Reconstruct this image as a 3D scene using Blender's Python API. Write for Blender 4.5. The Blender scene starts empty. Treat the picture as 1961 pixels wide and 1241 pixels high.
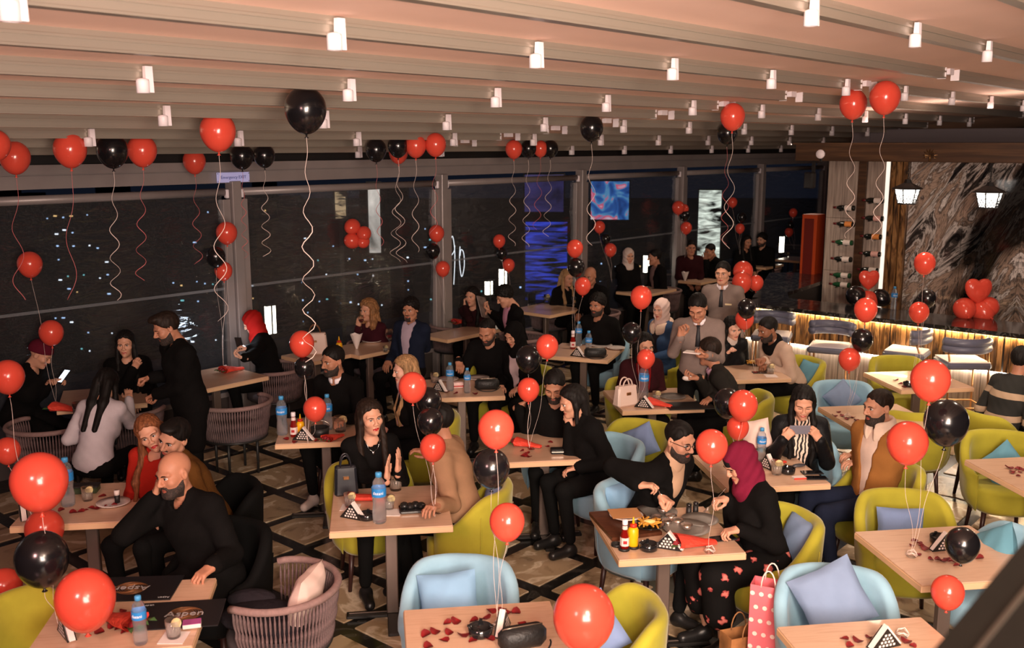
import bpy, math, random
import numpy as np
from mathutils import Vector, Matrix
R_=math.radians; PI=math.pi
random.seed(7); RNG=np.random.default_rng(7)
C=bpy.context.scene.collection; SC=bpy.context.scene
# ---------------------------------------------------------------- camera
CAMH=3.05; FPX=1900.0; PITCH=R_(10.3)
cd=bpy.data.cameras.new('camera'); cam=bpy.data.objects.new('camera',cd); C.objects.link(cam)
cam.location=(0,0,CAMH); cam.rotation_euler=(PI/2-PITCH,0,0)
cd.sensor_width=36; cd.lens=FPX/1961*36; cd.clip_start=.05; cd.clip_end=900
cd.dof.use_dof=True; cd.dof.focus_distance=7.2; cd.dof.aperture_fstop=3.2
SC.camera=cam
# ---------------------------------------------------------------- world, exposure, large lights
w=bpy.data.worlds.new('night'); SC.world=w; w.use_nodes=True
w.node_tree.nodes['Background'].inputs[0].default_value=(.012,.016,.03,1)
w.node_tree.nodes['Background'].inputs[1].default_value=.35
vs=SC.view_settings; vs.view_transform='Standard'; vs.look='None'; vs.exposure=0; vs.gamma=1; vs.use_curve_mapping=False
def area(name,loc,to,size,energy,col,sy=None,spread=180):
    l=bpy.data.lights.new(name,'AREA'); l.energy=energy; l.color=col; l.size=size; l.spread=R_(spread)
    if sy: l.shape='RECTANGLE'; l.size_y=sy
    o=bpy.data.objects.new(name,l); C.objects.link(o); o.location=loc
    o.rotation_euler=(Vector(to)-Vector(loc)).to_track_quat('-Z','Y').to_euler(); return o
area('hall_lamp',(1.2,.1,3.5),(1.7,7.0,.6),1.0,92,(1,.80,.62),spread=95)
area('added_ceiling_uplight',(.8,-.8,2.6),(1.6,7.5,5.0),2.2,480,(1,.79,.67),spread=140)  # added uplight behind the camera, brightens the ceiling; not a real hall lamp
area('hall_lamp_c',(-2.4,.3,3.3),(-1.7,5,.5),.8,36,(1,.52,.48),spread=95)
for a_,b_,e_ in ((8.8,1.4,26),(7.0,3.0,11),(10.0,3.6,18),(9.4,5.8,13),(12.5,6.6,16),(15.5,7.2,18)):
    x_,y_=math.sin(R_(41))*a_-math.cos(R_(41))*b_, math.cos(R_(41))*a_+math.sin(R_(41))*b_
    area('ceiling_lamp',(x_,y_,2.85+.1*(9.3-b_)),(x_-.25,y_-.35,0),.25,e_,(1,.80,.62),spread=130)
# ---------------------------------------------------------------- pixel <-> place
def ray(u,v):
    dv=v-620.5; return ((u-980.5), FPX*math.cos(PITCH)-dv*math.sin(PITCH), -(dv*math.cos(PITCH)+FPX*math.sin(PITCH)))
def P(u,v,z=0.):
    x,y,d=ray(u,v); t=(z-CAMH)/d; return Vector((x*t,y*t,z))
def PD(u,v,y):
    x,f,d=ray(u,v); t=y/f; return Vector((x*t,y,CAMH+d*t))
def proj(p):
    c,s=math.cos(PITCH),math.sin(PITCH); dz=p[2]-CAMH
    f=p[1]*c-dz*s; up=p[1]*s+dz*c; return 980.5+p[0]/f*FPX, 620.5-up/f*FPX
WA=(math.sin(R_(41)),math.cos(R_(41)))          # along the window wall
def AB(a,b,z=0.): return Vector((WA[0]*a-WA[1]*b, WA[1]*a+WA[0]*b, z))
def toAB(p): return WA[0]*p[0]+WA[1]*p[1], -WA[1]*p[0]+WA[0]*p[1]
WROT=R_(49)                                      # z-rotation that turns local X onto the wall direction
# ---------------------------------------------------------------- materials
MATS={}
def mat(name,col,rough=.6,metal=0,var=0,scale=8,bump=0,bscale=60,coat=0,emit=None,es=0,trans=0,sss=0,alpha=1,ior=1.45,sheen=0,spec=.5,stretch=None):
    if name in MATS: return MATS[name]
    m=bpy.data.materials.new(name); m.use_nodes=True; nt=m.node_tree; b=nt.nodes['Principled BSDF']; N=nt.nodes; L=nt.links
    b.inputs['Base Color'].default_value=(*col,1); b.inputs['Roughness'].default_value=rough; b.inputs['Metallic'].default_value=metal
    b.inputs['Coat Weight'].default_value=coat; b.inputs['Coat Roughness'].default_value=.06
    b.inputs['Transmission Weight'].default_value=trans; b.inputs['IOR'].default_value=ior
    b.inputs['Alpha'].default_value=alpha; b.inputs['Sheen Weight'].default_value=sheen; b.inputs['Specular IOR Level'].default_value=spec
    if sss: b.inputs['Subsurface Weight'].default_value=sss; b.inputs['Subsurface Radius'].default_value=(.02,.008,.004)
    if emit: b.inputs['Emission Color'].default_value=(*emit,1); b.inputs['Emission Strength'].default_value=es
    if var or bump:
        tc=N.new('ShaderNodeTexCoord'); src=tc.outputs['Object']
        if stretch:
            mp=N.new('ShaderNodeMapping'); mp.inputs['Scale'].default_value=stretch; L.new(src,mp.inputs[0]); src=mp.outputs[0]
    if var:
        n=N.new('ShaderNodeTexNoise'); n.inputs['Scale'].default_value=scale; n.inputs['Detail'].default_value=5; L.new(src,n.inputs['Vector'])
        r=N.new('ShaderNodeValToRGB'); r.color_ramp.elements[0].position=.3; r.color_ramp.elements[1].position=.7
        r.color_ramp.elements[0].color=(*[c*(1-var) for c in col],1); r.color_ramp.elements[1].color=(*[min(1,c*(1+var)) for c in col],1)
        L.new(n.outputs['Fac'],r.inputs[0]); L.new(r.outputs[0],b.inputs['Base Color'])
    if bump:
        n=N.new('ShaderNodeTexNoise'); n.inputs['Scale'].default_value=bscale; n.inputs['Detail'].default_value=3; L.new(src,n.inputs['Vector'])
        bp=N.new('ShaderNodeBump'); bp.inputs['Strength'].default_value=bump; bp.inputs['Distance'].default_value=.01
        L.new(n.outputs['Fac'],bp.inputs['Height']); L.new(bp.outputs[0],b.inputs['Normal'])
    MATS[name]=m; return m
def srgb(r,g,b): return tuple(((c/255+.055)/1.055)**2.4 if c>10 else c/255/12.92 for c in (r,g,b))
def ramp_mat(name,build,rough=.4,coat=0):
    if name in MATS: return MATS[name]
    m=bpy.data.materials.new(name); m.use_nodes=True; nt=m.node_tree; b=nt.nodes['Principled BSDF']
    b.inputs['Roughness'].default_value=rough; b.inputs['Coat Weight'].default_value=coat
    build(nt.nodes,nt.links,b); MATS[name]=m; return m
def ramp(N,stops):
    r=N.new('ShaderNodeValToRGB'); e=r.color_ramp.elements
    while len(e)<len(stops): e.new(.5)
    for i,(p,c) in enumerate(stops): e[i].position=p; e[i].color=(*c,1)
    return r
def texco(N,L,scale=(1,1,1),which='Object',rot=(0,0,0)):
    t=N.new('ShaderNodeTexCoord'); m=N.new('ShaderNodeMapping'); m.inputs['Scale'].default_value=scale; m.inputs['Rotation'].default_value=rot
    L.new(t.outputs[which],m.inputs[0]); return m.outputs[0]
def wood_b(c1,c2,c3,sc,st=(1,1,1),pos=(.3,.5,.7)):
    def f(N,L,b):
        co=texco(N,L,st); n=N.new('ShaderNodeTexNoise'); n.inputs['Scale'].default_value=sc; n.inputs['Detail'].default_value=8; n.inputs['Distortion'].default_value=.6
        L.new(co,n.inputs['Vector']); r=ramp(N,[(pos[0],c1),(pos[1],c2),(pos[2],c3)]); L.new(n.outputs['Fac'],r.inputs[0]); L.new(r.outputs[0],b.inputs['Base Color'])
    return f
# ---------------------------------------------------------------- mesh helpers
def np_mesh(name,v,faces,smooth=True):
    v=np.asarray(v,dtype=np.float32); me=bpy.data.meshes.new(name)
    if isinstance(faces,np.ndarray) and len(faces):
        m,k=faces.shape; me.vertices.add(len(v)); me.vertices.foreach_set('co',v.ravel())
        me.loops.add(m*k); me.loops.foreach_set('vertex_index',faces.astype(np.int32).ravel())
        me.polygons.add(m); me.polygons.foreach_set('loop_start',np.arange(0,m*k,k,dtype=np.int32))
        me.polygons.foreach_set('use_smooth',np.full(m,smooth)); me.update(calc_edges=True); me.validate()
    else:
        me.from_pydata([tuple(map(float,p)) for p in v],[],faces if not isinstance(faces,np.ndarray) else [])
        if smooth and len(me.polygons): me.polygons.foreach_set('use_smooth',np.full(len(me.polygons),True))
        me.update()
    return me
class MB:
    def __init__(s): s.v=[]; s.f=[]; s.m=[]; s.sm=[]; s.mi=0
    def add(s,v,f,sm=False,M=None):
        o=len(s.v)
        if M is not None: v=[tuple(M@Vector(p)) for p in v]
        s.v+= [tuple(p) for p in v]; s.f+=[tuple(i+o for i in q) for q in f]; s.m+=[s.mi]*len(f); s.sm+=[sm]*len(f); return s
    def box(s,c,d,bev=0,M=None,sm=False):
        x,y,z=[k/2 for k in d]; 
        if bev<=0:
            v=[(c[0]+i*x,c[1]+j*y,c[2]+k*z) for i in(-1,1) for j in(-1,1) for k in(-1,1)]
            f=[(0,1,3,2),(4,6,7,5),(0,4,5,1),(2,3,7,6),(0,2,6,4),(1,5,7,3)]
            return s.add(v,f,sm,M)
        v=[];f=[]; b=min(bev,x*.99,y*.99,z*.99)
        def loop(zz,ins):
            a,e=x-ins,y-ins; q=b*.999-ins if ins<b else 0; q=max(q,0.0005)
            return [(c[0]+px,c[1]+py,c[2]+zz) for px,py in((a-q,-e),(a,-e+q),(a,e-q),(a-q,e),(-a+q,e),(-a,e-q),(-a,-e+q),(-a+q,-e))]
        L=[loop(-z,b*.7),loop(-z+b*.7,0),loop(z-b*.7,0),loop(z,b*.7)]
        for l in L: v+=l
        for r in range(3):
            for i in range(8): f.append((r*8+i,r*8+(i+1)%8,r*8+8+(i+1)%8,r*8+8+i))
        f.append(tuple(range(7,-1,-1))); f.append(tuple(range(24,32)))
        return s.add(v,f,sm,M)
    def lathe(s,prof,n=20,c=(0,0,0),M=None,sm=True,caps=True,a0=0,a1=2*PI):
        full=abs(a1-a0-2*PI)<1e-6; v=[];f=[]; k=n if full else n+1
        for r,z in prof:
            for i in range(k):
                t=a0+(a1-a0)*i/n; v.append((c[0]+r*math.cos(t),c[1]+r*math.sin(t),c[2]+z))
        for j in range(len(prof)-1):
            for i in range(n):
                i2=(i+1)%k; f.append((j*k+i,j*k+i2,(j+1)*k+i2,(j+1)*k+i))
        if caps and full:
            if prof[0][0]>1e-4: f.append(tuple(range(k-1,-1,-1)))
            if prof[-1][0]>1e-4: f.append(tuple(range((len(prof)-1)*k,len(prof)*k)))
        return s.add(v,f,sm,M)
    def tube(s,pts,r,n=6,closed=False,sm=True,caps=True,flat=None):
        pts=[Vector(p) for p in pts]; K=len(pts); rr=r if hasattr(r,'__len__') else [r]*K; v=[];f=[]; up=None
        for i,p in enumerate(pts):
            if closed: t=pts[(i+1)%K]-pts[i-1]
            else: t=pts[min(i+1,K-1)]-pts[max(i-1,0)]
            t.normalize() if t.length>1e-9 else None
            if up is None: up=Vector((0,0,1)) if abs(t.z)<.9 else Vector((1,0,0))
            a=t.cross(up); 
            if a.length<1e-5: a=t.cross(Vector((0,1,0)))
            a.normalize(); bb=a.cross(t); up=bb
            for k in range(n):
                q=2*PI*k/n; v.append(p+a*(rr[i]*math.cos(q))+bb*(rr[i]*(flat or 1)*math.sin(q)))
        M_=K if closed else K-1
        for i in range(M_):
            for k in range(n): f.append((i*n+k,i*n+(k+1)%n,((i+1)%K)*n+(k+1)%n,((i+1)%K)*n+k))
        if caps and not closed: f.append(tuple(range(n-1,-1,-1))); f.append(tuple(range((K-1)*n,K*n)))
        return s.add(v,f,sm)
    def grid(s,V,sm=True,closeu=False,closev=False,flip=False):
        nu=len(V);nv=len(V[0]); v=[p for r in V for p in r]; f=[]
        for i in range(nu if closeu else nu-1):
            for j in range(nv if closev else nv-1):
                q=(i*nv+j,((i+1)%nu)*nv+j,((i+1)%nu)*nv+(j+1)%nv,i*nv+(j+1)%nv); f.append(q[::-1] if flip else q)
        return s.add(v,f,sm)
    def ball(s,c,r,n=12,m=8,M=None):
        rx,ry,rz=(r,r,r) if not hasattr(r,'__len__') else r
        prof=[(math.sin(PI*j/m),-math.cos(PI*j/m)) for j in range(m+1)]; v=[];f=[]
        for a,z in prof:
            for i in range(n): v.append((c[0]+rx*a*math.cos(2*PI*i/n),c[1]+ry*a*math.sin(2*PI*i/n),c[2]+rz*z))
        for j in range(m):
            for i in range(n): f.append((j*n+i,j*n+(i+1)%n,(j+1)*n+(i+1)%n,(j+1)*n+i))
        return s.add(v,f,True,M)
    def mesh(s,name,mats):
        me=bpy.data.meshes.new(name); me.from_pydata([tuple(p) for p in s.v],[],s.f)
        me.polygons.foreach_set('use_smooth',s.sm); me.polygons.foreach_set('material_index',s.m)
        for m in (mats if isinstance(mats,(list,tuple)) else [mats]): me.materials.append(m)
        me.update(); return me
    def obj(s,name,mats,parent=None,loc=None,rz=0,**kw):
        return link(name,s.mesh(name,mats),parent,loc,rz,**kw)
def link(name,me,parent=None,loc=None,rz=0,rot=None,label=None,cat=None,group=None,kind=None,scale=None):
    o=bpy.data.objects.new(name,me); C.objects.link(o)
    if parent is not None: o.parent=parent
    if loc is not None: o.location=loc
    if rot is not None: o.rotation_euler=rot
    elif rz: o.rotation_euler=(0,0,rz)
    if scale is not None: o.scale=(scale,)*3 if not hasattr(scale,'__len__') else scale
    if label: o['label']=label
    if cat: o['category']=cat
    if group: o['group']=group
    if kind: o['kind']=kind
    return o
def empty(name,loc,rz=0,**kw): return link(name,None,None,loc,rz,**kw)
def copytree(o,parent=None,**kw):
    c=o.copy(); C.objects.link(c)
    if parent is not None: c.parent=parent; c.matrix_parent_inverse=o.matrix_parent_inverse
    for ch in o.children: copytree(ch,c)
    if kw.get('loc') is not None: c.location=kw['loc']
    if 'rz' in kw: c.rotation_euler=(0,0,kw['rz'])
    if 'rot' in kw: c.rotation_euler=kw['rot']
    if kw.get('scale'): c.scale=(kw['scale'],)*3
    for k in('label','group','category'):
        if kw.get(k): c[k]=kw[k]
    return c
def text_mesh(body,size,ext=.0008):
    cu=bpy.data.curves.new('lettering','FONT'); cu.body=body; cu.size=size; cu.extrude=ext; cu.align_x='CENTER'; cu.align_y='CENTER'; cu.resolution_u=2
    o=bpy.data.objects.new('tmp',cu); C.objects.link(o); dg=bpy.context.evaluated_depsgraph_get(); me=bpy.data.meshes.new_from_object(o.evaluated_get(dg)); bpy.data.objects.remove(o); return me
x_,y_=math.sin(R_(41))*11.7-math.cos(R_(41))*2.2, math.cos(R_(41))*11.7+math.sin(R_(41))*2.2
o_=area('added_beam_uplight',(x_,y_,3.07),(x_,y_,5),.12,30,(1,.78,.66),sy=5.5); o_.rotation_euler=(PI,0,R_(49))  # added unseen uplight on the beam, brightens the ceiling over the bar
# ================================================================ STRUCTURE
M_alu=mat('grey_aluminium',srgb(150,140,138),.42,.25,var=.08,scale=3)
M_raft=mat('rafter_aluminium',srgb(176,166,152),.34,.55,bump=.03,bscale=30,stretch=(.2,8,8))
M_fab=mat('roof_fabric',srgb(236,198,180),.8,var=.04,scale=1.2)
M_white=mat('white_paint',srgb(235,225,230),.45)
M_dark=mat('black_paint',(.012,.011,.011),.5)
M_black_gloss=mat('black_gloss',(.012,.012,.013),.12,coat=.4)
def fabz(b): return 2.98+.1*(9.3-b)
def raftz(b): return 2.90+.1*(9.3-b)
def marble_b(base,vein,dark,sc):
    def f(N,L,b):
        co=texco(N,L); oi=N.new('ShaderNodeObjectInfo'); ad=N.new('ShaderNodeVectorMath'); ad.operation='MULTIPLY_ADD'
        ad.inputs[1].default_value=(9,9,9); L.new(oi.outputs['Random'],ad.inputs[0]); L.new(co,ad.inputs[2])
        n=N.new('ShaderNodeTexNoise'); n.inputs['Scale'].default_value=sc; n.inputs['Detail'].default_value=9; n.inputs['Distortion'].default_value=2.2; L.new(ad.outputs[0],n.inputs['Vector'])
        r=ramp(N,[(.28,dark),(.45,base),(.55,base),(.62,vein),(.72,base)]); L.new(n.outputs['Fac'],r.inputs[0]); L.new(r.outputs[0],b.inputs['Base Color'])
    return f
M_slab=ramp_mat('floor_marble',marble_b(srgb(176,152,122),srgb(226,208,182),srgb(108,86,64),2.4),.2)
M_strip=ramp_mat('floor_strip',marble_b((.016,.015,.014),(.05,.045,.04),(.008,.008,.008),5),.22)
# floor: black strips with square marble slabs laid in them, aligned with the window wall
fb=MB(); fb.box((9.5,3.5,-.06),(30,15,.11)); floor=fb.obj('floor',M_strip,kind='structure',rz=WROT)
sb=MB(); sb.box((0,0,0),(.515,.505,.03),.006); slab_me=sb.mesh('floor_tile',M_slab)
cell=MB(); ncell=0
for i in range(-6,34):
    for j in range(-6,13):
        a=4.985+.625*i+.3125; b=4.075+.61*j+.305-.61*0
        p=AB(a,b); u,v=proj(p)
        if p.y<2 or b>9.2 or a>20.9: continue
        if -60<u<2020 and 560<v<1330 and p.y<13 and ncell<290 and b<8.6:
            link('floor_tile',slab_me,floor,(a,b,-.012)); ncell+=1
        else: cell.box((a,b,-.012),(.515,.505,.03))
o=cell.obj('far_floor_tiles',M_slab,floor); o['kind']='stuff'
# ceiling fabric, gently sagging between the rafters
RB=[.656*(3.13+i*1.02) for i in range(-5,12)]
g=[]
for k in range(len(RB)*4+5):
    b=RB[0]-.67+k*.1673; ph=(k-4)/4.; sag=.012*(1-abs(2*(ph%1)-1))
    g.append([tuple(AB(a,b,fabz(b)+.0-sag)) for a in (-6,0,6,12,23)])
g2=[[(p[0],p[1],p[2]+.02) for p in r] for r in g]
mb=MB(); mb.grid(g,True,flip=True); mb.grid(g2,True); ceil=mb.obj('ceiling',M_fab,kind='structure')
RB=[b for b in RB if b<9.1]
def rafter(b,a0,a1):
    m=MB(); L=a1-a0; z=raftz(b); c=(a0+a1)/2
    m.box((c,b,z+.042),(L,.05,.08)); m.box((c,b-.0,z+.004),(L,.07,.010)); m.box((c,b-.029,z+.05),(L,.012,.012))
    o=m.obj('rafter',M_raft,ceil,rz=WROT); e=MB()
    for s in(a0,a1): e.box((s,b,z+.045),(.012,.066,.098))
    e.obj('end_cap',M_white,o)
for b in RB:
    i=round((b/.656-3.13)/1.02)
    end=15.9 if b<5.9 else 21
    rafter(b,-6,8.3); rafter(b,8.62,end)
    sb_=MB(); sb_.box((8.46,b,raftz(b)+.06),(.10,.05,.05)); sb_.obj('joint_block',M_white,ceil,rz=WROT)
# track spotlights on every second rafter
sp=MB(); sp.add(*[[(-.012,-.02,.0),(.012,-.02,0),(.018,-.02,-.128),(-.018,-.02,-.128),(-.012,.02,0),(.012,.02,0),(.018,.02,-.128),(-.018,.02,-.128)],[(0,1,2,3),(7,6,5,4),(0,4,5,1),(3,2,6,7),(0,3,7,4),(1,5,6,2)]])
arm_me=sp.mesh('mounting_arm',M_white)
hd=MB(); hd.lathe([(.014,.036),(.03,.03),(.032,.02),(.032,-.036),(.026,-.036),(.022,-.03),(.0,-.03)],14); head_me=hd.mesh('lamp_head',M_white)
nsp=0; SPOTS=[]
for b in RB:
    i=round((b/.656-3.13)/1.02)
    if i%2: continue
    end=15.6 if b<5.9 else 20.8
    a=.9-1.3*3
    while a<end:
        p=AB(a+{0:-.45,2:.55,4:.43,6:0,8:.15}.get(i,0),b-.055,raftz(b)+.07); u,v=proj(p) if p.y>.6 else (-999,0)
        if -40<u<2000 and v>-60:
            s=link('ceiling_spotlight',arm_me,None,tuple(p),R_(49+90),label='small white spotlight clipped to a ceiling rafter',cat='spotlight',group='white spotlights along the ceiling rafters')
            link('lamp_head',head_me,s,(.0,.03,-.095)); SPOTS.append((p,u,v)); nsp+=1
        a+=1.3
# window wall
WB=9.3
cols=[.2,3.15,6.08,9.2,12.2,15.1,18.05,21.0]
def wb(m,a0,a1,b0,b1,z0,z1,bev=0): m.box(((a0+a1)/2,(b0+b1)/2,(z0+z1)/2),(a1-a0,b1-b0,z1-z0),bev)
m=MB(); wb(m,-4,21.2,WB-.05,WB+.15,2.64,2.76); wb(m,-4,21.2,WB-.02,WB+.15,2.76,2.775); beam=m.obj('wall_back',M_alu,rz=WROT,kind='structure')
m=MB(); wb(m,-4,21.2,WB-.10,WB+.12,2.775,2.86); m.obj('fascia',M_alu,beam)
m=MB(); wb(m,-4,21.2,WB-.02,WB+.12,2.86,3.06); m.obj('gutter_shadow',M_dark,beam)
m=MB(); wb(m,-4,21.2,WB-.03,WB+.05,-.02,.35); m.obj('low_wall',mat('low_wall_paint',srgb(70,62,60),.7),beam)
for a in cols:
    m=MB(); wb(m,a-.055,a+.055,WB-.16,WB-.02,0,2.66,.006); c=m.obj('column',M_alu,kind='structure',rz=WROT)
    m=MB(); wb(m,a-.15,a-.062,WB-.12,WB-.03,0,2.47,.004); m.obj('guide_rail',M_alu,c)
    m=MB(); wb(m,a+.062,a+.15,WB-.12,WB-.03,0,2.47,.004); m.obj('guide_rail',M_alu,c)
    m=MB()
    for s in(-.09,.09): m.box((a+s,WB-.1,2.53),(.035,.05,.09),.008)
    m.obj('bracket',M_white,c)
def pvc(N,L,b):
    nt=b.id_data
    out=[n for n in N if n.type=='OUTPUT_MATERIAL'][0]
    co=texco(N,L,(1.2,1,5)); n=N.new('ShaderNodeTexNoise'); n.inputs['Scale'].default_value=2.2; n.inputs['Detail'].default_value=3; n.inputs['Distortion'].default_value=.8; L.new(co,n.inputs['Vector'])
    bp=N.new('ShaderNodeBump'); bp.inputs['Strength'].default_value=.5; bp.inputs['Distance'].default_value=.03; L.new(n.outputs['Fac'],bp.inputs['Height'])
    gl=N.new('ShaderNodeBsdfGlossy'); gl.inputs['Roughness'].default_value=.09; gl.inputs['Color'].default_value=(.9,.95,1,1); L.new(bp.outputs[0],gl.inputs['Normal'])
    tr=N.new('ShaderNodeBsdfTransparent'); tr.inputs['Color'].default_value=(.86,.88,.9,1)
    df=N.new('ShaderNodeBsdfDiffuse'); df.inputs['Color'].default_value=(.5,.5,.52,1)
    fr=N.new('ShaderNodeFresnel'); fr.inputs['IOR'].default_value=1.75
    mx=N.new('ShaderNodeMixShader'); L.new(fr.outputs[0],mx.inputs[0]); L.new(tr.outputs[0],mx.inputs[1]); L.new(gl.outputs[0],mx.inputs[2])
    n2=N.new('ShaderNodeTexNoise'); n2.inputs['Scale'].default_value=90; n2.inputs['Detail'].default_value=2; L.new(texco(N,L),n2.inputs['Vector'])
    r=ramp(N,[(.45,(.045,.045,.045)),(.8,(.10,.10,.10))]); L.new(n2.outputs['Fac'],r.inputs[0])
    m2=N.new('ShaderNodeMixShader'); L.new(r.outputs[0],m2.inputs[0]); L.new(mx.outputs[0],m2.inputs[1]); L.new(df.outputs[0],m2.inputs[2]); L.new(m2.outputs[0],out.inputs[0])
M_pvc=ramp_mat('clear_plastic_sheet',pvc)
M_seam=mat('sheet_seam',(.25,.26,.28),.3,alpha=.45)
for i,(a0,a1) in enumerate(zip(cols[:-1],cols[1:])):
    m=MB(); c=[(a,WB-.07,2.545) for a in(a0+.1,a1-.1)]; m.tube(c,.042,12); win=m.obj('window_%d'%(i+1),M_alu,rz=WROT,kind='structure')
    g=[]
    for k in range(13):
        t=k/12; a=a0+.13+(a1-a0-.26)*t
        g.append([(a,WB-.06+.012*math.sin(9*t+2*j+i)*(.3+j/6),2.52-j*.36) for j in range(7)])
    m=MB(); m.grid(g,flip=True); m.obj('pane',M_pvc,win)
    m=MB(); m.box(((a0+a1)/2,WB-.068,1.52),(a1-a0-.26,.006,.028)); m.obj('weld_seam',M_seam,win)
    m=MB(); m.box(((a0+a1)/2,WB-.06,.36),(a1-a0-.26,.03,.05)); m.obj('bottom_bar',M_alu,win)
# end wall (window bay), wall behind the bar
m=MB(); wb(m,21.0,21.15,4.0,9.4,2.5,3.3); ew=m.obj('wall_end',M_alu,rz=WROT,kind='structure')
m=MB(); wb(m,21.0,21.1,4.0,9.4,0,.5); m.obj('low_wall',MATS['low_wall_paint'],ew)
m=MB(); m.grid([[(21.05,b,z) for z in(.5,2.5)] for b in(9.25,4)]); m.obj('pane',M_pvc,ew)  # faces the hall
# ================================================================ OUTSIDE
m=MB(); m.box((9,11.2,-.15),(34,3.6,.3)); ter=m.obj('terrace_floor',mat('terrace_stone',(.02,.02,.022),.35),rz=WROT,kind='structure')
m=MB(); m.box((0,500,-46),(1400,1000,1)); m.obj('ground',mat('night_ground',(.004,.005,.007),.9),kind='structure')
M_bld=mat('night_facade',(.012,.014,.018),.9)
cityc=[mat('city_light_%d'%i,(0,0,0),emit=c,es=e) for i,(c,e) in enumerate([((.45,.65,1),1.6),((.25,.75,.8),1.0),((.8,.88,1),2.0),((1,.62,.25),1.2)])]
for i in range(26):
    u=-60+i*50+random.uniform(-12,12); y=120+(i%5)*26+random.uniform(-3,3); v=random.uniform(372,470) if i<19 else random.uniform(440,500)
    t=PD(u,v,y); hgt=t.z+46; wd=random.uniform(11,15)*y/170; dp=14
    m=MB(); m.box((0,0,hgt/2),(wd,dp,hgt)); m.box((0,0,hgt+.3),(wd+.8,dp+.8,.6)); m.box((wd*.2,0,hgt+1.6),(3,3,2.6))
    bl=m.obj('distant_building',M_bld,loc=(t.x,y,-46),label='dark far building with scattered lit windows beyond the plastic sheets',cat='building',group='far buildings across the water at night')
    m=MB(); ny=14; cl=random.random()
    for k in range(ny):
        zz=hgt-1.2-k*1.7
        if random.random()<.25: continue
        for q in range(int(wd/.9)):
            if random.random()<.34 and len(m.v)<2600:
                m.mi=random.choice([0,0,1,2,2,3] if cl<.2 else [0,0,1,2]); m.box((-wd/2+.6+q*.9,-dp/2-.05,zz+random.uniform(-.4,.4)),(random.choice([.22,.3,.45,.75])*y/260,.12,random.uniform(.2,.32)*y/260))
    o=m.obj('lit_windows',cityc,bl); o['kind']='stuff'
M_lamp=mat('lamp_glow',(1,1,1),emit=(1,.9,.72),es=9)
def lantern_post(u,v,b,h=.32):
    # place on the ray at wall offset b outside the sheets
    r=ray(u,v); k=b/(-WA[1]*r[0]+WA[0]*r[1]); p=Vector((r[0]*k,r[1]*k,CAMH+r[2]*k))
    t=empty('terrace_lantern',(p.x,p.y,0),WROT,label='x',cat='lamp')
    m=MB(); m.box((0,0,(p.z-h/2)/2),(.05,.05,p.z-h/2)); m.box((0,0,.02),(.2,.2,.04)); m.obj('post',M_dark,t)
    m=MB()
    for s in(-.034,.034): m.box((s,0,p.z),(.052,.06,h),.006)
    m.obj('glowing_panel',M_lamp,t)
    m=MB(); m.box((0,0,p.z),(.016,.075,h+.02)); m.box((0,0,p.z+h/2+.01),(.15,.09,.02)); m.box((0,0,p.z-h/2-.01),(.15,.09,.02)); m.obj('frame',M_dark,t)
    return t
for q,l in (((518,612,9.62,.33),'glowing white lantern behind the woman in the red headscarf'),((963,538,9.62,.36),'glowing lantern outside behind the man in the pink shirt'),
            ((1238,505,9.62,.3),'glowing lantern outside behind the woman with the pale hood'),((1497,468,9.62,.34),'glowing lantern outside behind the bearded man at the far table'),((936,551,9.9,.2),'faint small lantern outside beside the woman holding her ear')):
    lantern_post(*q)['label']=l
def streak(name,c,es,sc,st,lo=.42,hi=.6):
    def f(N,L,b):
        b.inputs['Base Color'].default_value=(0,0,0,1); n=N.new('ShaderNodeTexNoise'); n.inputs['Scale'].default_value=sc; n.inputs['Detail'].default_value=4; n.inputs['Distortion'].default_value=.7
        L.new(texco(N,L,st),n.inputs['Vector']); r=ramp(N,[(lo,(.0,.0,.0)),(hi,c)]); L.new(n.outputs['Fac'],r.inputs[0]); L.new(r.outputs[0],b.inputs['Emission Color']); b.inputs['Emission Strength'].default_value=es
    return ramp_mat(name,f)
def screen(name,u,v,b,wpx,hpx,material,label,cat,frame=M_dark):  # adds a glowing board outside where the sheets show a reflection
    r=ray(u,v); k=b/(-WA[1]*r[0]+WA[0]*r[1]); p=Vector((r[0]*k,r[1]*k,CAMH+r[2]*k)); s=p.y/1900
    W,Hh=wpx*s,hpx*s; t=empty(name,(p.x,p.y,0),math.atan2(-p.x,p.y),label=label,cat=cat)
    m=MB(); m.box((0,0,p.z),(W,.03,Hh)); m.obj('lit_face',material,t)
    m=MB(); m.box((0,.05,p.z),(W+.05,.06,Hh+.05)); m.box((0,.08,p.z/2),(.06,.06,p.z)); m.box((0,.08,.02),(min(.6,W+.1),.3,.04)); m.obj('frame',frame,t); return t
screen('reflection_column',717,418,10.3,22,132,streak('rippled_white_reflection',(1,.9,.8),.9,3,(1,1,.5),.3,.7),'tall pale reflection between the window frames, built as a glowing column outside','light')  # made-up column, imitates interior light mirrored in the plastic sheet
screen('reflection_column',652,393,10.6,20,50,streak('rippled_amber_reflection',(.8,.55,.3),.55,6,(1,1,3),.4,.6),'short dim amber reflection by the tall pale one, built as a panel outside','light')  # made-up amber board, another reflection given its own glow
screen('reflection_panel',1358,440,10.4,42,150,streak('rippled_pale_reflection',(.92,1,.86),1.5,2.8,(1,1,3.4),.34,.72),'bright rippled whitish reflection behind the far couple, built as a glowing panel outside','light')  # made-up panel, its ripple pattern imitates a shimmering reflection
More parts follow.
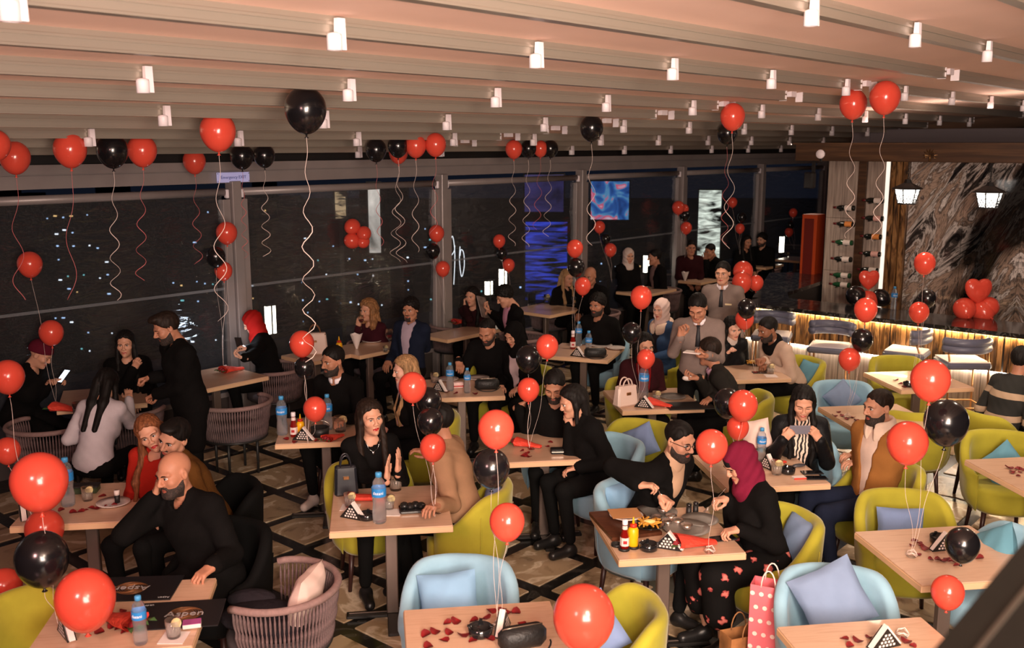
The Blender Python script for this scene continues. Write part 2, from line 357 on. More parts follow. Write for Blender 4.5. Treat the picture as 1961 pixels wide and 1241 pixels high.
def tv_reflection(N,L,b):
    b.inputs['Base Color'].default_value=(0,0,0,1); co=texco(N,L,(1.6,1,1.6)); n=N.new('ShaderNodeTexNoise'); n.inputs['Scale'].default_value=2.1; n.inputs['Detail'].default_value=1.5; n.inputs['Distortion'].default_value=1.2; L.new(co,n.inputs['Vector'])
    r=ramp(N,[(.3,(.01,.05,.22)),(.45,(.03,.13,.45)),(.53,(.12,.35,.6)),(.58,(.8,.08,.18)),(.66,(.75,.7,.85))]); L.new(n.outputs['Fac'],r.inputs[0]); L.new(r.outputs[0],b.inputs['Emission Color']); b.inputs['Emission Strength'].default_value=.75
screen('screen_reflection',1168,384,10.2,72,72,ramp_mat('screen_reflection_image',tv_reflection),'blue and pink screen reflection, built as a glowing board outside the window','screen')  # no screen stands outside; added board imitates a mirrored one
M_blue=streak('rippled_blue_reflection',(.05,.1,1),.55,3,(.6,1,5),.42,.66)
screen('reflection_panel',1042,370,10.6,74,70,streak('dim_violet_reflection',(.12,.1,.42),.4,1.5,(1,1,2),.25,.8),'dim violet reflection above the blue one, built as a panel outside','light')  # violet reflection imitated by an added glowing board
screen('reflection_panel',1046,500,10.3,80,150,M_blue,'deep blue rippled reflection behind the balloons, built as a panel outside','light')  # blue reflection imitated by an added glowing board
M_neon_refl=mat('neon_reflection_white',(1,1,1),emit=(.9,.95,1),es=1.1)
r=ray(880,500); k=9.75/(-WA[1]*r[0]+WA[0]*r[1]); yy=r[1]*k
t=empty('neon_reflection',PD(878,545,yy),label='thin white neon reflection beside the grey column, built as loops outside',cat='neon reflection'); base=PD(878,545,yy)  # added glowing loops and stand imitate a neon sign mirrored in the sheet
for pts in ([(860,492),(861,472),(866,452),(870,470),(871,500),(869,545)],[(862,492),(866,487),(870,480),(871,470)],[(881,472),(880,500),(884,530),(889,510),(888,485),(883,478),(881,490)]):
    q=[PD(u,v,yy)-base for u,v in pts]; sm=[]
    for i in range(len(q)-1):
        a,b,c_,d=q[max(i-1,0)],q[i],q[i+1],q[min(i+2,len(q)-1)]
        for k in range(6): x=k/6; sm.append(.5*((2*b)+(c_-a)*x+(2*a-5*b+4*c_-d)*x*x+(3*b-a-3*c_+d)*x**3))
    m=MB(); m.tube(sm+[q[-1]],.007,6); m.obj('neon_reflection_tube',M_neon_refl,t)
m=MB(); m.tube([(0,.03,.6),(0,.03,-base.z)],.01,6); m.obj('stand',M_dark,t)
# ================================================================ BAR
M_gran=ramp_mat('black_granite',marble_b((.014,.013,.013),(.09,.085,.08),(.006,.006,.006),9),.1)
def zeb(N,L,b):
    oi=N.new('ShaderNodeObjectInfo'); ad=N.new('ShaderNodeVectorMath'); ad.operation='MULTIPLY_ADD'; ad.inputs[1].default_value=(30,30,30); L.new(oi.outputs['Random'],ad.inputs[0])
    L.new(texco(N,L,(22,6,1.6)),ad.inputs[2]); n=N.new('ShaderNodeTexNoise'); n.inputs['Scale'].default_value=1.4; n.inputs['Detail'].default_value=3; n.inputs['Distortion'].default_value=1.6; L.new(ad.outputs[0],n.inputs['Vector'])
    r=ramp(N,[(.35,(.02,.009,.004)),(.48,(.16,.075,.025)),(.6,(.36,.19,.07)),(.72,(.07,.03,.012))]); L.new(n.outputs['Fac'],r.inputs[0]); L.new(r.outputs[0],b.inputs['Base Color'])
M_zeb=ramp_mat('zebrano_wood',zeb,.35)
M_wood_dk=ramp_mat('dark_carved_wood',wood_b((.035,.016,.007),(.055,.025,.011),(.10,.048,.02),4,(7,.35,6)),.4)
def stone(N,L,b):
    n=N.new('ShaderNodeTexNoise'); n.inputs['Scale'].default_value=3; n.inputs['Detail'].default_value=5; L.new(texco(N,L,(14,14,.8)),n.inputs['Vector'])
    r=ramp(N,[(.3,srgb(120,105,96)),(.55,srgb(158,142,130)),(.75,srgb(180,165,152))]); L.new(n.outputs['Fac'],r.inputs[0]); L.new(r.outputs[0],b.inputs['Base Color'])
M_oak=ramp_mat('pale_lined_stone',stone,.5)
M_led=mat('led_strip',(1,1,1),emit=(1,.74,.42),es=110)
bar=empty('bar_counter',AB(11.2,5.85,0),WROT,label='long bar counter with black granite top and zebrano plank front',cat='bar counter')
B0,B1=5.85,1.2
def loc(a,b): return (a-11.2,b-5.85)
m=MB(); m.box((.29,-(B0-B1)/2,1.075),(.74,B0-B1+.06,.05),.008); m.obj('granite_top',M_gran,bar)
m=MB(); m.box((.33,-(B0-B1)/2,.52),(.5,B0-B1,1.04)); m.obj('carcass',M_dark,bar)
pw=.058; pl=MB(); pl.box((0,0,0),(.022,pw-.005,.385),.003); plme=pl.mesh('plank',M_zeb)
k=0; b=0
while b<B0-B1-.05:
    link('plank',plme,bar,(.045+.004*math.sin(k*2.3),-b-pw/2,.835)); b+=pw+(.012 if k%5==4 else 0); k+=1
m=MB(); m.box((.02,-(B0-B1)/2,1.045),(.03,B0-B1,.012)); m.obj('led_strip',M_led,bar)
m=MB(); m.box((.055,-(B0-B1)/2,.632),(.02,B0-B1,.012)); m.obj('led_strip',mat('led_strip_low',(1,1,1),emit=(1,.86,.68),es=48),bar)
for k in range(12): 
    m=MB(); m.box((.085,-.2-.4*k,.31),(.02,.394,.6),.003); m.obj('plinth_panel',M_oak,bar)
poly=[P(1441,569,1.1),P(1474,522,1.1),P(1566,522,1.1),P(1590,533,1.1),P(1508,560,1.1),P(1512,577,1.1)]
inv=Matrix.Translation(bar.location)@Matrix.Rotation(WROT,4,'Z'); inv.invert(); q=[inv@p for p in poly]
def prism(pts,z0,z1):
    n=len(pts); v=[(p[0],p[1],z0) for p in pts]+[(p[0],p[1],z1) for p in pts]
    f=[tuple(range(n-1,-1,-1)),tuple(range(n,2*n))]+[(i,(i+1)%n,n+(i+1)%n,n+i) for i in range(n)]
    return v,f
m=MB(); m.add(*prism(q,1.05,1.101)); m.obj('granite_top',M_gran,bar)
cq=sum((Vector((p[0],p[1],0)) for p in q),Vector())/6; q2=[cq+(Vector((p[0],p[1],0))-cq)*.88 for p in q]
m=MB(); m.add(*prism(q2,0,1.05)); m.obj('carcass',M_dark,bar)
# bookmatched marble back wall, wood post, wine wall
def mwall(N,L,b):
    t=N.new('ShaderNodeTexCoord'); sx=N.new('ShaderNodeSeparateXYZ'); L.new(t.outputs['Object'],sx.inputs[0])
    o1=N.new('ShaderNodeMath'); o1.operation='ADD'; o1.inputs[1].default_value=.02; L.new(sx.outputs['Y'],o1.inputs[0])
    ab=N.new('ShaderNodeMath'); ab.operation='ABSOLUTE'; L.new(o1.outputs[0],ab.inputs[0]); cb=N.new('ShaderNodeCombineXYZ'); L.new(ab.outputs[0],cb.inputs['Y']); L.new(sx.outputs['Z'],cb.inputs['Z'])
    m1=N.new('ShaderNodeMapping'); m1.inputs['Rotation'].default_value=(R_(-30),0,0); L.new(cb.outputs[0],m1.inputs[0])
    m2=N.new('ShaderNodeMapping'); m2.inputs['Scale'].default_value=(1,2.3,.62); L.new(m1.outputs[0],m2.inputs[0])
    n=N.new('ShaderNodeTexNoise'); n.inputs['Scale'].default_value=1.7; n.inputs['Detail'].default_value=12; n.inputs['Distortion'].default_value=1.1; n.inputs['Roughness'].default_value=.66; L.new(m2.outputs[0],n.inputs['Vector'])
    r=ramp(N,[(.34,(.008,.008,.009)),(.42,(.05,.042,.038)),(.47,(.62,.57,.53)),(.50,(.10,.075,.06)),(.55,(.42,.31,.24)),(.60,(.06,.05,.045)),(.645,(.75,.70,.66)),(.69,(.09,.075,.066)),(.8,(.36,.28,.23))]); L.new(n.outputs['Fac'],r.inputs[0])
    n2=N.new('ShaderNodeTexNoise'); n2.inputs['Scale'].default_value=.85; n2.inputs['Detail'].default_value=3; L.new(m2.outputs[0],n2.inputs['Vector']); k=ramp(N,[(.46,(.05,.05,.05)),(.56,(1,1,1))]); sb2=N.new('ShaderNodeMath'); sb2.operation='MULTIPLY_ADD'; sb2.inputs[1].default_value=.30; L.new(ab.outputs[0],sb2.inputs[0]); L.new(n2.outputs['Fac'],sb2.inputs[2]); k.color_ramp.elements[0].position=.56; k.color_ramp.elements[1].position=.68; L.new(sb2.outputs[0],k.inputs[0])
    mu=N.new('ShaderNodeMixRGB'); mu.blend_type='MULTIPLY'; mu.inputs[0].default_value=1; L.new(r.outputs[0],mu.inputs[1]); L.new(k.outputs[0],mu.inputs[2]); L.new(mu.outputs[0],b.inputs['Base Color'])
M_mar=ramp_mat('bookmatched_marble',mwall,.07)
wl=link('wall_right',None,None,AB(13.6,3.35,0),rz=WROT,kind='structure'); wy=3.35
for k,(y0,y1) in enumerate([(4.77,4.06),(4.06,3.35),(3.35,2.64),(2.64,1.9),(1.9,.5)]):
    for z0,z1 in((0,1.5),(1.503,2.97)):
        m=MB(); m.box((.03,(y0+y1)/2-wy,(z0+z1)/2),(.06,y0-y1-.004,z1-z0),.002); m.obj('marble_panel',M_mar,wl)
m=MB(); m.box((.16,-.7,1.49),(.2,4.4,2.97)); m.obj('wall_core',M_dark,wl)
m=MB()
for k,y in enumerate((4.98,4.89,4.81)): m.box((-.03-.02*(k%2),y-wy,1.48),(.1,.075,2.96),.012)
m.obj('wood_pilaster',M_zeb,wl)
m=MB(); m.box((.02,5.07-wy,1.48),(.03,.06,2.9)); m.obj('lit_edge',mat('lit_white_edge',(.9,.88,.86),.5,emit=(1,.88,.74),es=.95),wl)
for y0,y1 in((5.1,5.36),(5.47,5.70),(5.70,5.92)):
    for z0,z1 in((0,.62),(.62,1.27),(1.27,2.02),(2.02,2.95)):
        m=MB(); m.box((.05,(y0+y1)/2-wy,(z0+z1)/2),(.06,y1-y0-.003,z1-z0-.004),.002); m.obj('stone_panel',M_oak,wl)
m=MB(); m.box((.03,5.415-wy,1.48),(.1,.11,2.95)); m.obj('dark_channel',M_wood_dk,wl)
m=MB(); m.box((.55,5.9-wy,1.48),(.9,.05,2.95)); m.obj('return_wall',M_oak,wl)
# wood beam over the bar, grey gutter behind
m=MB(); m.box((0,0,0),(.26,6.4,.2),.01); bm=m.obj('beam',M_wood_dk,loc=AB(11.45,2.15,2.95),rz=WROT,kind='structure')
m=MB(); m.box((-.01,0,.0),(.30,6.44,.02)); m.obj('moulding',M_wood_dk,bm,loc=(0,0,.10))
M_brz=mat('bronze',(.16,.08,.03),.35,.7)
for yy in(1.62,.36):
    m=MB()
    for k in range(9):
        t=PI*(k-4)/8*1.25; L_=.085; m.add([(-.135,0+yy,-.03),(-.16,yy+math.sin(t-.13)*L_*.6,-.03+math.cos(t-.13)*L_*.6),(-.15,yy+math.sin(t)*L_,-.03+math.cos(t)*L_),(-.16,yy+math.sin(t+.13)*L_*.6,-.03+math.cos(t+.13)*L_*.6)],[(0,1,2,3),(3,2,1,0)])
    m.tube([(-.14,yy,-.09),(-.145,yy,-.02)],.012); m.obj('palm_emblem',M_brz,bm)
m=MB(); m.box((0,0,0),(.3,7.5,.2)); m.box((-.16,0,.08),(.04,7.5,.05)); g=m.obj('gutter_beam',mat('gutter_grey',srgb(110,100,104),.5),loc=AB(16.2,2.6,3.17),rz=WROT,kind='structure')
m=MB(); m.box((0,3.85,0),(.34,.28,.32),.01); m.obj('bracket',MATS['gutter_grey'],g)
# pendants
def pendant(u,v,a,label):
    r=ray(u,v); k=a/(WA[0]*r[0]+WA[1]*r[1]); p=Vector((r[0]*k,r[1]*k,CAMH+r[2]*k))
    t=empty('lantern_pendant',p,WROT,label=label,cat='pendant lamp')
    m=MB(); m.lathe([(.0,.17),(.03,.17),(.045,.13),(.16,.075),(.175,.06),(.16,.055)],6,sm=False); m.obj('roof',M_dark,t)
    m=MB(); m.lathe([(.095,-.1),(.135,.055)],6,sm=False); m.obj('glass_shade',mat('lantern_glass',(1,1,1),.4,emit=(1,.93,.85),es=4.5),t)
    m=MB()
    for s in range(6):
        for k_ in range(4):
            for sg in(1,-1):
                f0=(k_/3 if sg>0 else k_/3); pts=[]
                for e in range(4):
                    ff=f0+sg*e/3*.99
                    if 0<=ff<=1.0:
                        z=-.1+e/3*.155; rr=(.097+(e/3)*.04)*1.012; A0=2*PI*s/6;A1=2*PI*(s+1)/6
                        pts.append(((1-ff)*rr*math.cos(A0)+ff*rr*math.cos(A1),(1-ff)*rr*math.sin(A0)+ff*rr*math.sin(A1),z))
                if len(pts)>1: m.tube(pts,.0035,4)
        A0=2*PI*s/6; m.tube([(.098*math.cos(A0),.098*math.sin(A0),-.1),(.138*math.cos(A0),.138*math.sin(A0),.055)],.006,4)
    o=m.obj('lattice',M_dark,t); m=MB(); m.lathe([(.1,-.115),(.1,-.098),(.0,-.098)],6,sm=False); m.obj('base_ring',M_dark,t)
    m=MB(); 
    for j in range(9): m.tube([(.012*math.cos(q),0,.19+j*.028+.02*math.sin(q)) if j%2 else (0,.012*math.cos(q),.19+j*.028+.02*math.sin(q)) for q in [2*PI*x/8 for x in range(8)]],.003,4,True)
    m.tube([(0,0,.16),(0,0,max(.2,2.95-p.z))],.004,4); m.obj('chain',M_dark,t)
pendant(1737,372,11.62,'lit lattice lantern hanging over the bar beside the wine wall')
pendant(1894,379,11.62,'lit lattice lantern hanging over the bar before the marble')
for a_,b_ in((11.62,4.92),(11.62,3.95)): 
    pass
# wine bottles lying on pegs
def wine(u,v,glass,lab,label):
    r=ray(u,v); a=13.52; k=a/(WA[0]*r[0]+WA[1]*r[1]); p=Vector((r[0]*k,r[1]*k,CAMH+r[2]*k))
    t=empty('wine_bottle',p,0,label=label,cat='bottle',group='wine bottles on the wall pegs'); t.rotation_euler=(0,R_(90),WROT-R_(90)) 
    # local +Z becomes horizontal, neck towards the window wall
    m=MB(); m.lathe([(0,.15),(.036,.15),(.038,.14),(.038,-.04),(.03,-.07),(.015,-.1),(.014,-.145),(0,-.145)],14); m.obj('bottle_glass',glass,t)
    m=MB(); m.lathe([(.0385,.12),(.0385,.02)],14,caps=False); m.obj('paper_label',lab,t)
    m=MB(); m.lathe([(.0155,-.09),(.0155,-.148),(0,-.148)],10); m.obj('capsule',mat('capsule_red',(.12,.01,.012),.3),t)
    m=MB()
    for z in(.06,-.05): m.box((.042,0.03,z),(.012,.11,.012))
    m.obj('peg',M_dark,t)
gk=mat('dark_bottle_glass',(.008,.01,.008),.08,coat=.5); gg=mat('green_bottle_glass',(.01,.07,.025),.08,coat=.5)
lw=mat('label_cream',(.75,.66,.6),.6); lo_=mat('label_orange',(.7,.25,.06),.6); lr=mat('label_rose',(.7,.4,.35),.6)
for i,(u,v,g_,l_) in enumerate([(1616,398,gk,lw),(1616,429,gk,lo_),(1613,464,gg,lw),(1611,496,gk,lw),(1609,527,gg,lw),(1608,545,gg,lw),(1672,384,gk,lw),(1671,418,gk,lr),(1668,453,gk,lo_),(1666,486,gk,lr),(1662,517,gk,lw)]):
    wine(u,v,g_,l_,('green' if g_ is gg else 'dark')+' wine bottle on wall pegs, '+['topmost','second','third','fourth','fifth','lowest'][i if i<6 else i-6]+(' of the outer column' if i<6 else ' of the column by the wood post'))
# orange cabinet frame behind the bar, security camera, wall speaker
p=AB(14.4,6.45,0); m=MB(); m.box((0,0,1.0),(.3,.24,2.0),.01); o=m.obj('orange_cabinet',mat('orange_lacquer',srgb(170,62,20),.4),loc=p,rz=WROT,label='tall orange lacquered cabinet at the far end of the bar',cat='cabinet')
m=MB(); m.box((-.152,.0,1.02),(.015,.15,1.84),.004); m.obj('door',mat('red_lacquer',srgb(96,22,12),.4),o)
m=MB(); m.lathe([(0,.0),(.05,.0),(.055,-.03),(.0,-.035)],14); p=AB(11.3,5.0,2.93)
sc_=m.obj('security_camera',M_white,loc=P(1577,292,2.9) if 0 else AB(11.28,5.02,2.93),rot=(0,R_(-90),WROT),label='white dome security camera on the end of the wooden beam',cat='camera')
m=MB(); m.lathe([(0,.0),(.022,.0),(.024,-.07),(.018,-.075),(0,-.07)],12); m.obj('lens_barrel',M_dark,sc_,rot=(0,R_(70),0),loc=(-.02,0,-.04))
t=empty('wall_speaker',AB(13.2,6.0,2.55),WROT,label='small black speaker hung beside the wine wall under the beam',cat='speaker')
m=MB(); m.box((0,0,0),(.14,.13,.22),.02); m.obj('cabinet',M_dark,t); m=MB(); m.box((.1,0,.15),(.04,.04,.3)); m.obj('bracket',M_dark,t)
# near handrail of the gallery the picture is taken from
m=MB(); a_=PD(1728,1316,1.15); b_=PD(2030,951,1.3); 
d=(b_-a_).normalized(); s_=Vector((.83,.0,.55)).normalized(); s_=(s_-d*s_.dot(d)).normalized(); n_=d.cross(s_)
def slab(m,off,wd,th,dz=0):
    v=[]
    for pnt in(a_-d*.3,b_+d*1.1):
        for i_,j_ in((0,0),(1,0),(1,1),(0,1)): v.append(pnt+s_*(off+wd*i_)+n_*(dz+th*j_))
    m.add(v,[(0,1,2,3),(7,6,5,4),(0,4,5,1),(1,5,6,2),(2,6,7,3),(3,7,4,0)])
slab(m,0,.3,.03); o=m.obj('stair_handrail',mat('rail_brown',(.0035,.0028,.002),.7,spec=.15,var=.2,scale=20),label='dark blurred stair rail crossing the bottom corner of the view',cat='handrail')
m=MB(); slab(m,.05,.006,.004,-.004); m.obj('rail_joint',mat('rail_line',(.016,.012,.009),.4),o)
# ================================================================ PEOPLE: signed-distance bodies meshed with surface nets
def surfnet(f,org,h):
    nx,ny,nz=f.shape; ins=f<0
    c=np.zeros((nx-1,ny-1,nz-1),np.int8)
    for i in(0,1):
        for j in(0,1):
            for k in(0,1): c+=ins[i:nx-1+i,j:ny-1+j,k:nz-1+k]
    act=(c>0)&(c<8); idx=np.argwhere(act); n=len(idx)
    if n==0: return np.zeros((0,3)),np.zeros((0,4),int)
    ids=-np.ones(act.shape,np.int32); ids[act]=np.arange(n)
    cor=[(i,j,k) for i in(0,1) for j in(0,1) for k in(0,1)]
    val=np.stack([f[idx[:,0]+i,idx[:,1]+j,idx[:,2]+k] for i,j,k in cor],1)
    acc=np.zeros((n,3)); cnt=np.zeros(n)
    for a in range(8):
        for b in range(a+1,8):
            d=[cor[b][q]-cor[a][q] for q in range(3)]
            if sum(map(abs,d))!=1: continue
            va,vb=val[:,a],val[:,b]; m=(va<0)!=(vb<0); t=va[m]/(va[m]-vb[m])
            acc[m]+=np.array(cor[a])+t[:,None]*np.array(d); cnt[m]+=1
    v=org+h*(idx+acc/cnt[:,None]); F=[]
    for ax in range(3):
        o1,o2=[(1,2),(2,0),(0,1)][ax]
        s0=[slice(None)]*3; s1=[slice(None)]*3; s0[ax]=slice(0,-1); s1[ax]=slice(1,None)
        e=ins[tuple(s0)]!=ins[tuple(s1)]; q=np.argwhere(e); q=q[(q[:,o1]>0)&(q[:,o2]>0)&(q[:,o1]<f.shape[o1]-1)&(q[:,o2]<f.shape[o2]-1)]
        if len(q)==0: continue
        def cid(d1,d2):
            r=q.copy(); r[:,o1]-=d1; r[:,o2]-=d2; return ids[r[:,0],r[:,1],r[:,2]]
        quad=np.stack([cid(1,1),cid(0,1),cid(0,0),cid(1,0)],1); fl=~ins[q[:,0],q[:,1],q[:,2]]
        quad[fl]=quad[fl][:,::-1]; F.append(quad[(quad>=0).all(1)])
    return v,np.concatenate(F)
def cap(Pt,a,b,r1,r2=None):
    r2=r1 if r2 is None else r2; a=np.asarray(a,float); b=np.asarray(b,float); ba=b-a; pa=Pt-a
    t=np.clip(pa@ba/max(ba@ba,1e-9),0,1); return np.linalg.norm(pa-t[:,None]*ba,axis=1)-(r1+(r2-r1)*t)
def ell(Pt,c,r,Rm=None):
    q=Pt-np.asarray(c,float)
    if Rm is not None: q=q@Rm
    r=np.asarray(r,float); k0=np.linalg.norm(q/r,axis=1); k1=np.linalg.norm(q/(r*r),axis=1)+1e-9; return k0*(k0-1)/k1
def smin(a,b,k):
    h=np.clip(.5+.5*(b-a)/k,0,1); return b*(1-h)+a*h-k*h*(1-h)
def smax(a,b,k): return -smin(-a,-b,k)
def rbox(Pt,c,hb,r,Rm=None):
    q=Pt-np.asarray(c,float)
    if Rm is not None: q=q@Rm
    q=np.abs(q)-np.asarray(hb,float); return np.linalg.norm(np.maximum(q,0),axis=1)+np.minimum(q.max(1),0)-r
def iso(fn,lo,hi,h):
    lo=np.asarray(lo,float); n=np.maximum(3,np.ceil((np.asarray(hi)-lo)/h).astype(int)+1)
    g=np.stack(np.meshgrid(*[lo[i]+h*np.arange(n[i]) for i in range(3)],indexing='ij'),-1).reshape(-1,3)
    return surfnet(fn(g).reshape(n),lo,h)
# ---- head, in head space: +Y forward, +Z up, origin between the ears
def head_sdf(p,sex,mouth=0):
    q=p.copy(); q[:,0]=np.abs(q[:,0]); f=sex=='f'
    d=ell(q,(0,-.014,.032),(.075,.096,.086)); d=smin(d,ell(q,(0,.022,-.045),(.060 if not f else .057,.068,.088)),.03)
    d=smin(d,ell(q,(0,.074 if not f else .070,-.105),(.024 if not f else .018,.022,.018)),.028)
    if not f: d=smin(d,cap(q,(.052,.0,-.062),(.022,.064,-.104),.019,.017),.03)
    d=smin(d,ell(q,(.043,.056,-.028),(.024,.026,.022)),.025)
    d=smin(d,cap(q,(.046,.070,.022),(.008,.086,.018),.011,.012),.016)
    d=smax(d,-ell(q,(.031,.101,.000),(.019,.022,.012)),.014)
    d=smin(d,cap(q,(0,.086,.012),(0,.112 if not f else .106,-.030),.007 if not f else .006,.0115 if not f else .0092),.013); d=smin(d,ell(q,(.0115,.1,-.035),(.0105,.012,.008)),.009)
    d=smin(d,ell(q,(0,.083,-.064),(.024,.012,.0065)),.007); d=smin(d,ell(q,(0,.082,-.078),(.021,.0125,.0075)),.007)
    d=smax(d,-ell(q,(0,.098,-.0705),(.026,.012,.0016+.006*mouth)),.004)
    e=ell(q,(.078,-.010,-.006),(.010,.020,.031)); e=smax(e,-ell(q,(.090,-.006,-.002),(.009,.010,.018)),.006); d=smin(d,e,.01)
    return smin(d,cap(q,(0,-.022,-.07),(0,-.045,-.19),.050 if not f else .043,.056 if not f else .048),.03)
HEADS={}
for s_ in 'mf':
    for mo in(0,1): HEADS[s_,mo]=iso(lambda p:head_sdf(p,s_,mo),(-.105,-.13,-.215),(.105,.135,.135),.0052)
def hair_cap(p,thick,front=.072,slope=.9,recede=.12):
    d=ell(p,(0,-.016,.034),(.077+thick,.098+thick,.087+thick*1.15))
    n=.0022*np.sin(p[:,0]*230+p[:,1]*60+3*np.sin(p[:,1]*50))*np.sin(p[:,1]*45+p[:,2]*60+1); ln=front+(p[:,1]-.075)*slope-np.abs(p[:,0])*recede+.004*np.sin(p[:,0]*150+1)+.003*np.sin(p[:,0]*310)
    return smax(d+n,ln-p[:,2],.012)
def beard_sdf(p,kind,hd):
    ax=np.abs(p[:,0]); y,z=p[:,1],p[:,2]
    if kind=='goatee': reg=np.minimum(smax(np.abs(z+.098)-.028,ax-.032,.01),smax(np.abs(z+.052)-.0065,ax-.03,.01))
    elif kind=='moustache': reg=smax(np.abs(z+.0525)-.0065,ax-.03,.01)
    else:
        line=-.060+np.clip((.05-y),0,.085)*.62; reg=z-line; reg=np.minimum(reg,smax(np.abs(z+.053)-.0065,ax-.03,.01)); reg=np.maximum(reg,-.05-y+.03)
    reg=np.maximum(reg,-z-.135); reg=np.maximum(reg,.0-y)
    mouth=ell(p,(0,.088,-.071),(.021,.03,.0085)); return smax(smax(hd-(.0034 if kind!='stubble' else .0016),reg,.006),-mouth,.004)
# ---- hands, in hand space: wrist at 0, +Y to the fingertips, palm faces -Z, thumb on +X
HANDS={}
def hand_pts(pose):
    c={'relax':(25,35,25),'flat':(4,5,4),'grip':(62,75,45),'fist':(80,95,60),'pinch':(45,50,30),'hold':(50,40,25)}[pose]
    out=[]
    for i,(x,y,l) in enumerate([(.030,.092,.074),(.010,.098,.082),(-.011,.094,.076),(-.031,.085,.060)]):
        q=np.array((x,y,0.)); pts=[np.array((x*.55,.03,0)),q]; ang=0; spread=(x*1.6 if pose in('flat','relax') else x*.5)
        for s,cc in zip((.47,.29,.24),c):
            ang-=R_(cc*(1+.06*i)); q=q+l*s*np.array((math.sin(spread)*math.cos(ang),math.cos(spread)*math.cos(ang),math.sin(ang))); pts.append(q)
        out.append((pts,(.0095,.0088,.008,.0068) if i<3 else (.0085,.0076,.007,.006)))
    if pose in('fist','grip','pinch','hold'): t=[(.022,.022,-.005),(.045,.055,-.025),(.040,.085,-.045),(.024,.105,-.052)]
    elif pose=='flat': t=[(.02,.02,0),(.050,.045,-.006),(.066,.072,-.008),(.074,.096,-.008)]
    else: t=[(.02,.02,-.003),(.047,.048,-.018),(.056,.078,-.028),(.054,.100,-.034)]
    return out,[np.array(x) for x in t]
def hand_sdf(p,pose):
    fs,t=hand_pts(pose); d=rbox(p,(0,.055,0),(.026,.038,.004),.0095); d=smin(d,cap(p,(0,-.028,0),(0,.02,0),.0255,.024),.025)
    for pts,r in fs:
        e=cap(p,pts[1],pts[2],r[0],r[1]); e=smin(e,cap(p,pts[2],pts[3],r[1],r[2]),.004); e=smin(e,cap(p,pts[3],pts[4],r[2],r[3]),.004); d=smin(d,e,.0065)
    e=cap(p,t[0],t[1],.014,.0115); e=smin(e,cap(p,t[1],t[2],.0115,.0095),.006); e=smin(e,cap(p,t[2],t[3],.0095,.0075),.005)
    return smin(d,e,.009)
for po in('relax','flat','grip','fist','pinch','hold'): HANDS[po]=iso(lambda p:hand_sdf(p,po),(-.06,-.06,-.11),(.095,.20,.03),.0054)
SKIN={}
def skin(i):
    cols=[srgb(222,172,150),srgb(200,148,122),srgb(178,124,98),srgb(146,98,74)]
    return mat('skin_%d'%i,cols[i],.5,var=.05,scale=14,sss=.12,spec=.35)
def lips(i): return mat('lips_%d'%i,[srgb(190,95,85),srgb(172,84,72),srgb(150,82,68),srgb(122,66,56)][i] if i<4 else srgb(165,30,32),.35)
M_beard=ramp_mat('beard_dark',wood_b((.010,.007,.005),(.020,.012,.009),(.075,.042,.03),150,(1,1,1),(.35,.5,.72)),.8)
M_eye=mat('eye_white',(.72,.69,.66),.15); M_iris=mat('iris_brown',(.015,.008,.005),.08)
def cloth(name,col,var=.12,bs=220,rough=.9,bump=.25): return mat('cloth_'+name,col,rough,var=var,scale=6,bump=bump,bscale=bs,sheen=0,spec=.12)
def rot_basis(fwd,up):
    f=Vector(fwd).normalized(); r=f.cross(Vector(up)).normalized(); u=r.cross(f); return np.array([r,f,u]).T   # columns right, fwd, up
def facing(phi): return Vector((math.sin(R_(phi)),-math.cos(R_(phi)),0))
HAIRC={'black':(.006,.0045,.004),'brown':(.04,.02,.011),'dkbrown':(.016,.009,.006),'auburn':(.16,.055,.022),'blond':(.34,.20,.095),'grey':(.12,.11,.105),'ginger':(.23,.11,.045)}
def M_hair(c):
    if 'hair_'+c in MATS: return MATS['hair_'+c]
    m=ramp_mat('hair_'+c,wood_b(tuple(x*.55 for x in HAIRC[c]),HAIRC[c],tuple(min(1,x*1.7) for x in HAIRC[c]),9,(9,9,1.2)),.62)
    m.node_tree.nodes['Principled BSDF'].inputs['Specular IOR Level'].default_value=.2; return m
NP=0
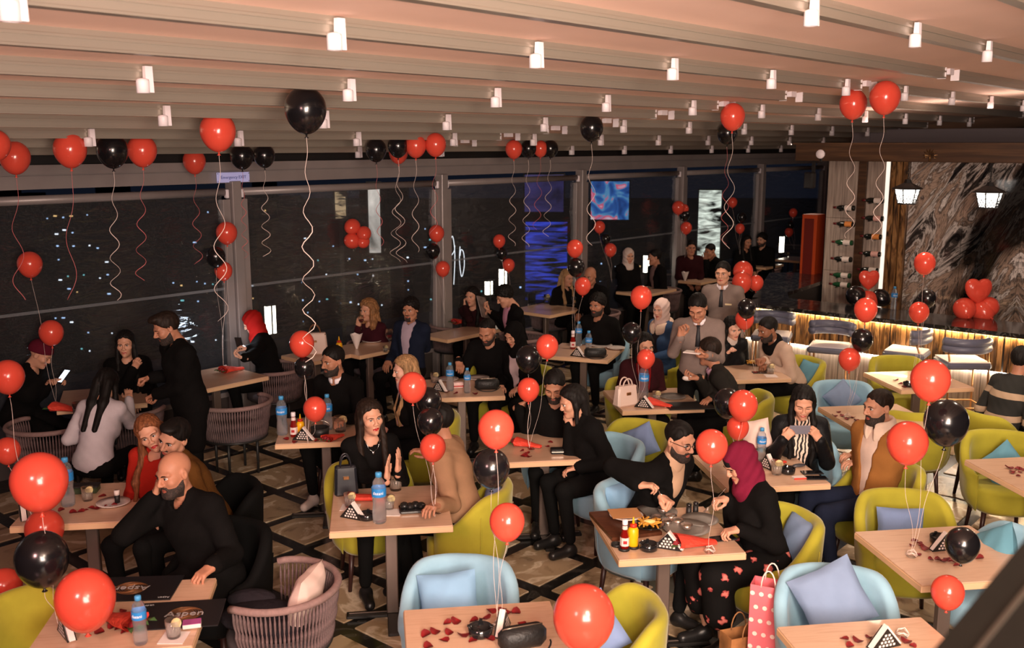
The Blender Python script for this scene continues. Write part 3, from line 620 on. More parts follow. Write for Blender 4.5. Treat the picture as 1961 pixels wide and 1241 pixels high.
def person(u,v,pose='sit',fb=0,lean=8,side=0,fh=None,hp=8,hr=0,sex='m',sk=1,hair=('short','black'),beard=None,top=('jacket',None),inner=None,legs=None,
           rh=None,lh=None,label='',s=None,zp=None,eyes='open',mouth=0,glasses=False,scarf=None,collar=None,tie=None,extra=None,lip=None,h=.0145,dz=0,shoe=None,dist=None,knees=None,legfb=None,push=0):
    """u,v: where the middle of the head stands in the photograph; height follows from the pose."""
    global NP; NP+=1
    fh=fb if fh is None else fh; s=(1.0 if sex=='m' else .95) if s is None else s
    zp=(.56 if pose=='sit' else .93*s) if zp is None else zp
    F=facing(fb); U=Vector((0,0,1)); Rt=F.cross(U)
    sp=(U*math.cos(R_(lean))+F*math.sin(R_(lean))); sp=(sp*math.cos(R_(side))+Rt*math.sin(R_(side))).normalized()
    Hf=facing(fh); Hup=U*math.cos(R_(hp))+Hf*math.sin(R_(hp)); Hfw=Hf*math.cos(R_(hp))-U*math.sin(R_(hp))
    Hr=Hfw.cross(Hup); Hup=(Hup*math.cos(R_(hr))+Hr*math.sin(R_(hr))).normalized(); RH=rot_basis(Hfw,Hup)
    neckv=(sp*.6+U*.4).normalized()*.085*s+Hup*.105*s+Hfw*.028*s
    zh=zp+sp.z*.50*s+neckv.z+dz; H0=P(u,v,zh)
    if push: H0=PD(u,v,H0.y+push)
    bb=toAB(H0)[1]; lim=8.85 if pose=='sit' else 8.4
    if bb>lim: H0=PD(u,v,H0.y*lim/bb)      # keep window guests on this side of the sheets
    nb=H0-neckv; pel=nb-sp*.50*s
    o0=Vector((pel.x,pel.y,0)); T=lambda p: np.array(Vector(p)-o0)
    cf=sp.cross(Rt)*-1; cf=(F-sp*F.dot(sp)).normalized(); cr=cf.cross(sp).normalized(); RC=np.array([cr,cf,sp]).T
    if legfb is not None: F2=facing(legfb); R2=F2.cross(U)
    else: F2,R2=F,Rt
    RP=np.array([R2,F2,U]).T
    che=nb-sp*.16*s; bel=nb-sp*.36*s
    sh={+1:nb-sp*.035*s+cr*(.175 if sex=='m' else .155)*s-cf*.0,-1:nb-sp*.035*s-cr*(.175 if sex=='m' else .155)*s}
    # legs
    J={}
    for g in(1,-1):
        hip=pel+R2*(.095*g*s)+U*(-.01)
        if pose=='sit':
            kk=(knees or {}).get(g,(.42,.115*g,.53)); kn=o0+F2*kk[0]*s+R2*kk[1]*s+U*kk[2]; an=kn-U*(kk[2]-.09)-F2*(.06 if len(kk)<4 else kk[3])
        else: kn=hip+F2*.03*s-U*.42*s+R2*.01*g; an=Vector((kn.x,kn.y,.09))-F2*.05
        J[g]=(hip,kn,an,an-U*.045+F2*.15)
    # arms
    A={}
    for g,spec in((1,rh),(-1,lh)):
        S=sh[g]; L1,L2=.29*s,.255*s
        if spec is None:
            if pose=='sit': spec=dict(w=o0+F*.27+Rt*(.10*g)+U*(.69),pose='relax',palm=(0,0,-1))
            else: spec=dict(w=S-U*.50+F*.08+Rt*.05*g,pose='relax',palm=tuple(-Rt*g))
        if 'pd' in spec: W=PD(spec['pd'][0],spec['pd'][1],nb.y+spec['pd'][2]); spec['px']=1
        elif 'px' in spec: W=P(*spec['px'])
        elif 'hd' in spec: W=H0+Vector(RH@np.array(spec['hd']))
        else: W=Vector(spec['w'])
        fd=Vector(spec['dir']).normalized() if 'dir' in spec else None
        if fd is not None: W=W-fd*.085*s      # px gives the middle of the hand
        elif 'px' in spec: W=W-(W-S).normalized()*.07*s
        D=W-S; dl=D.length; mxl=(L1+L2)*.985
        if dl>mxl: W=S+D*(mxl/dl); D=W-S; dl=mxl
        a=(L1*L1-L2*L2+dl*dl)/(2*dl); hgt=math.sqrt(max(L1*L1-a*a,0)); pole=Vector(spec['pole']) if 'pole' in spec else (-U*1.0+Rt*.32*g-F*.3)
        pp=pole-D*(pole.dot(D)/D.dot(D)); pp.normalize(); E=S+D*(a/dl)+pp*hgt
        if fd is None: fd=((W-E).normalized()+Vector((0,0,spec.get('drop',-.15)))).normalized()
        pal=Vector(spec.get('palm',(0,0,-1))); hz=-(pal-fd*pal.dot(fd)); 
        if hz.length<1e-3: hz=U.copy()
        hz.normalize(); hx=fd.cross(hz); Rh=np.array([hx,fd,hz]).T
        A[g]=(S,E,W,fd,Rh,spec.get('pose','relax'),(E-W).normalized())
    sm=skin(sk); V=[];Fc=[];MI=[]; off=0
    def addm(v,f,mi=0):
        nonlocal off; V.append(v); Fc.append(f+off); MI.append(np.full(len(f),mi) if np.isscalar(mi) else mi); off+=len(v)
    # body (skin), slim under the clothes
    t=.0
    def torso(p,g,k=.05):
        d=ell(p,T(pel+U*.02*s),np.array((.165,.12,.125))*s+g,RP); d=smin(d,ell(p,T(bel),np.array((.148 if sex=='m' else .128,.112,.17))*s+g,RC),k)
        d=smin(d,ell(p,T(che),np.array((.172 if sex=='m' else .15,.118,.175))*s+g,RC),k)
        if sex=='f':
            for q in(1,-1): d=smin(d,ell(p,T(che+cf*.075*s+cr*.07*q*s-sp*.04*s),np.array((.07,.065,.07))*s+g),.04)
        d=smin(d,cap(p,T(sh[1]-cr*.02),T(sh[-1]+cr*.02),.058*s+g),.05)
        for q in(1,-1): d=smin(d,cap(p,T(nb+sp*.02),T(sh[q]-cr*.05*q),.05*s+g*.7,.045*s+g),.04)
        return d
    def arms(p,d,g,k=.03,end=0.,thin=1.):
        for q in(1,-1):
            S,E,W=A[q][0],A[q][1],A[q][2]; We=W+A[q][6]*end
            e=cap(p,T(S),T(E),(.052 if sex=='m' else .045)*s*thin+g,.041*s*thin+g); e=smin(e,cap(p,T(E),T(We),.041*s*thin+g,(.031 if sex=='m' else .027)*s*thin+g),.02); d=smin(d,e,k)
        return d
    def legf(p,d,g,k=.04,end=.0,wide=1.):
        for q in(1,-1):
            hp_,kn,an,to=J[q]; e=cap(p,T(hp_),T(kn),.083*s+g,.058*s*wide+g); e=smin(e,cap(p,T(kn),T(an+U*end),.056*s*wide+g,.040*s*wide+g),.03); d=smin(d,e,k) if d is not None else e
        return d
    pts=[T(x) for x in (nb,pel,*[j for q in J.values() for j in q],*[j for q in A.values() for j in q[:3]])]; lo=np.min(pts,0)-.2; hi=np.max(pts,0)+.2
    addm(*iso(lambda p:legf(p,arms(p,torso(p,-.022),-.009),-.016),lo,hi,.024))
    hv,hf=HEADS[sex,1 if mouth else 0]
    lipm=(np.abs(hv[:,0])<.025)&(hv[:,1]>.072)&(np.abs(hv[:,2]+.0715)<.0125-.25*np.abs(hv[:,0]))
    Hc=T(H0); addm((hv*s)@RH.T+Hc,hf,np.where(lipm[hf].mean(1)>.6,1,0))
    for q in(1,-1):
        S,E,W,fd,Rh,po,_=A[q]; v,f=HANDS[po]; v=v.copy(); hs=s*(1.0 if sex=='m' else .92)
        if q<0: pass
        # the thumb lies on hx for a palm-down right hand's left side: mirror so it points to the body's middle
        mir=-1 if q>0 else 1
        v[:,0]*=mir; f=f if mir>0 else f[:,::-1]; addm((v*hs)@Rh.T+T(W),f)
    me=np_mesh('person',np.concatenate(V),np.concatenate(Fc)); me.materials.append(sm); me.materials.append(lips(lip if lip is not None else sk))
    me.polygons.foreach_set('material_index',np.concatenate(MI).astype(np.int32)) if len(me.polygons)==sum(map(len,MI)) else None
    ob=link('person',me,None,tuple(o0),label=label,cat='person')
    def part(name,fn,lo,hi,hh,m):
        v,f=iso(fn,lo,hi,hh)
        if len(v)<4: return None
        me=np_mesh(name,v,f); me.materials.append(m); return link(name,me,ob)
    def hpart(name,fn,lo,hi,hh,m):
        v,f=iso(fn,lo,hi,hh)
        if len(v)<4: return None
        me=np_mesh(name,(v*s)@RH.T+Hc,f); me.materials.append(m); return link(name,me,ob)
    hsp=lambda X:(RH.T@(T(X)-Hc))/s
    dn=RH.T@np.array((0,0,-1.)); bk=RH.T@np.array(-F)
    # eyes, lashes, brows
    for q in(1,-1):
        m=MB(); opn=eyes=='open'
        if opn:
            m.ball((.031*q,.0785,.0),(.0135,.0105,.0068),10,8); m.mi=1; m.ball((.031*q+.002*(1 if fh-fb>0 else 0),.0868,-.0003),(.0058,.0035,.0060),8,6)
        m.mi=2; zz=.0062 if opn else -.003
        m.tube([(.031*q+x,.0885-abs(x)*.35-.0*abs(x),zz-abs(x)*abs(x)*20) for x in(-.0145,-.008,0,.008,.0145)],[.0012,.002,.0024,.002,.0012],5)
        me=m.mesh('eye',[M_eye,M_iris,M_hair('black')]); 
        a=np.array([x.co for x in me.vertices])
        for x,c in zip(me.vertices,(a*s)@RH.T+Hc): x.co=c
        link('eye',me,ob)
        m=MB(); m.tube([(.031*q+x*q,.0935-max(0,x)*.4+.0015,.0185+.003-(x-.004)**2*14) for x in(-.019,-.010,0,.010,.020)],[.0022,.0034,.0036,.003,.0012] if sex=='m' else [.0016,.0024,.0026,.002,.001],5)
        me=m.mesh('eyebrow',M_hair('black' if hair[1] in('black','none') else 'dkbrown')); a=np.array([x.co for x in me.vertices])
        for x,c in zip(me.vertices,(a*s)@RH.T+Hc): x.co=c
        link('eyebrow',me,ob)
    if mouth:
        m=MB(); m.ball((0,.080,-.0685),(.018,.008,.005),10,6); me=m.mesh('teeth',mat('teeth',(.75,.72,.68),.2)); a=np.array([x.co for x in me.vertices])
        for x,c in zip(me.vertices,(a*s)@RH.T+Hc): x.co=c
        link('teeth',me,ob)
    if glasses:
        m=MB()
        for q in(1,-1):
            m.tube([(.032*q+.023*math.cos(t),.104-.004*abs(math.cos(t)),-.002+.017*math.sin(t)*(1 if math.sin(t)>0 else .95)) for t in [2*PI*k/14 for k in range(14)]],.0021,5,True)
            m.tube([(.055*q,.1,.004),(.075*q,.06,.006),(.084*q,-.01,.0)],.002,5)
        m.tube([(-.009,.104,.002),(0,.107,.004),(.009,.104,.002)],.0018,5); me=m.mesh('eyeglasses',M_dark); a=np.array([x.co for x in me.vertices])
        for x,c in zip(me.vertices,(a*s)@RH.T+Hc): x.co=c
        link('eyeglasses',me,ob)
    if beard: hpart('beard',lambda p:beard_sdf(p,beard,head_sdf(p,sex)),(-.1,-.03,-.15),(.1,.13,.05),.0055,mat('stubble',(.06,.035,.025),.8) if beard=='stubble' else M_beard)
    st,hc=hair
    if st=='short': hpart('hair',lambda p:hair_cap(p,.008),(-.11,-.14,-.12),(.11,.12,.15),.0065,M_hair(hc))
    elif st=='crop': hpart('hair',lambda p:hair_cap(p,.003,.074,.95,.1),(-.11,-.14,-.12),(.11,.12,.15),.0058,M_hair(hc))
    elif st=='receding': hpart('hair',lambda p:hair_cap(p,.004,.095,1.05,-.25),(-.11,-.14,-.12),(.11,.12,.15),.0058,M_hair(hc))
    elif st=='quiff': hpart('hair',lambda p:smin(hair_cap(p,.009),ell(p,(0,.05,.105),(.058,.06,.03)),.02),(-.11,-.14,-.12),(.11,.14,.17),.0065,M_hair(hc))
    elif st=='curlytop':
        def fn(p):
            d=hair_cap(p,.02,.06,.85); return d+.006*np.sin(p[:,0]*110)*np.sin(p[:,1]*120)*np.sin(p[:,2]*110+1)
        hpart('hair',fn,(-.13,-.16,-.12),(.13,.14,.17),.0065,M_hair(hc))
    elif st in('long','bob','wavy','curls'):
        L={'long':.40,'bob':.13,'wavy':.36,'curls':.17}[st]; th={'curls':.03}.get(st,.014)
        def fn(p):
            d=hair_cap(p,th,.074,.8,0); wv=.012*np.sin(p[:,2]*38+1) if st in('wavy','curls') else 0
            q=p.copy(); q[:,0]=q[:,0]+wv*.5
            d=smax(d,-ell(p,(0,.132,-.015),(.055,.10,.118)),.015)
            w=.022 if st!='curls' else .042
            for g in(1,-1):
                a=np.array((.066*g,.010,.045)); b=np.array((.077*g,.0,-.03)); d=smin(d,cap(q,a,b,.02,w),.03)
                if st in('long','wavy'):
                    X=[hsp(nb+cr*.085*g*s+cf*.055*s+sp*.02),hsp(che+cr*.085*g*s+cf*.150*s),hsp(che+cr*.08*g*s+cf*.165*s-sp*.15*s)]
                    d=smin(d,cap(q,b,X[0],w,.026),.02); d=smin(d,cap(q,X[0],X[1],.026,.024),.02); d=smin(d,cap(q,X[1],X[2],.024,.012),.02)
                    Y=[hsp(nb-cf*.075*s+cr*.05*g*s),hsp(che-cf*.145*s+cr*.05*g*s-sp*.08*s)]; bb0=np.array((.045*g,-.078,-.02))
                    d=smin(d,cap(q,bb0,Y[0],.045,.04),.03); d=smin(d,cap(q,Y[0],Y[1],.04,.02),.03)
                else:
                    e_=b+dn*L+np.array((.012*g,.0,0)); d=smin(d,cap(q,b,e_,w,.016 if st!='curls' else .045),.03)
                    d=smin(d,cap(q,np.array((.045*g,-.075,.0)),np.array((.05*g,-.08,-.02))+dn*L*1.05+bk*.03,.045,.028 if st!='curls' else .05),.03)
            if st not in('long','wavy'): d=smin(d,cap(q,np.array((0,-.085,.02)),np.array((0,-.09,-.02))+dn*L*1.0+bk*.035,.05,.03),.03)
            fr=.005 if st=='curls' else .0028
            return d+fr*np.sin(q[:,0]*190+p[:,1]*60)*np.cos(p[:,1]*150)+(0.006*np.sin(p[:,0]*90)*np.sin(p[:,1]*95)*np.sin(p[:,2]*85) if st=='curls' else 0)
        ext=dn*L*1.1
        if st in('long','wavy'): EX=[hsp(che+cf*.165*s-sp*.17*s+cr*.1*s),hsp(che+cf*.165*s-sp*.17*s-cr*.1*s),hsp(che-cf*.16*s-sp*.1*s)]; ext=np.min(EX,0); ext2=np.max(EX,0)
        else: ext2=ext
        hpart('hair',fn,np.minimum((-.15,-.19,-.14),np.minimum(ext,0)+(-.06,-.06,-.06)),np.maximum((.15,.13,.155),np.maximum(ext,ext2)+np.array((.1,.1,.1))),.0078,M_hair(hc))
    elif st=='bun': 
        hpart('hair',lambda p:smin(hair_cap(p,.009),ell(p,(0,-.125,.02),(.035,.03,.035)),.02),(-.11,-.18,-.12),(.11,.12,.15),.0065,M_hair(hc))
    elif st=='hijab':
        m_=hc if not isinstance(hc,str) else cloth('hijab_'+hc,(.02,.018,.02))
        def fn(p):
            d=ell(p,(0,-.018,.03),(.092,.114,.104)); d=smin(d,ell(p,(0,.0,-.06),(.088,.098,.09)),.04)
            d=smax(d,-ell(p,(0,.118,-.026),(.059,.106,.100)),.012)
            b=np.array((0,-.03,-.1)); d2=cap(p,b,b+dn*.10+np.array((0,.0,0)),.085,.115); d2=smax(d2,-ell(p,(0,.115,-.02),(.056,.10,.095)),.015); d=smin(d,d2,.035)
            return d+.003*np.sin(p[:,2]*95+p[:,0]*40+p[:,1]*55)
        hpart('headscarf',fn,(-.16,-.19,-.32),(.16,.17,.155),.0085,m_)
        if extra=='undercap': hpart('undercap',lambda p:smax(ell(p,(0,-.012,.034),(.083,.106,.094)),-(p[:,1]-.03)*.8-(p[:,2]-.02)*.4,.01),(-.11,-.13,-.1),(.11,.14,.15),.007,cloth('undercap',(.012,.011,.011)))
    elif st=='cap':
        hpart('headwear',lambda p:smax(ell(p,(0,-.016,.036),(.092,.116,.104)),.02-p[:,2]+(p[:,1]*.25),.012),(-.12,-.15,-.06),(.12,.14,.16),.008,hc if not isinstance(hc,str) else cloth('cap',(.1,.01,.015)))
    # clothes
    kind,tm=top
    tm=tm or cloth('black_coat',(.0045,.004,.004)); g={'jacket':.019,'blazer':.016,'coat':.024,'sweater':.013,'shirt':.007,'puffer':.028,'knit':.014}[kind]
    openf=inner is not None
    nbT=T(nb); cheT=T(che)
    wr=.0028
    def topf(p):
        d=torso(p,g)
        if openf:
            q=(p-cheT)@RC; wd=.018+np.clip((q[:,2]+.26)/.42,0,1)*.062; d=smax(d,-np.maximum(np.abs(q[:,0])-wd*s,-(q[:,1]-.03)),.008)
        d=arms(p,d,g*.9,.03,.012)
        low=pel-U*(.06 if kind!='coat' else .30)
        if kind=='coat': 
            for q in(1,-1): d=smin(d,cap(p,T(J[q][0]),T(J[q][0]+(J[q][1]-J[q][0])*.75),.10*s,.085*s),.05)
        d=smax(d,-(p-T(pel))@np.array(U)-(.085 if kind!='coat' else .4),.01)
        nk=cap(p,nbT-np.array(sp)*.04+np.array(cf)*.02,nbT+np.array(sp)*.12+np.array(cf)*.05,.056*s,.058*s)
        d=smax(d,-nk,.01)
        q=(p-cheT)@RC
        return d+wr*np.sin(q[:,2]*55+q[:,0]*30)*np.sin(q[:,0]*40+q[:,2]*18+q[:,1]*33)
    armp=[T(x) for x in (nb+sp*.1,pel-U*.12,sh[1],sh[-1],*[j for q in A.values() for j in q[:3]])]+([T(J[1][1]),T(J[-1][1])] if kind=='coat' else []); lo2=np.min(armp,0)-.16; hi2=np.max(armp,0)+.16
    tob=part({'jacket':'jacket','blazer':'blazer','coat':'coat','sweater':'sweater','shirt':'shirt','puffer':'jacket','knit':'sweater'}[kind],topf,lo2,hi2,h,tm)
    if openf:
        part('shirt',lambda p:smax(torso(p,.004),-cap(p,nbT,nbT+np.array(sp)*.12+np.array(cf)*.05,.05*s),.01),np.min([T(nb),T(pel)],0)-.27,np.max([T(nb),T(pel)],0)+.27,.014,inner)
    def ring(r,t_,z,m_,nm,op=0.):
        def fn(p):
            q=(p-nbT-np.array(sp)*z*s)@RC; q[:,2]-=(-q[:,1]*.25); rr=np.linalg.norm((q[:,:2]-np.array((0,.012))),axis=1)-r*s; d=np.sqrt(rr*rr+(q[:,2]*t_[0])**2)-t_[1]
            if op: d=smax(d,-np.maximum(np.abs(q[:,0])-op*np.clip(q[:,1]*8,0,1)*1.0,-(q[:,1]-.02)),.005)
            return d
        part(nm,fn,nbT-.19,nbT+.19,.0085,m_)
    if collar:
        ck,cm=collar
        if ck=='shirt': ring(.060,(.5,.013),.035,cm,'shirt_collar',.02)
        elif ck=='turtle': ring(.056,(.32,.016),.045,cm,'turtleneck')
        elif ck=='sherpa': ring(.078,(.42,.030),.03,cm,'sherpa_collar',.035)
        elif ck=='fleece': ring(.112,(.55,.034),-.015,cm,'fleece_collar',.03)
        elif ck=='hood': ring(.085,(.5,.030),.015,cm,'collar')
        elif ck=='lapel': ring(.072,(.4,.018),.02,cm,'collar',.03)
    if tie:
        q0=nb+cf*.078*s-sp*.005; q1=che+cf*.137*s-sp*.03
        m=MB(); m.tube([T(q0),T(q0-sp*.03+cf*.03),T(q0*.5+q1*.5+cf*.02),T(q1)],[.018,.013,.02,.024],6,flat=.45); m.obj('necktie',tie,ob)
    if scarf:
        sk_,smt=scarf
        if sk_=='neck':
            part('scarf',lambda p:smin(np.abs(cap(p,nbT+np.array(sp)*.02+np.array(cf)*.01,nbT+np.array(sp)*.05+np.array(cf)*.02,.075*s))-.02,smin(cap(p,T(nb+cf*.07+cr*.05),T(che+cf*.13+cr*.06-sp*.12),.03,.035),cap(p,T(nb+cf*.07-cr*.05),T(che+cf*.13-cr*.04-sp*.2),.03,.035),.01),.02),np.min([T(nb),T(che-sp*.25)],0)-.2,np.max([T(nb),T(che-sp*.25)],0)+.2,.011,smt)
        if sk_=='drape':
            part('headscarf_drape',lambda p:smin(cap(p,T(H0-Hup*.1-Hfw*.02),T(che+cf*.09),.085,.12),cap(p,T(nb-cf*.02),T(che+cf*.10-sp*.14),.1,.06),.05)+.004*np.sin(p[:,2]*70+p[:,0]*60),np.min([T(H0),T(che-sp*.2)],0)-.2,np.max([T(H0),T(che)],0)+.2,.012,smt)
    lm=legs or cloth('black_trousers',(.005,.005,.005))
    if lm=='skirt' or (isinstance(lm,tuple) and lm[0]=='skirt'):
        mm=lm[1]; 
        def sk_f(p):
            d=ell(p,T(pel),np.array((.175,.135,.13))*s,RP); a,b=J[1],J[-1]
            d=smin(d,cap(p,T(a[0]),T(a[1]),.105,.095),.06); d=smin(d,cap(p,T(b[0]),T(b[1]),.105,.095),.06); 
            d=smin(d,cap(p,T(a[1]),T(a[2]*.55+a[1]*.45),.09,.10),.05); d=smin(d,cap(p,T(b[1]),T(b[2]*.55+b[1]*.45),.09,.10),.05); return d
        part('skirt',sk_f,lo,hi,.017,mm)
    else: part('trousers',lambda p:smax(legf(p,ell(p,T(pel),np.array((.172,.128,.12))*s,RP),.006,.05,.05),(p-T(pel))@np.array(U)-.11,.01),lo,hi,.019,lm)
    shm=shoe or mat('black_leather',(.012,.011,.011),.35)
    for q in(1,-1):
        hp_,kn,an,to=J[q]; part('shoe',lambda p:smax(smin(cap(p,T(an-U*.02),T(an-U*.045-F2*.02),.042,.04),cap(p,T(an-U*.04),T(to-U*.005),.042,.036),.03),-(p[:,2]-.004),.006),T(an)-np.array((.27,.27,.14)),T(an)+np.array((.27,.27,.1)),.0115,shm)
    return ob,dict(A=A,H=H0,RH=RH,o0=o0,nb=nb,che=che,F=F,Rt=Rt,J=J,s=s)
# ================================================================ FURNITURE
def frot(phi): return R_(phi+180)
def velvet(n,c):
    def f(N,L,b):
        n_=N.new('ShaderNodeTexNoise'); n_.inputs['Scale'].default_value=4; n_.inputs['Detail'].default_value=4; L.new(texco(N,L),n_.inputs['Vector'])
        r=ramp(N,[(.3,tuple(x*.82 for x in c)),(.7,tuple(min(1,x*1.12) for x in c))]); L.new(n_.outputs['Fac'],r.inputs[0]); L.new(r.outputs[0],b.inputs['Base Color']); b.inputs['Sheen Weight'].default_value=.25 if n!='black' else 0; b.inputs['Specular IOR Level'].default_value=.15; b.inputs['Sheen Roughness'].default_value=.4
    return ramp_mat('velvet_'+n,f,.85)
VEL={'yellow':velvet('yellow',srgb(166,158,52)),'blue':velvet('blue',srgb(140,178,198)),'black':velvet('black',(.002,.002,.002))}
M_leg=mat('dark_leg_wood',(.035,.012,.010),.4,var=.2,scale=12)
def ss(x,a,b): t=min(1,max(0,(x-a)/(b-a))); return t*t*(3-2*t)
def tub_meshes():
    m=MB(); rows=[]; n=44
    for i in range(n+1):
        th=-2.2+4.4*i/n; c=math.cos(th); sx,sy=math.sin(th),-math.cos(th)
        top=.585+.225*ss(c,-.35,.75); endf=ss(2.2-abs(th),0,.22)
        zb=.27; prof=[]
        for z,off in ((zb,-.060),(zb+.05,-.028),(.40,-.008),(.50,0.0),(top-.05,.012)): prof.append((.30+off,z))
        for q in range(5): a=PI*q/4; prof.append((.30+.012-.034+.034*math.cos(a),top-.03+.034*math.sin(a)))
        for z,off in ((top-.06,-.058),(.50,-.075),(.40,-.085)): prof.append((.30+off,z))
        mid=.268; rr=[]
        for r,z in prof:
            r2=mid+(r-mid)*(.25+.75*endf); k=1.0+.05*abs(math.sin(2*th))
            rr.append((sx*r2*k*1.02,sy*r2*k*.98+.0,z if z<.45 else .45+(z-.45)*(.80+.20*endf)))
        rows.append(rr)
    m.grid(rows,True,closev=True); m.add(rows[0],[tuple(range(len(rows[0])))]); m.add(rows[-1],[tuple(range(len(rows[0])))[::-1]])
    sh=m
    m2=MB()
    def sup(r,z,n=28):
        out=[]
        for k in range(n):
            t=2*PI*k/n; c,s=math.cos(t),math.sin(t); e=.72; out.append((r*math.copysign(abs(c)**e,c),.015+r*1.02*math.copysign(abs(s)**e,s),z))
        return out
    R=[sup(r,z) for r,z in((.15,.262),(.215,.27),(.238,.30),(.243,.34),(.243,.43),(.235,.452),(.20,.464),(.10,.468))]
    m2.grid(R,True,closev=True,flip=False); m2.add(R[0],[tuple(range(27,-1,-1))]); m2.add(R[-1],[tuple(range(28))],True)
    m3=MB(); m3.tube([(.28*math.sin(t)*1.08,-.28*math.cos(t)*1.04,.57+.225*ss(math.cos(t),-.35,.75)) for t in[0]],.004)if 0 else None
    s1=[]
    for sg in(1,-1):
        s1.append(MB()); th=1.05*sg; s1[-1].tube([(math.sin(th)*r*1.07,-math.cos(th)*r*1.03,z) for r,z in((.245,.28),(.275,.33),(.296,.40),(.304,.50),(.314,.68))],.0035,5)
    lg=MB(); lg.lathe([(.0,0),(.013,0),(.021,.29),(.0,.29)],10)
    return sh,m2,s1,lg
_t=tub_meshes(); TUB={c:(_t[0].mesh('shell',VEL[c]),_t[1].mesh('seat',VEL[c]),_t[2][0].mesh('piping',VEL[c]),_t[2][1].mesh('piping',VEL[c])) for c in VEL}; LEGME=_t[3].mesh('leg',M_leg)
def tub(x,y,phi,color,label,group=None):
    a,b,c,c2=TUB[color]; t=empty('tub_chair',(x,y,0),frot(phi),label=label,cat='chair',group=group or 'velvet tub chairs')
    link('shell',a,t); link('seat',b,t); link('piping',c,t); link('piping',c2,t)
    for sx in(1,-1):
        for sy in(1,-1): link('leg',LEGME,t,(.19*sx,.19*sy-.01,0),rot=(R_(5*sy),R_(-5*sx),0))
    return t
def tubpx(u,v,phi,color,label,z=.81):
    p=P(u,v,z)+facing(phi)*.28; return tub(p.x,p.y,phi,color,label)
def pillow_mesh(w=.40,h=.40,t=.075):
    m=MB(); n=16; out=[]
    for sg in(1,-1):
        V=[]
        for i in range(n+1):
            r=[]
            for j in range(n+1):
                a,b=-1+2*i/n,-1+2*j/n; k=(max(0,1-a*a)*max(0,1-b*b))**.42; pin=1-.07*(1-abs(a*b))*(abs(a)**6+abs(b)**6)
                r.append((a*w/2*pin,sg*t*k*(1+.06*math.sin(a*7+b*5)),b*h/2*pin))
            V.append(r)
        m.grid(V,True,flip=(sg<0))
    return m
def M_cush(n,c): return mat('cushion_'+n,c,.85,var=.07,scale=5,bump=.15,bscale=18)
CUSH={'blue':M_cush('blue',srgb(128,168,202)),'lavender':M_cush('lavender',srgb(116,136,176)),'grey_blue':M_cush('grey_blue',srgb(122,142,174)),'yellow':M_cush('yellow',srgb(176,166,54)),'grey':M_cush('grey',srgb(70,70,78)),'cream':M_cush('cream',srgb(222,196,186)),'teal':M_cush('teal',srgb(92,144,164))}
_pm={}
def cushion(loc,phi,color,label,tilt=18,roll=0,size=.40,hs=1.0):
    k=(color,size,hs)
    if k not in _pm: _pm[k]=pillow_mesh(size,size*hs).mesh('cushion',CUSH[color])
    o=link('cushion',_pm[k],None,loc,label=label,cat='cushion',group='square cushions on the tub chairs')
    o.matrix_world=Matrix.Translation(loc)@Matrix.Rotation(frot(phi),4,'Z')@Matrix.Rotation(R_(tilt),4,'X')@Matrix.Rotation(R_(roll),4,'Y'); return o
def seat_cushion(ch,phi,color,label,dx=0,roll=0,size=.31,hs=1.0,dy=-.12,dz=0,turn=0,tilt=16):
    F=facing(phi); Rt=F.cross(Vector((0,0,1))); l=Vector(ch.location)+F*dy+Rt*dx+Vector((0,0,.47+size*hs*.5+dz+(.06 if abs(roll)>20 else 0)))
    return cushion(l,phi+turn,color,label,tilt,roll,size,hs)
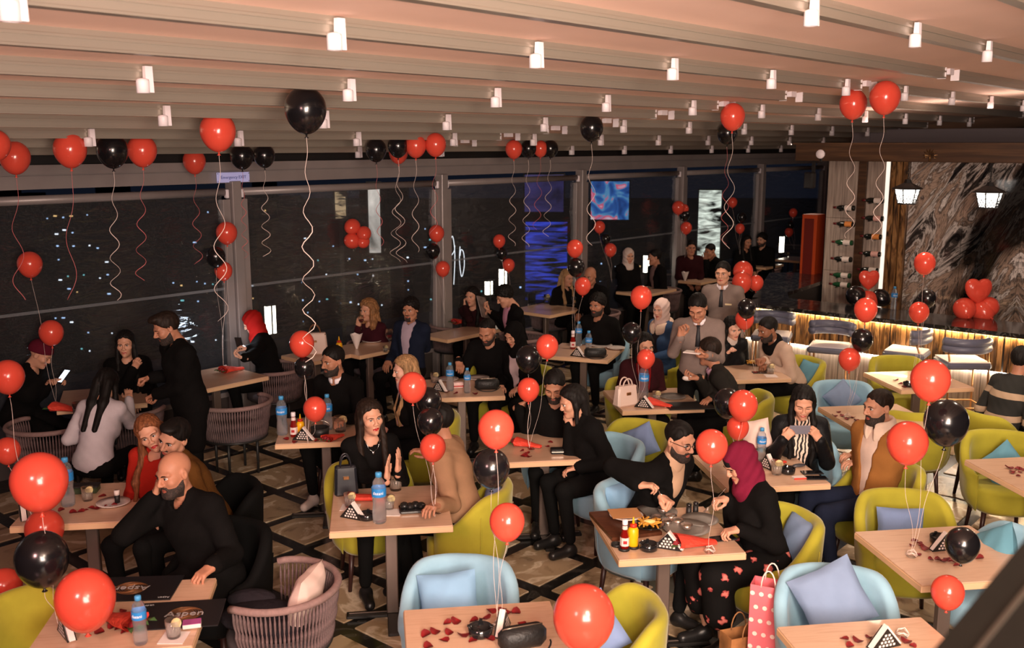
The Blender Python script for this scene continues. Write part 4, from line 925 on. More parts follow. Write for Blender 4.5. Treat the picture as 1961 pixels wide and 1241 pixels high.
# woven rope barrel chairs
M_rope=mat('rope_taupe',srgb(112,92,92),.9,var=.2,scale=25,bump=.4,bscale=120)
M_rail=mat('woven_rail',srgb(138,112,108),.85,var=.12,scale=40,bump=.3,bscale=160)
M_fr=mat('charcoal_frame',(.02,.02,.02),.4)
sm_=MB(); sm_.tube([(0,.001*math.sin(k),-.5+k/10) for k in range(11)],[.0055,.013,.0145,.0070,.013,.0155,.0070,.013,.0145,.009,.0055],6,flat=.5); STRAND=sm_.mesh('rope_strand',M_rope)
_wv={}
def woven(x,y,phi,label,detail=False,zt=.69):
    t=empty('rope_chair',(x,y,0),frot(phi),label=label,cat='chair',group='woven rope barrel chairs')
    def ring(r,z,a=2.0,n=30,dro=0): return [(math.sin(-a+2*a*i/n)*r,-math.cos(-a+2*a*i/n)*r*.96,z-dro*ss(-math.cos(-a+2*a*i/n),.2,.8)) for i in range(n+1)]
    if 'parts' not in _wv:
        m=MB(); m.tube(ring(.335,zt,dro=.03),.021,8); a=m.mesh('top_rail',M_rail)
        m=MB(); m.tube(ring(.285,.36),.012,6); b=m.mesh('lower_ring',M_fr)
        m=MB(); m.lathe([(.0,.355),(.26,.355),(.285,.375),(.285,.43),(.265,.455),(.0,.462)],28); c=m.mesh('seat_pad',mat('seat_pad_grey',srgb(88,78,82),.9,var=.1,scale=9))
        m=MB(); m.tube([(0,0,0),(0,0,.37)],[.012,.016],8); d=m.mesh('leg',M_fr)
        m=MB()
        N_=54
        for i in range(N_):
            th=-1.95+3.9*i/(N_-1); p=Vector((math.sin(th)*.287,-math.cos(th)*.275,.37)); q=Vector((math.sin(th)*.332,-math.cos(th)*.32,zt-.012-.03*ss(-math.cos(th),.2,.8)))
            m.tube([p.lerp(q,k/6) for k in range(7)],[.005,.011,.006,.012,.006,.011,.005],4)
        e=m.mesh('rope_strands',M_rope); _wv['parts']=(a,b,c,d,e)
    a,b,c,d,e=_wv['parts']; link('top_rail',a,t); link('lower_ring',b,t); link('seat_pad',c,t)
    for k in range(4): link('leg',d,t,(.2*math.cos(PI/4+k*PI/2),.2*math.sin(PI/4+k*PI/2),0))
    if detail:
        N_=54
        for i in range(N_):
            th=-1.95+3.9*i/(N_-1); p=Vector((math.sin(th)*.287,-math.cos(th)*.275,.37)); q=Vector((math.sin(th)*.332,-math.cos(th)*.32,zt-.012-.03*ss(-math.cos(th),.2,.8)))
            o=link('rope_strand',STRAND,t,(p+q)/2); dd=(q-p); o.scale=(1,1,dd.length); o.rotation_euler=dd.to_track_quat('Z','Y').to_euler()
    else:
        o=link('rope_strands',e,t); o['kind']='stuff'
    return t
def wovenpx(u,v,phi,label,detail=False,z=.69):
    p=P(u,v,z)+facing(phi)*.32; return woven(p.x,p.y,phi,label,detail)
# bar stools
M_lea=mat('navy_leather',srgb(92,94,112),.38,var=.1,scale=6); M_lea2=mat('pale_leather',srgb(190,182,190),.4,var=.05,scale=6); M_brs=mat('brass',srgb(190,140,95),.3,.9)
def stool(u,v,phi,label):
    p=P(u,v,.78); t=empty('bar_stool',(p.x,p.y,0),frot(phi),label=label,cat='bar stool',group='padded bar stools along the counter')
    m=MB(); m.box((0,0,.755),(.46,.44,.07),.03); m.obj('seat',M_lea,t)
    m=MB(); m.box((0,0,.793),(.43,.41,.012),.006); m.obj('seat_top',M_lea2,t)
    m=MB()
    arc=lambda z,r:[(math.sin(-1.15+2.3*i/16)*r,-math.cos(-1.15+2.3*i/16)*r*.9+.02,z) for i in range(17)]
    m.tube(arc(.93,.25),.047,10); m.tube(arc(1.0,.25),.047,10); m.obj('backrest',M_lea,t)
    for sx in(1,-1):
        for sy in(1,-1):
            m=MB(); m.tube([(.21*sx,.19*sy,0),(.20*sx,.185*sy,.74)]+([(.205*sx,-.13,.90)] if sy<0 else []),.011,7); m.obj('leg',M_brs,t)
    m=MB(); m.tube([(.205,.187,.3),(-.205,.187,.3),(-.205,-.187,.3),(.205,-.187,.3)],.009,6,True); m.obj('footrest',M_brs,t); return t
# tables
M_ash=ramp_mat('ash_tabletop',wood_b(srgb(205,166,138),srgb(212,176,148),srgb(196,155,126),3,(1.2,9,1.2)),.3,.12)
M_ashe=mat('ash_edge',srgb(218,178,140),.4,var=.05,scale=4)
M_steel=mat('brushed_steel',srgb(128,112,104),.38,.55,bump=.05,bscale=40,stretch=(1,1,.05)); M_base=mat('base_plate',(.03,.028,.027),.35,.5)
_tb=MB(); _tb.box((0,0,.744),(.744,.744,.008),.003); TOP=_tb.mesh('table_top',M_ash)
_tb=MB(); _tb.box((0,0,.722),(.75,.75,.036),.004); EDG=_tb.mesh('edge_band',M_ashe)
_tb=MB(); _tb.box((0,0,.365),(.078,.05,.68),.006); COLM=_tb.mesh('column',M_steel)
_tb=MB(); _tb.box((0,0,.014),(.07,.60,.024),.005); _tb.box((0,0,.014),(.60,.07,.022),.005); BAS=_tb.mesh('base_plate',M_base)
_tb=MB(); _tb.box((0,-.0,.03),(.57,.012,.006),.002); TRIMB=_tb.mesh('base_trim',M_steel)
TABS={}
def table(key,cx,cy,rz,label,sx=1.,sy=1.):
    t=empty('dining_table',(cx,cy,0),rz,label=label,cat='table',group='square ash dining tables')
    for nm,me in(('table_top',TOP),('column',COLM),('base_plate',BAS)):
        o=link(nm,me,t); 
        if nm=='table_top': o.scale=(sx,sy,1); e=link('edge_band',EDG,o)
        if nm=='base_plate': link('base_trim',TRIMB,o)
    TABS[key]=t; return t
def tablepx(key,corner,u,v,label,rot=8,sx=1.,sy=1.):
    p=P(u,v,.748); r=R_(rot); ex=Vector((math.cos(r),math.sin(r),0)); ey=Vector((-math.sin(r),math.cos(r),0)); c={'FL':(1,1),'FR':(-1,1),'BL':(1,-1),'BR':(-1,-1)}[corner]
    q=p+ex*(.375*sx*c[0])+ey*(.375*sy*c[1]); return table(key,q.x,q.y,r,label,sx,sy)
# ================================================================ BALLOONS
def latex(n,c):
    def f(N,L,b):
        b.inputs['Base Color'].default_value=(*c,1); b.inputs['Roughness'].default_value=.22; b.inputs['Coat Weight'].default_value=.35; b.inputs['Coat Roughness'].default_value=.08
        if n!='black':
            out=[x for x in N if x.type=='OUTPUT_MATERIAL'][0]; t=N.new('ShaderNodeBsdfTranslucent'); t.inputs['Color'].default_value=(*c,1); mx=N.new('ShaderNodeMixShader'); mx.inputs[0].default_value=.22
            L.new(b.outputs[0],mx.inputs[1]); L.new(t.outputs[0],mx.inputs[2]); L.new(mx.outputs[0],out.inputs[0])
    return ramp_mat('latex_'+n,f,.22)
LAT={'R':latex('red',(.85,.095,.058)),'K':latex('black',(.008,.007,.008))}
def bal_prof(k=24):
    pr=[]
    for i in range(k+1):
        t=PI*i/k; c=math.cos(t)
        z=c*1.04 if c>0 else c*1.22; r=math.sin(t)*(1 if c>0 else 1-.10*c*c)
        pr.append((max(r,.0),z))
    return pr
BAL={}
for c_ in LAT:
    m=MB(); m.lathe(bal_prof()[::-1],28); BAL[c_]=m.mesh('balloon',LAT[c_])
    m=MB(); m.lathe([(.10,-1.40),(.115,-1.385),(.04,-1.31),(.055,-1.20)],10); BAL[c_+'k']=m.mesh('knot',LAT[c_])
M_rib={'w':mat('white_ribbon',srgb(236,214,205),.35,sheen=.2),'p':mat('pink_ribbon',srgb(205,110,112),.35)}
def balloon(p,r,c,label,ribbon=None,rc='w',group=None,rot=(0,0,0),rr=.0032):
    o=link('balloon',BAL[c],None,p,rot=rot,scale=r,label=label,cat='balloon',group=group); link('knot',BAL[c+'k'],o)
    if ribbon:
        m=MB(); m.tube([(Vector(q)-Vector(p))/r for q in ribbon],rr/r,5,flat=.45); ch=m.obj('ribbon',M_rib[rc],o)
        if any(rot): ch.matrix_parent_inverse=Matrix.Identity(4); ch.rotation_euler=Matrix.Rotation(0,3,'X').to_euler()
    return o
def ceil_balloon(u,v,rp,c,label,end=None,amp=7,wl=90,rc='w',dx=0):
    x,f,d=ray(u,v); rx,rz_=x/f,d/f; bx=WA[0]*1.0*0-WA[1]*rx+WA[0]*0; bb=-WA[1]*rx*0
    bc=-.7547*rx+.6561
    k=1.10*rp/1900*math.sqrt(1+rx*rx+rz_*rz_); y=(2.97+.93-CAMH)/(rz_+k+.1*bc); p=PD(u,v,y); r=rp*y/1900*1.0
    rib=None
    if end:
        n=46; rib=[]; y0=p.z-r*1.36; pe=PD(u+dx,end,y)
        for i in range(n+1):
            t=i/n; z=y0+(pe.z-y0)*t; A=amp*y/1900*min(1,t*2.2+.05)*(1+.5*t); ph=2*PI*(y0-z)/(wl*y/1900)*(1+.35*t)
            rib.append((p.x+(pe.x-p.x)*t+A*math.sin(ph),p.y+A*.7*math.cos(ph)-A*.7,z))
    return balloon(p,r,c,label,rib,rc,'balloons floating against the ceiling',rot=(0,0,0))
def cluster(anchor,ya,items,labels,group='balloons tied to the table weights',string=True):
    """items: (u,v,r_px,colour[,dy]); anchor is the weight on the table top."""
    A=P(anchor[0],anchor[1],.775) if anchor is not None else None
    if A is not None and toAB(A)[1]>8.9: A=PD(anchor[0],anchor[1],A.y*8.9/toAB(A)[1])
    y=ya if ya else A.y
    for (it,lb) in zip(items,labels):
        u,v,rp,c=it[:4]; yy=y+(it[4] if len(it)>4 else 0); p=PD(u,v,yy); bb=toAB(p)[1]
        if bb>8.95: yy*=8.95/bb; p=PD(u,v,yy)
        r=rp*yy/1900*.99; rib=None
        if A is not None and string:
            s=Vector((p.x,p.y,p.z-r*1.36)); n=14; rib=[]
            for i in range(n+1):
                t=i/n; q=s.lerp(A,t); b=math.sin(PI*t); rib.append((q.x+.02*b*math.sin(5*t+u),q.y-.01*b,q.z-.0*b))
        balloon(p,r,c,lb,rib,'w',group,rr=.0018)
# heart balloons (surface nets on a heart volume)
def heart_f(p):
    x,y,z=p[:,0],p[:,1]*1.35,p[:,2]; a=x*x+2.1*y*y+z*z-1; return a**3-x*x*z**3-.12*y*y*z**3
hv_,hf_=iso(heart_f,(-1.4,-.95,-1.3),(1.4,.95,1.45),.085); HEART=np_mesh('heart_balloon',hv_,hf_); HEART.materials.append(LAT['R'])
# ================================================================ TABLE PROPS
M_glass=mat('clear_glass',(.95,.97,.98),.03,trans=1,ior=1.3,alpha=.55); M_water=mat('bottle_plastic',(.82,.90,.97),.06,trans=.9,ior=1.15,alpha=.7)
M_capb=mat('cap_blue',srgb(70,150,205),.35); M_labb=mat('label_blue',srgb(45,130,200),.4); M_ltr=mat('white_lettering',(.9,.9,.9),.5)
M_drink=mat('cloudy_water',(.55,.5,.45),.1,trans=.5,alpha=.8)
_pr={}
def proto(key,fn):
    if key not in _pr: _pr[key]=fn()
    return _pr[key]
def putp(key,fn,p,rz,label,group=None,scale=None,rot=None,cat=None):
    """first use moves the prototype itself, later uses copy it with its parts"""
    if key in _pr: o=copytree(_pr[key])
    else: _pr[key]=fn(); o=_pr[key]
    o.location=p; o.rotation_euler=rot if rot else (0,0,rz); o['label']=label
    if group: o['group']=group
    if scale: o.scale=(scale,)*3
    return o
TZ=.749
def put(key,u,v,label,rz=0,z=TZ,**k): return putp(key,PROT[key],P(u,v,z),rz,label,**k)
def bottle():
    o=empty('water_bottle',(0,0,0),label='x',cat='bottle',group='plastic water bottles on the tables')
    m=MB(); m.lathe([(0,.004),(.026,.0),(.030,.008),(.031,.05),(.027,.085),(.031,.115),(.031,.15),(.026,.185),(.0125,.205),(.0125,.212),(0,.212)],18); m.obj('plastic_body',M_water,o)
    m=MB(); m.lathe([(0,.01),(.026,.01),(.028,.05),(.025,.084),(.028,.11),(0,.11)],14); m.obj('water',mat('water',(.86,.92,.97),.02,trans=1,ior=1.1,alpha=.35),o)
    m=MB(); m.lathe([(.0145,.207),(.0145,.224),(.012,.228),(0,.228)],14); m.obj('cap',M_capb,o)
    m=MB(); m.lathe([(.0318,.122),(.0322,.124),(.0322,.158),(.0318,.16)],20,caps=False); l=m.obj('label',M_labb,o)
    tm=text_mesh('dasani',.020); 
    for vv in tm.vertices:
        x,y,z=vv.co; t=x/.0326; vv.co=(.0326*math.sin(t),-.0326*math.cos(t)-z,.141+y)
    tm.materials.append(M_ltr); link('lettering',tm,l); return o
def tumbler():
    o=empty('tumbler',(0,0,0),label='x',cat='glass',group='drinking glasses on the tables')
    m=MB(); m.lathe([(0,.006),(.030,.0),(.032,.01),(.038,.09),(.0365,.09),(.0305,.013),(0,.012)],18); m.obj('glass_wall',M_glass,o)
    m=MB(); m.lathe([(0,.014),(.030,.014),(.034,.055),(0,.055)],14); m.obj('drink',M_drink,o)
    m=MB(); m.lathe([(0,-.002),(.025,-.002),(.025,.002),(0,.002)],12,M=Matrix.Translation((.015,0,.07))@Matrix.Rotation(1.1,4,'X')); m.obj('lemon_slice',mat('lemon',srgb(225,205,150),.5),o); return o
def wineglass():
    o=empty('wine_glass',(0,0,0),label='x',cat='glass',group='wine glasses')
    m=MB(); m.lathe([(0,.002),(.033,.0),(.005,.008),(.004,.085),(.018,.10),(.034,.13),(.036,.155),(.029,.195),(.028,.195),(.034,.155),(.032,.13),(.015,.103),(0,.10)],18); m.obj('glass_bowl',M_glass,o)
    m=MB(); m.lathe([(0,.105),(.015,.106),(.031,.130),(.032,.14),(0,.14)],14); m.obj('red_wine',mat('red_wine',(.10,.008,.012),.1),o); return o
def napkin_holder():
    o=empty('napkin_holder',(0,0,0),label='x',cat='napkin holder',group='black perforated triangular napkin holders')
    v=lambda x,y:[(x,y,0),(x+.11,y,0)]
    m=MB()
    for y in(-.018,.018):
        y2=y+math.copysign(.003,y); A=[(-.085,y,0),(.085,y,0),(0.0,y,.098)]; B=[(a,y2,c) for a,_,c in A]; m.add(A+B,[(0,1,2),(5,4,3),(0,3,4,1),(1,4,5,2),(2,5,3,0)])
    m.box((0,0,.003),(.16,.036,.006)); m.obj('steel_frame',mat('holder_black',(.012,.012,.012),.35),o)
    m=MB(); Y=-.0225
    for r in range(4):
        n=5-r
        for i in range(n): x=(i-(n-1)/2)*.020; z=.016+r*.0165; m.add([(x-.0062,Y,z-.005),(x+.0062,Y,z-.005),(x+.0062,Y,z+.006),(x-.0062,Y,z+.006)],[(0,1,2,3)]); m.add([(x-.0062,-Y,z-.005),(x+.0062,-Y,z-.005),(x+.0062,-Y,z+.006),(x-.0062,-Y,z+.006)],[(3,2,1,0)])
    q=m.obj('perforations',mat('napkin_white',srgb(226,212,206),.8),o); q['kind']='stuff'
    m=MB(); A=[(-.078,-.014,.006),(.092,-.014,.006),(.006,-.014,.108)]; B=[(a,.014,c) for a,_,c in A]; m.add(A+B,[(0,1,2),(5,4,3),(0,3,4,1),(1,4,5,2),(2,5,3,0)]); m.obj('paper_napkins',MATS['napkin_white'],o); return o
def ashtray():
    o=empty('ashtray',(0,0,0),label='x',cat='ashtray',group='black glass ashtrays')
    m=MB(); m.lathe([(0,0),(.045,0),(.052,.006),(.054,.04),(.049,.042),(.043,.014),(0,.012)],24); m.obj('bowl',M_black_gloss,o)
    m=MB(); 
    for k in range(4): a=k*PI/2; m.box((.049*math.cos(a),.049*math.sin(a),.043),(.016,.016,.006),.002)
    m.obj('rim_rests',M_black_gloss,o); return o
def ketchup():
    o=empty('ketchup_bottle',(0,0,0),label='x',cat='bottle',group='ketchup bottles')
    m=MB(); m.lathe([(0,0),(.024,0),(.027,.01),(.026,.075),(.015,.115),(.013,.15),(0,.15)],8,sm=False); m.obj('glass_body',mat('ketchup_red',srgb(120,18,14),.12,coat=.5),o)
    m=MB(); m.lathe([(.015,.145),(.0165,.147),(.0165,.172),(.014,.175),(0,.175)],14); m.obj('cap',M_white,o)
    m=MB(); m.lathe([(.0272,.02),(.0268,.07)],8,caps=False,sm=False); l=m.obj('label',mat('label_white',srgb(225,205,200),.6),o)
    m=MB(); m.lathe([(.0165,.118),(.0142,.140)],8,caps=False,sm=False); m.obj('neck_label',MATS['label_white'],o)
    m=MB(); m.box((0,-.0275,.045),(.022,.002,.018),.0008); m.obj('label_print',mat('print_red',srgb(170,40,45),.6),l); return o
def mustard():
    o=empty('mustard_bottle',(0,0,0),label='x',cat='bottle',group='mustard bottles')
    m=MB(); m.lathe([(0,0),(.024,0),(.027,.008),(.026,.045),(.028,.055),(.027,.09),(.018,.105),(0,.107)],18); m.obj('plastic_body',mat('mustard_yellow',srgb(240,176,20),.35),o)
    m=MB(); m.lathe([(.019,.102),(.019,.118),(.008,.122),(0,.122)],14); m.obj('collar',mat('cap_red',srgb(190,50,25),.4),o)
    m=MB(); m.lathe([(.008,.12),(.003,.155),(0,.156)],10); m.obj('nozzle',MATS['mustard_yellow'],o); return o
def plate(r=.105,m_=None,key='white_plate'):
    def f():
        o=empty('plate',(0,0,0),label='x',cat='plate'); m=MB(); m.lathe([(0,.004),(r*.6,.002),(r*.65,.006),(r,.016),(r*.995,.019),(r*.62,.009),(0,.008)],30); m.obj('dish',m_ or mat('porcelain',srgb(225,212,205),.2,coat=.3),o); return o
    return f
M_tin=mat('tin',srgb(190,175,165),.25,.85); M_stone=mat('grey_stoneware',srgb(128,122,116),.3,var=.15,scale=14)
def bowl():
    o=empty('dip_bowl',(0,0,0),label='x',cat='bowl',group='small steel dip bowls on the couple\'s table'); m=MB(); m.lathe([(0,0),(.024,0),(.028,.004),(.037,.03),(.0355,.03),(.027,.007),(0,.006)],20); m.obj('steel_cup',M_tin,o)
    m=MB(); m.lathe([(0,.02),(.03,.018),(0,.0185)],14); m.obj('dip',mat('dip_cream',srgb(190,160,130),.5,var=.3,scale=80),o); return o
def phone():
    o=empty('phone',(0,0,0),label='x',cat='phone',group='phones lying on the tables'); m=MB(); m.box((0,0,.004),(.15,.073,.008),.003); m.obj('case',mat('phone_case',(.02,.02,.022),.3),o)
    m=MB(); m.box((0,0,.0085),(.135,.066,.001)); m.obj('screen',mat('phone_glass',(.008,.008,.010),.05,coat=.5),o); return o
def bouquet():
    o=empty('rose_bouquet',(0,0,0),label='x',cat='bouquet',group='roses in red paper')
    m=MB(); V=[]
    for i in range(9):
        t=i/8; r=.052*(1-t)**.8+.011+.02*max(0,t-.75)*4*.5; V.append([(-.11+.24*t,r*1.25*math.cos(a)*(1+.1*math.sin(5*a+9*t)),.004+r*.62*(1+math.sin(a))) for a in [2*PI*k/14 for k in range(14)]])
    m.grid(V,False,closev=True); m.obj('red_wrapping',mat('red_paper',srgb(215,66,48),.65,var=.1,scale=20,bump=.5,bscale=30),o)
    m=MB()
    for k in range(3): m.ball((-.125,.028*(k-1),.04+.008*(k%2)),(.026,.022,.022),8,6)
    m.obj('rose_heads',mat('rose_red',(.22,.006,.012),.6,var=.4,scale=60,bump=.8,bscale=50),o)
    m=MB()
    for k in range(4): m.add([(-.10,.03*(k-1.5),.03),(-.15,.04*(k-1.5)-.015,.045),(-.17,.05*(k-1.5),.03),(-.15,.04*(k-1.5)+.015,.04)],[(0,1,2,3),(3,2,1,0)])
    m.obj('leaves',mat('leaf_green',(.05,.11,.03),.5),o)
    m=MB(); m.tube([(.068,.02*math.cos(a),.018+.018*math.sin(a)) for a in[2*PI*k/10 for k in range(10)]],.004,5,True); m.obj('tied_ribbon',M_rib['w'],o); return o
M_pet=mat('petal_crimson',(.20,.008,.010),.55,var=.5,scale=30)
_q=MB(); V=[]
for i in range(4):
    r=(i/3)*.019; V.append([(r*math.cos(a)*1.1,r*math.sin(a)*.85,.002+.010*(r/.019)**2*(.5+.5*math.sin(2*a+.6))) for a in[2*PI*k/9 for k in range(9)]])
_q.grid(V,True,closev=True); _q.grid([[(x,y,z+.0012) for x,y,z in r] for r in V],True,closev=True,flip=True); PETAL=_q.mesh('rose_petal',M_pet)
def petals(pts,label,group):
    for u,v in pts:
        p=P(u,v,TZ); o=link('rose_petal',PETAL,None,p,rot=(random.uniform(-.25,.25),random.uniform(-.25,.25),random.uniform(0,6)),scale=random.uniform(.9,1.55),label=label,cat='petal',group=group)
def weight():
    o=empty('balloon_weight',(0,0,0),label='x',cat='balloon weight',group='small clear balloon weights'); m=MB(); m.lathe([(0,0),(.026,0),(.028,.012),(.018,.026),(0,.028)],14); m.obj('clear_disc',M_glass,o)
    m=MB(); m.tube([(.03*math.cos(k*.9)*(1+.2*math.sin(k)),.03*math.sin(k*.9),.02+.014*math.sin(k*1.7)) for k in range(16)],.0022,4); m.obj('curled_ribbon',M_rib['w'],o); return o
def handbag(colm,trim,w=.20,h=.16,d=.10,nm='handbag'):
    def f():
        o=empty('handbag',(0,0,0),label='x',cat='handbag'); m=MB()
        v=[(-w/2,-d/2,0),(w/2,-d/2,0),(w/2,d/2,0),(-w/2,d/2,0),(-w*.44,-d*.32,h),(w*.44,-d*.32,h),(w*.44,d*.32,h),(-w*.44,d*.32,h)]
        m.box((0,0,h*.5),(w,d,h),.018); 
        m.v=[(x*(1-.14*z/h),y*(1-.45*z/h),z) for x,y,z in m.v]; m.obj('bag_body',colm,o)
        for y in(-.02,.02):
            m=MB(); m.tube([(w*.22*math.cos(a),y*(1+.3*math.sin(a)),h-.01+h*.42*math.sin(a)) for a in[PI*k/10 for k in range(11)]],.006,6); m.obj('handle',trim,o)
        m=MB(); m.box((0,-d*.5*.8,h*.62),(.04,.012,.022),.003); m.obj('clasp',M_brs,o); m=MB(); m.box((0,0,h*.93),(w*.86,d*.56,.012),.004); m.obj('top_flap',trim,o); return o
    return f
def soft_bag():
    o=empty('soft_bag',(0,0,0),label='x',cat='bag'); m=MB(); m.box((0,0,.05),(.23,.10,.10),.034,sm=True); m.obj('bag_body',mat('black_leather_bag',(.012,.012,.012),.5,bump=.4,bscale=60),o)
    m=MB(); m.tube([(-.10,0,.098),(-.05,0,.101),(.05,0,.101),(.10,0,.098)],.004,6); m.obj('zip',mat('zip_metal',(.25,.2,.15),.3,.8),o); m=MB(); m.tube([(-.105*math.cos(a)*1.15,-.05-.07*math.sin(a),.03*abs(math.cos(a))**3+.006) for a in[PI*k/14 for k in range(15)]],.0045,6); m.obj('strap',MATS['black_leather_bag'],o); return o
def shaker():
    o=empty('shaker',(0,0,0),label='x',cat='shaker',group='black salt and pepper shakers'); m=MB(); m.lathe([(0,0),(.017,0),(.018,.004),(.017,.05),(0,.05)],14); m.obj('body',M_dark,o); m=MB(); m.lathe([(.0175,.05),(.016,.068),(0,.07)],14); m.obj('lid',M_black_gloss,o); return o
def menu():
    o=empty('menu_card',(0,0,0),label='x',cat='menu',group='black menus on the bald man\'s table'); m=MB(); m.box((0,0,.003),(.42,.29,.006),.001); m.obj('card',mat('menu_black',(.012,.012,.014),.35),o)
    m=MB()
    for k in range(9): r=.012+k*.009; m.tube([(.03+r*math.cos(a)*1.0,r*math.sin(a)*.85+.004*math.sin(3*a+k),.0062) for a in[2*PI*j/26 for j in range(26)]],.0011,4,True)
    m.obj('printed_rings',mat('copper_print',srgb(150,98,58),.4,.3),o)
    me=text_mesh('Aspen',.075); me.materials.append(mat('print_silver',srgb(170,165,165),.4)); link('lettering',me,o,(.03,0,.0066),rot=(0,0,0)); me2=text_mesh('Aspen',.024); me2.materials.append(MATS['print_silver']); link('lettering',me2,o,(-.17,.12,.0066)); return o
def coaster():
    o=empty('paper_coaster',(0,0,0),label='x',cat='coaster',group='paper coasters'); m=MB(); m.box((0,0,.0015),(.10,.10,.003),.001); m.obj('paper',MATS['napkin_white'],o); return o
def napkin():
    o=empty('standing_napkin',(0,0,0),label='x',cat='napkin',group='folded cloth napkins'); m=MB(); V=[]
    for i in range(6):
        t=i/5; V.append([((.012+.055*t)*math.cos(a)*(1+.18*math.sin(3*a)),(.012+.03*t)*math.sin(a),.17*t+.012*t*math.sin(4*a)) for a in[2*PI*k/16 for k in range(16)]])
    m.grid(V,True,closev=True); m.obj('folded_cloth',MATS.get('napkin_white') or M_white,o); return o
def tray():
    o=empty('black_tray',(0,0,0),label='x',cat='tray'); m=MB(); m.box((0,0,.012),(.17,.12,.024),.01); m.obj('tray_base',M_black_gloss,o); m=MB()
    for k in range(4): m.ball((-.05+.035*k,.01*(-1)**k,.035),(.03,.035,.022),10,6)
    m.obj('crumpled_wrapping',mat('black_film',(.012,.012,.012),.12,bump=.8,bscale=35),o); return o
def cakebox():
    o=empty('cake_slice',(0,0,0),label='x',cat='cake'); m=MB(); m.box((0,0,.028),(.10,.07,.056),.008); m.obj('sponge',mat('cake_cream',srgb(225,190,185),.6,var=.12,scale=40),o); m=MB(); m.box((0,0,.02),(.104,.074,.014),.004); m.obj('jam_layer',mat('jam',srgb(180,50,45),.4),o); return o
def fries():
    o=empty('fries_plate',(0,0,0),label='x',cat='food'); m=MB(); m.lathe([(0,.003),(.07,.002),(.095,.014),(.094,.017),(.07,.007),(0,.006)],24); m.obj('dish',MATS['black_gloss'],o); m=MB()
    for k in range(26): 
        a=random.uniform(0,6.28); x,y=random.uniform(-.05,.05),random.uniform(-.045,.045); m.box((0,0,0),(.055,.008,.008),0,Matrix.Translation((x,y,.016+random.uniform(0,.02)))@Matrix.Rotation(a,4,'Z')@Matrix.Rotation(random.uniform(-.4,.4),4,'Y'))
    q=m.obj('fries',mat('fries',srgb(200,140,50),.6,var=.2,scale=30),o); q['kind']='stuff'; m=MB(); m.ball((.0,-.01,.036),(.04,.022,.014),12,6); m.obj('cheese_sauce',mat('cheese',srgb(225,190,120),.4),o); return o
PROT=dict(bottle=bottle,tumbler=tumbler,wineglass=wineglass,napkin_holder=napkin_holder,ashtray=ashtray,ketchup=ketchup,mustard=mustard,plate=plate(),stone_plate=plate(.115,M_stone),bowl=bowl,phone=phone,bouquet=bouquet,weight=weight,
  white_bag=handbag(mat('cream_leather',srgb(222,196,184),.4),mat('cream_leather',(1,1,1))),cream_bag=handbag(MATS['cream_leather'],mat('tan_leather',srgb(120,78,48),.5),.28,.24,.12),dark_bag=handbag(mat('navy_bag',(.014,.015,.02),.3,coat=.3),mat('navy_bag',(0,0,0)),.16,.20,.10),soft_bag=soft_bag,shaker=shaker,menu=menu,coaster=coaster,napkin=napkin,tray=tray,cake=cakebox,fries=fries)
def on(p): return (p[0],p[1],TZ)
# ================================================================ LAYOUT: tables
random.seed(11)
T1=tablepx('couple','FL',1185,1073,'ash table laden with plates between the bearded man and the woman in magenta scarf')
tablepx('clap','FL',630,1019,'ash table with water bottle in front of the clapping woman')
tablepx('phone3','FL',17,1009,'ash table with plate and bottle under the balloons, beyond the bald man')
tablepx('bald','BR',415,1106,'ash table with black menus and bottle, bald man resting a hand on it')
tablepx('petal_c','BL',772,1168,'empty ash table with rose petals in front of the blue chair, bottom centre')
tablepx('petal_r','BL',1487,1200,'empty ash table with a few petals before the second blue chair near the rail')
tablepx('petal_d','BL',1636,1018,'empty ash table with petals in front of the yellow chair with lavender cushion')
tablepx('petal_e','BL',1847,880,'empty ash table with petals in front of the yellow chair with teal cushion')
tablepx('bar_f','BL',1653,713,'brightly lit ash table just below the bar stools')
tablepx('petal_g','BL',1566,779,'ash table with petals behind the woman taking a phone picture',8)
tablepx('zebra','FR',1592,926,'ash table with phones between the zebra-top woman and the magenta scarf')
tablepx('bag','FL',1192,787,'ash table with cream handbag in front of the woman in maroon')
tablepx('blazer','FR',1516,724,'ash table in front of the man in pale grey blazer')
tablepx('tie','FR',1164,690,'ash table with bottles before the bearded man near the denim jacket',-20)
tablepx('cake','FR',968,758,'ash table with two small bottles and cake in front of the hijab couple')
tablepx('sauce','FL',526,851,'ash table with sauces and bottle in front of the man in black sweater')
tablepx('wallet','FR',1154,878,'ash table with wallet and phone in front of the leaning couple')
tablepx('red','FR',515,720,'ash table under the ribboned balloons before the woman in red headscarf',49,1.0,1.0)
tablepx('curly','FR',789,661,'ash table with wine glass in front of the curly haired woman',49,1.05,.8)
q=AB(6.70,8.70); table('side',q.x,q.y,WROT,'small ash side table holding the cream handbag by the window',.75,.7)
tablepx('dark','FL',108,786,'dim ash table with red paper before the woven chair in the dark corner',20)
tablepx('reader','FR',976,626,'ash table before the man reading in a pink shirt',49,1.5,.6)
tablepx('blond','FR',1117,591,'ash table before the blond woman and bald man',49)
tablepx('hood','FR',1296,553,'ash table before the woman in pale hood by the window',49,1.2,.75)
tablepx('far_a','FR',1385,533,'far ash table with cone napkin behind the standing waiter',49,1,.6)
tablepx('far_b','FR',1501,506,'far ash table before the couple by the last lantern',49,1,.5)
tablepx('far_c','FR',1562,494,'farthest ash table with woven chair beside the orange cabinet',49,1,.7)
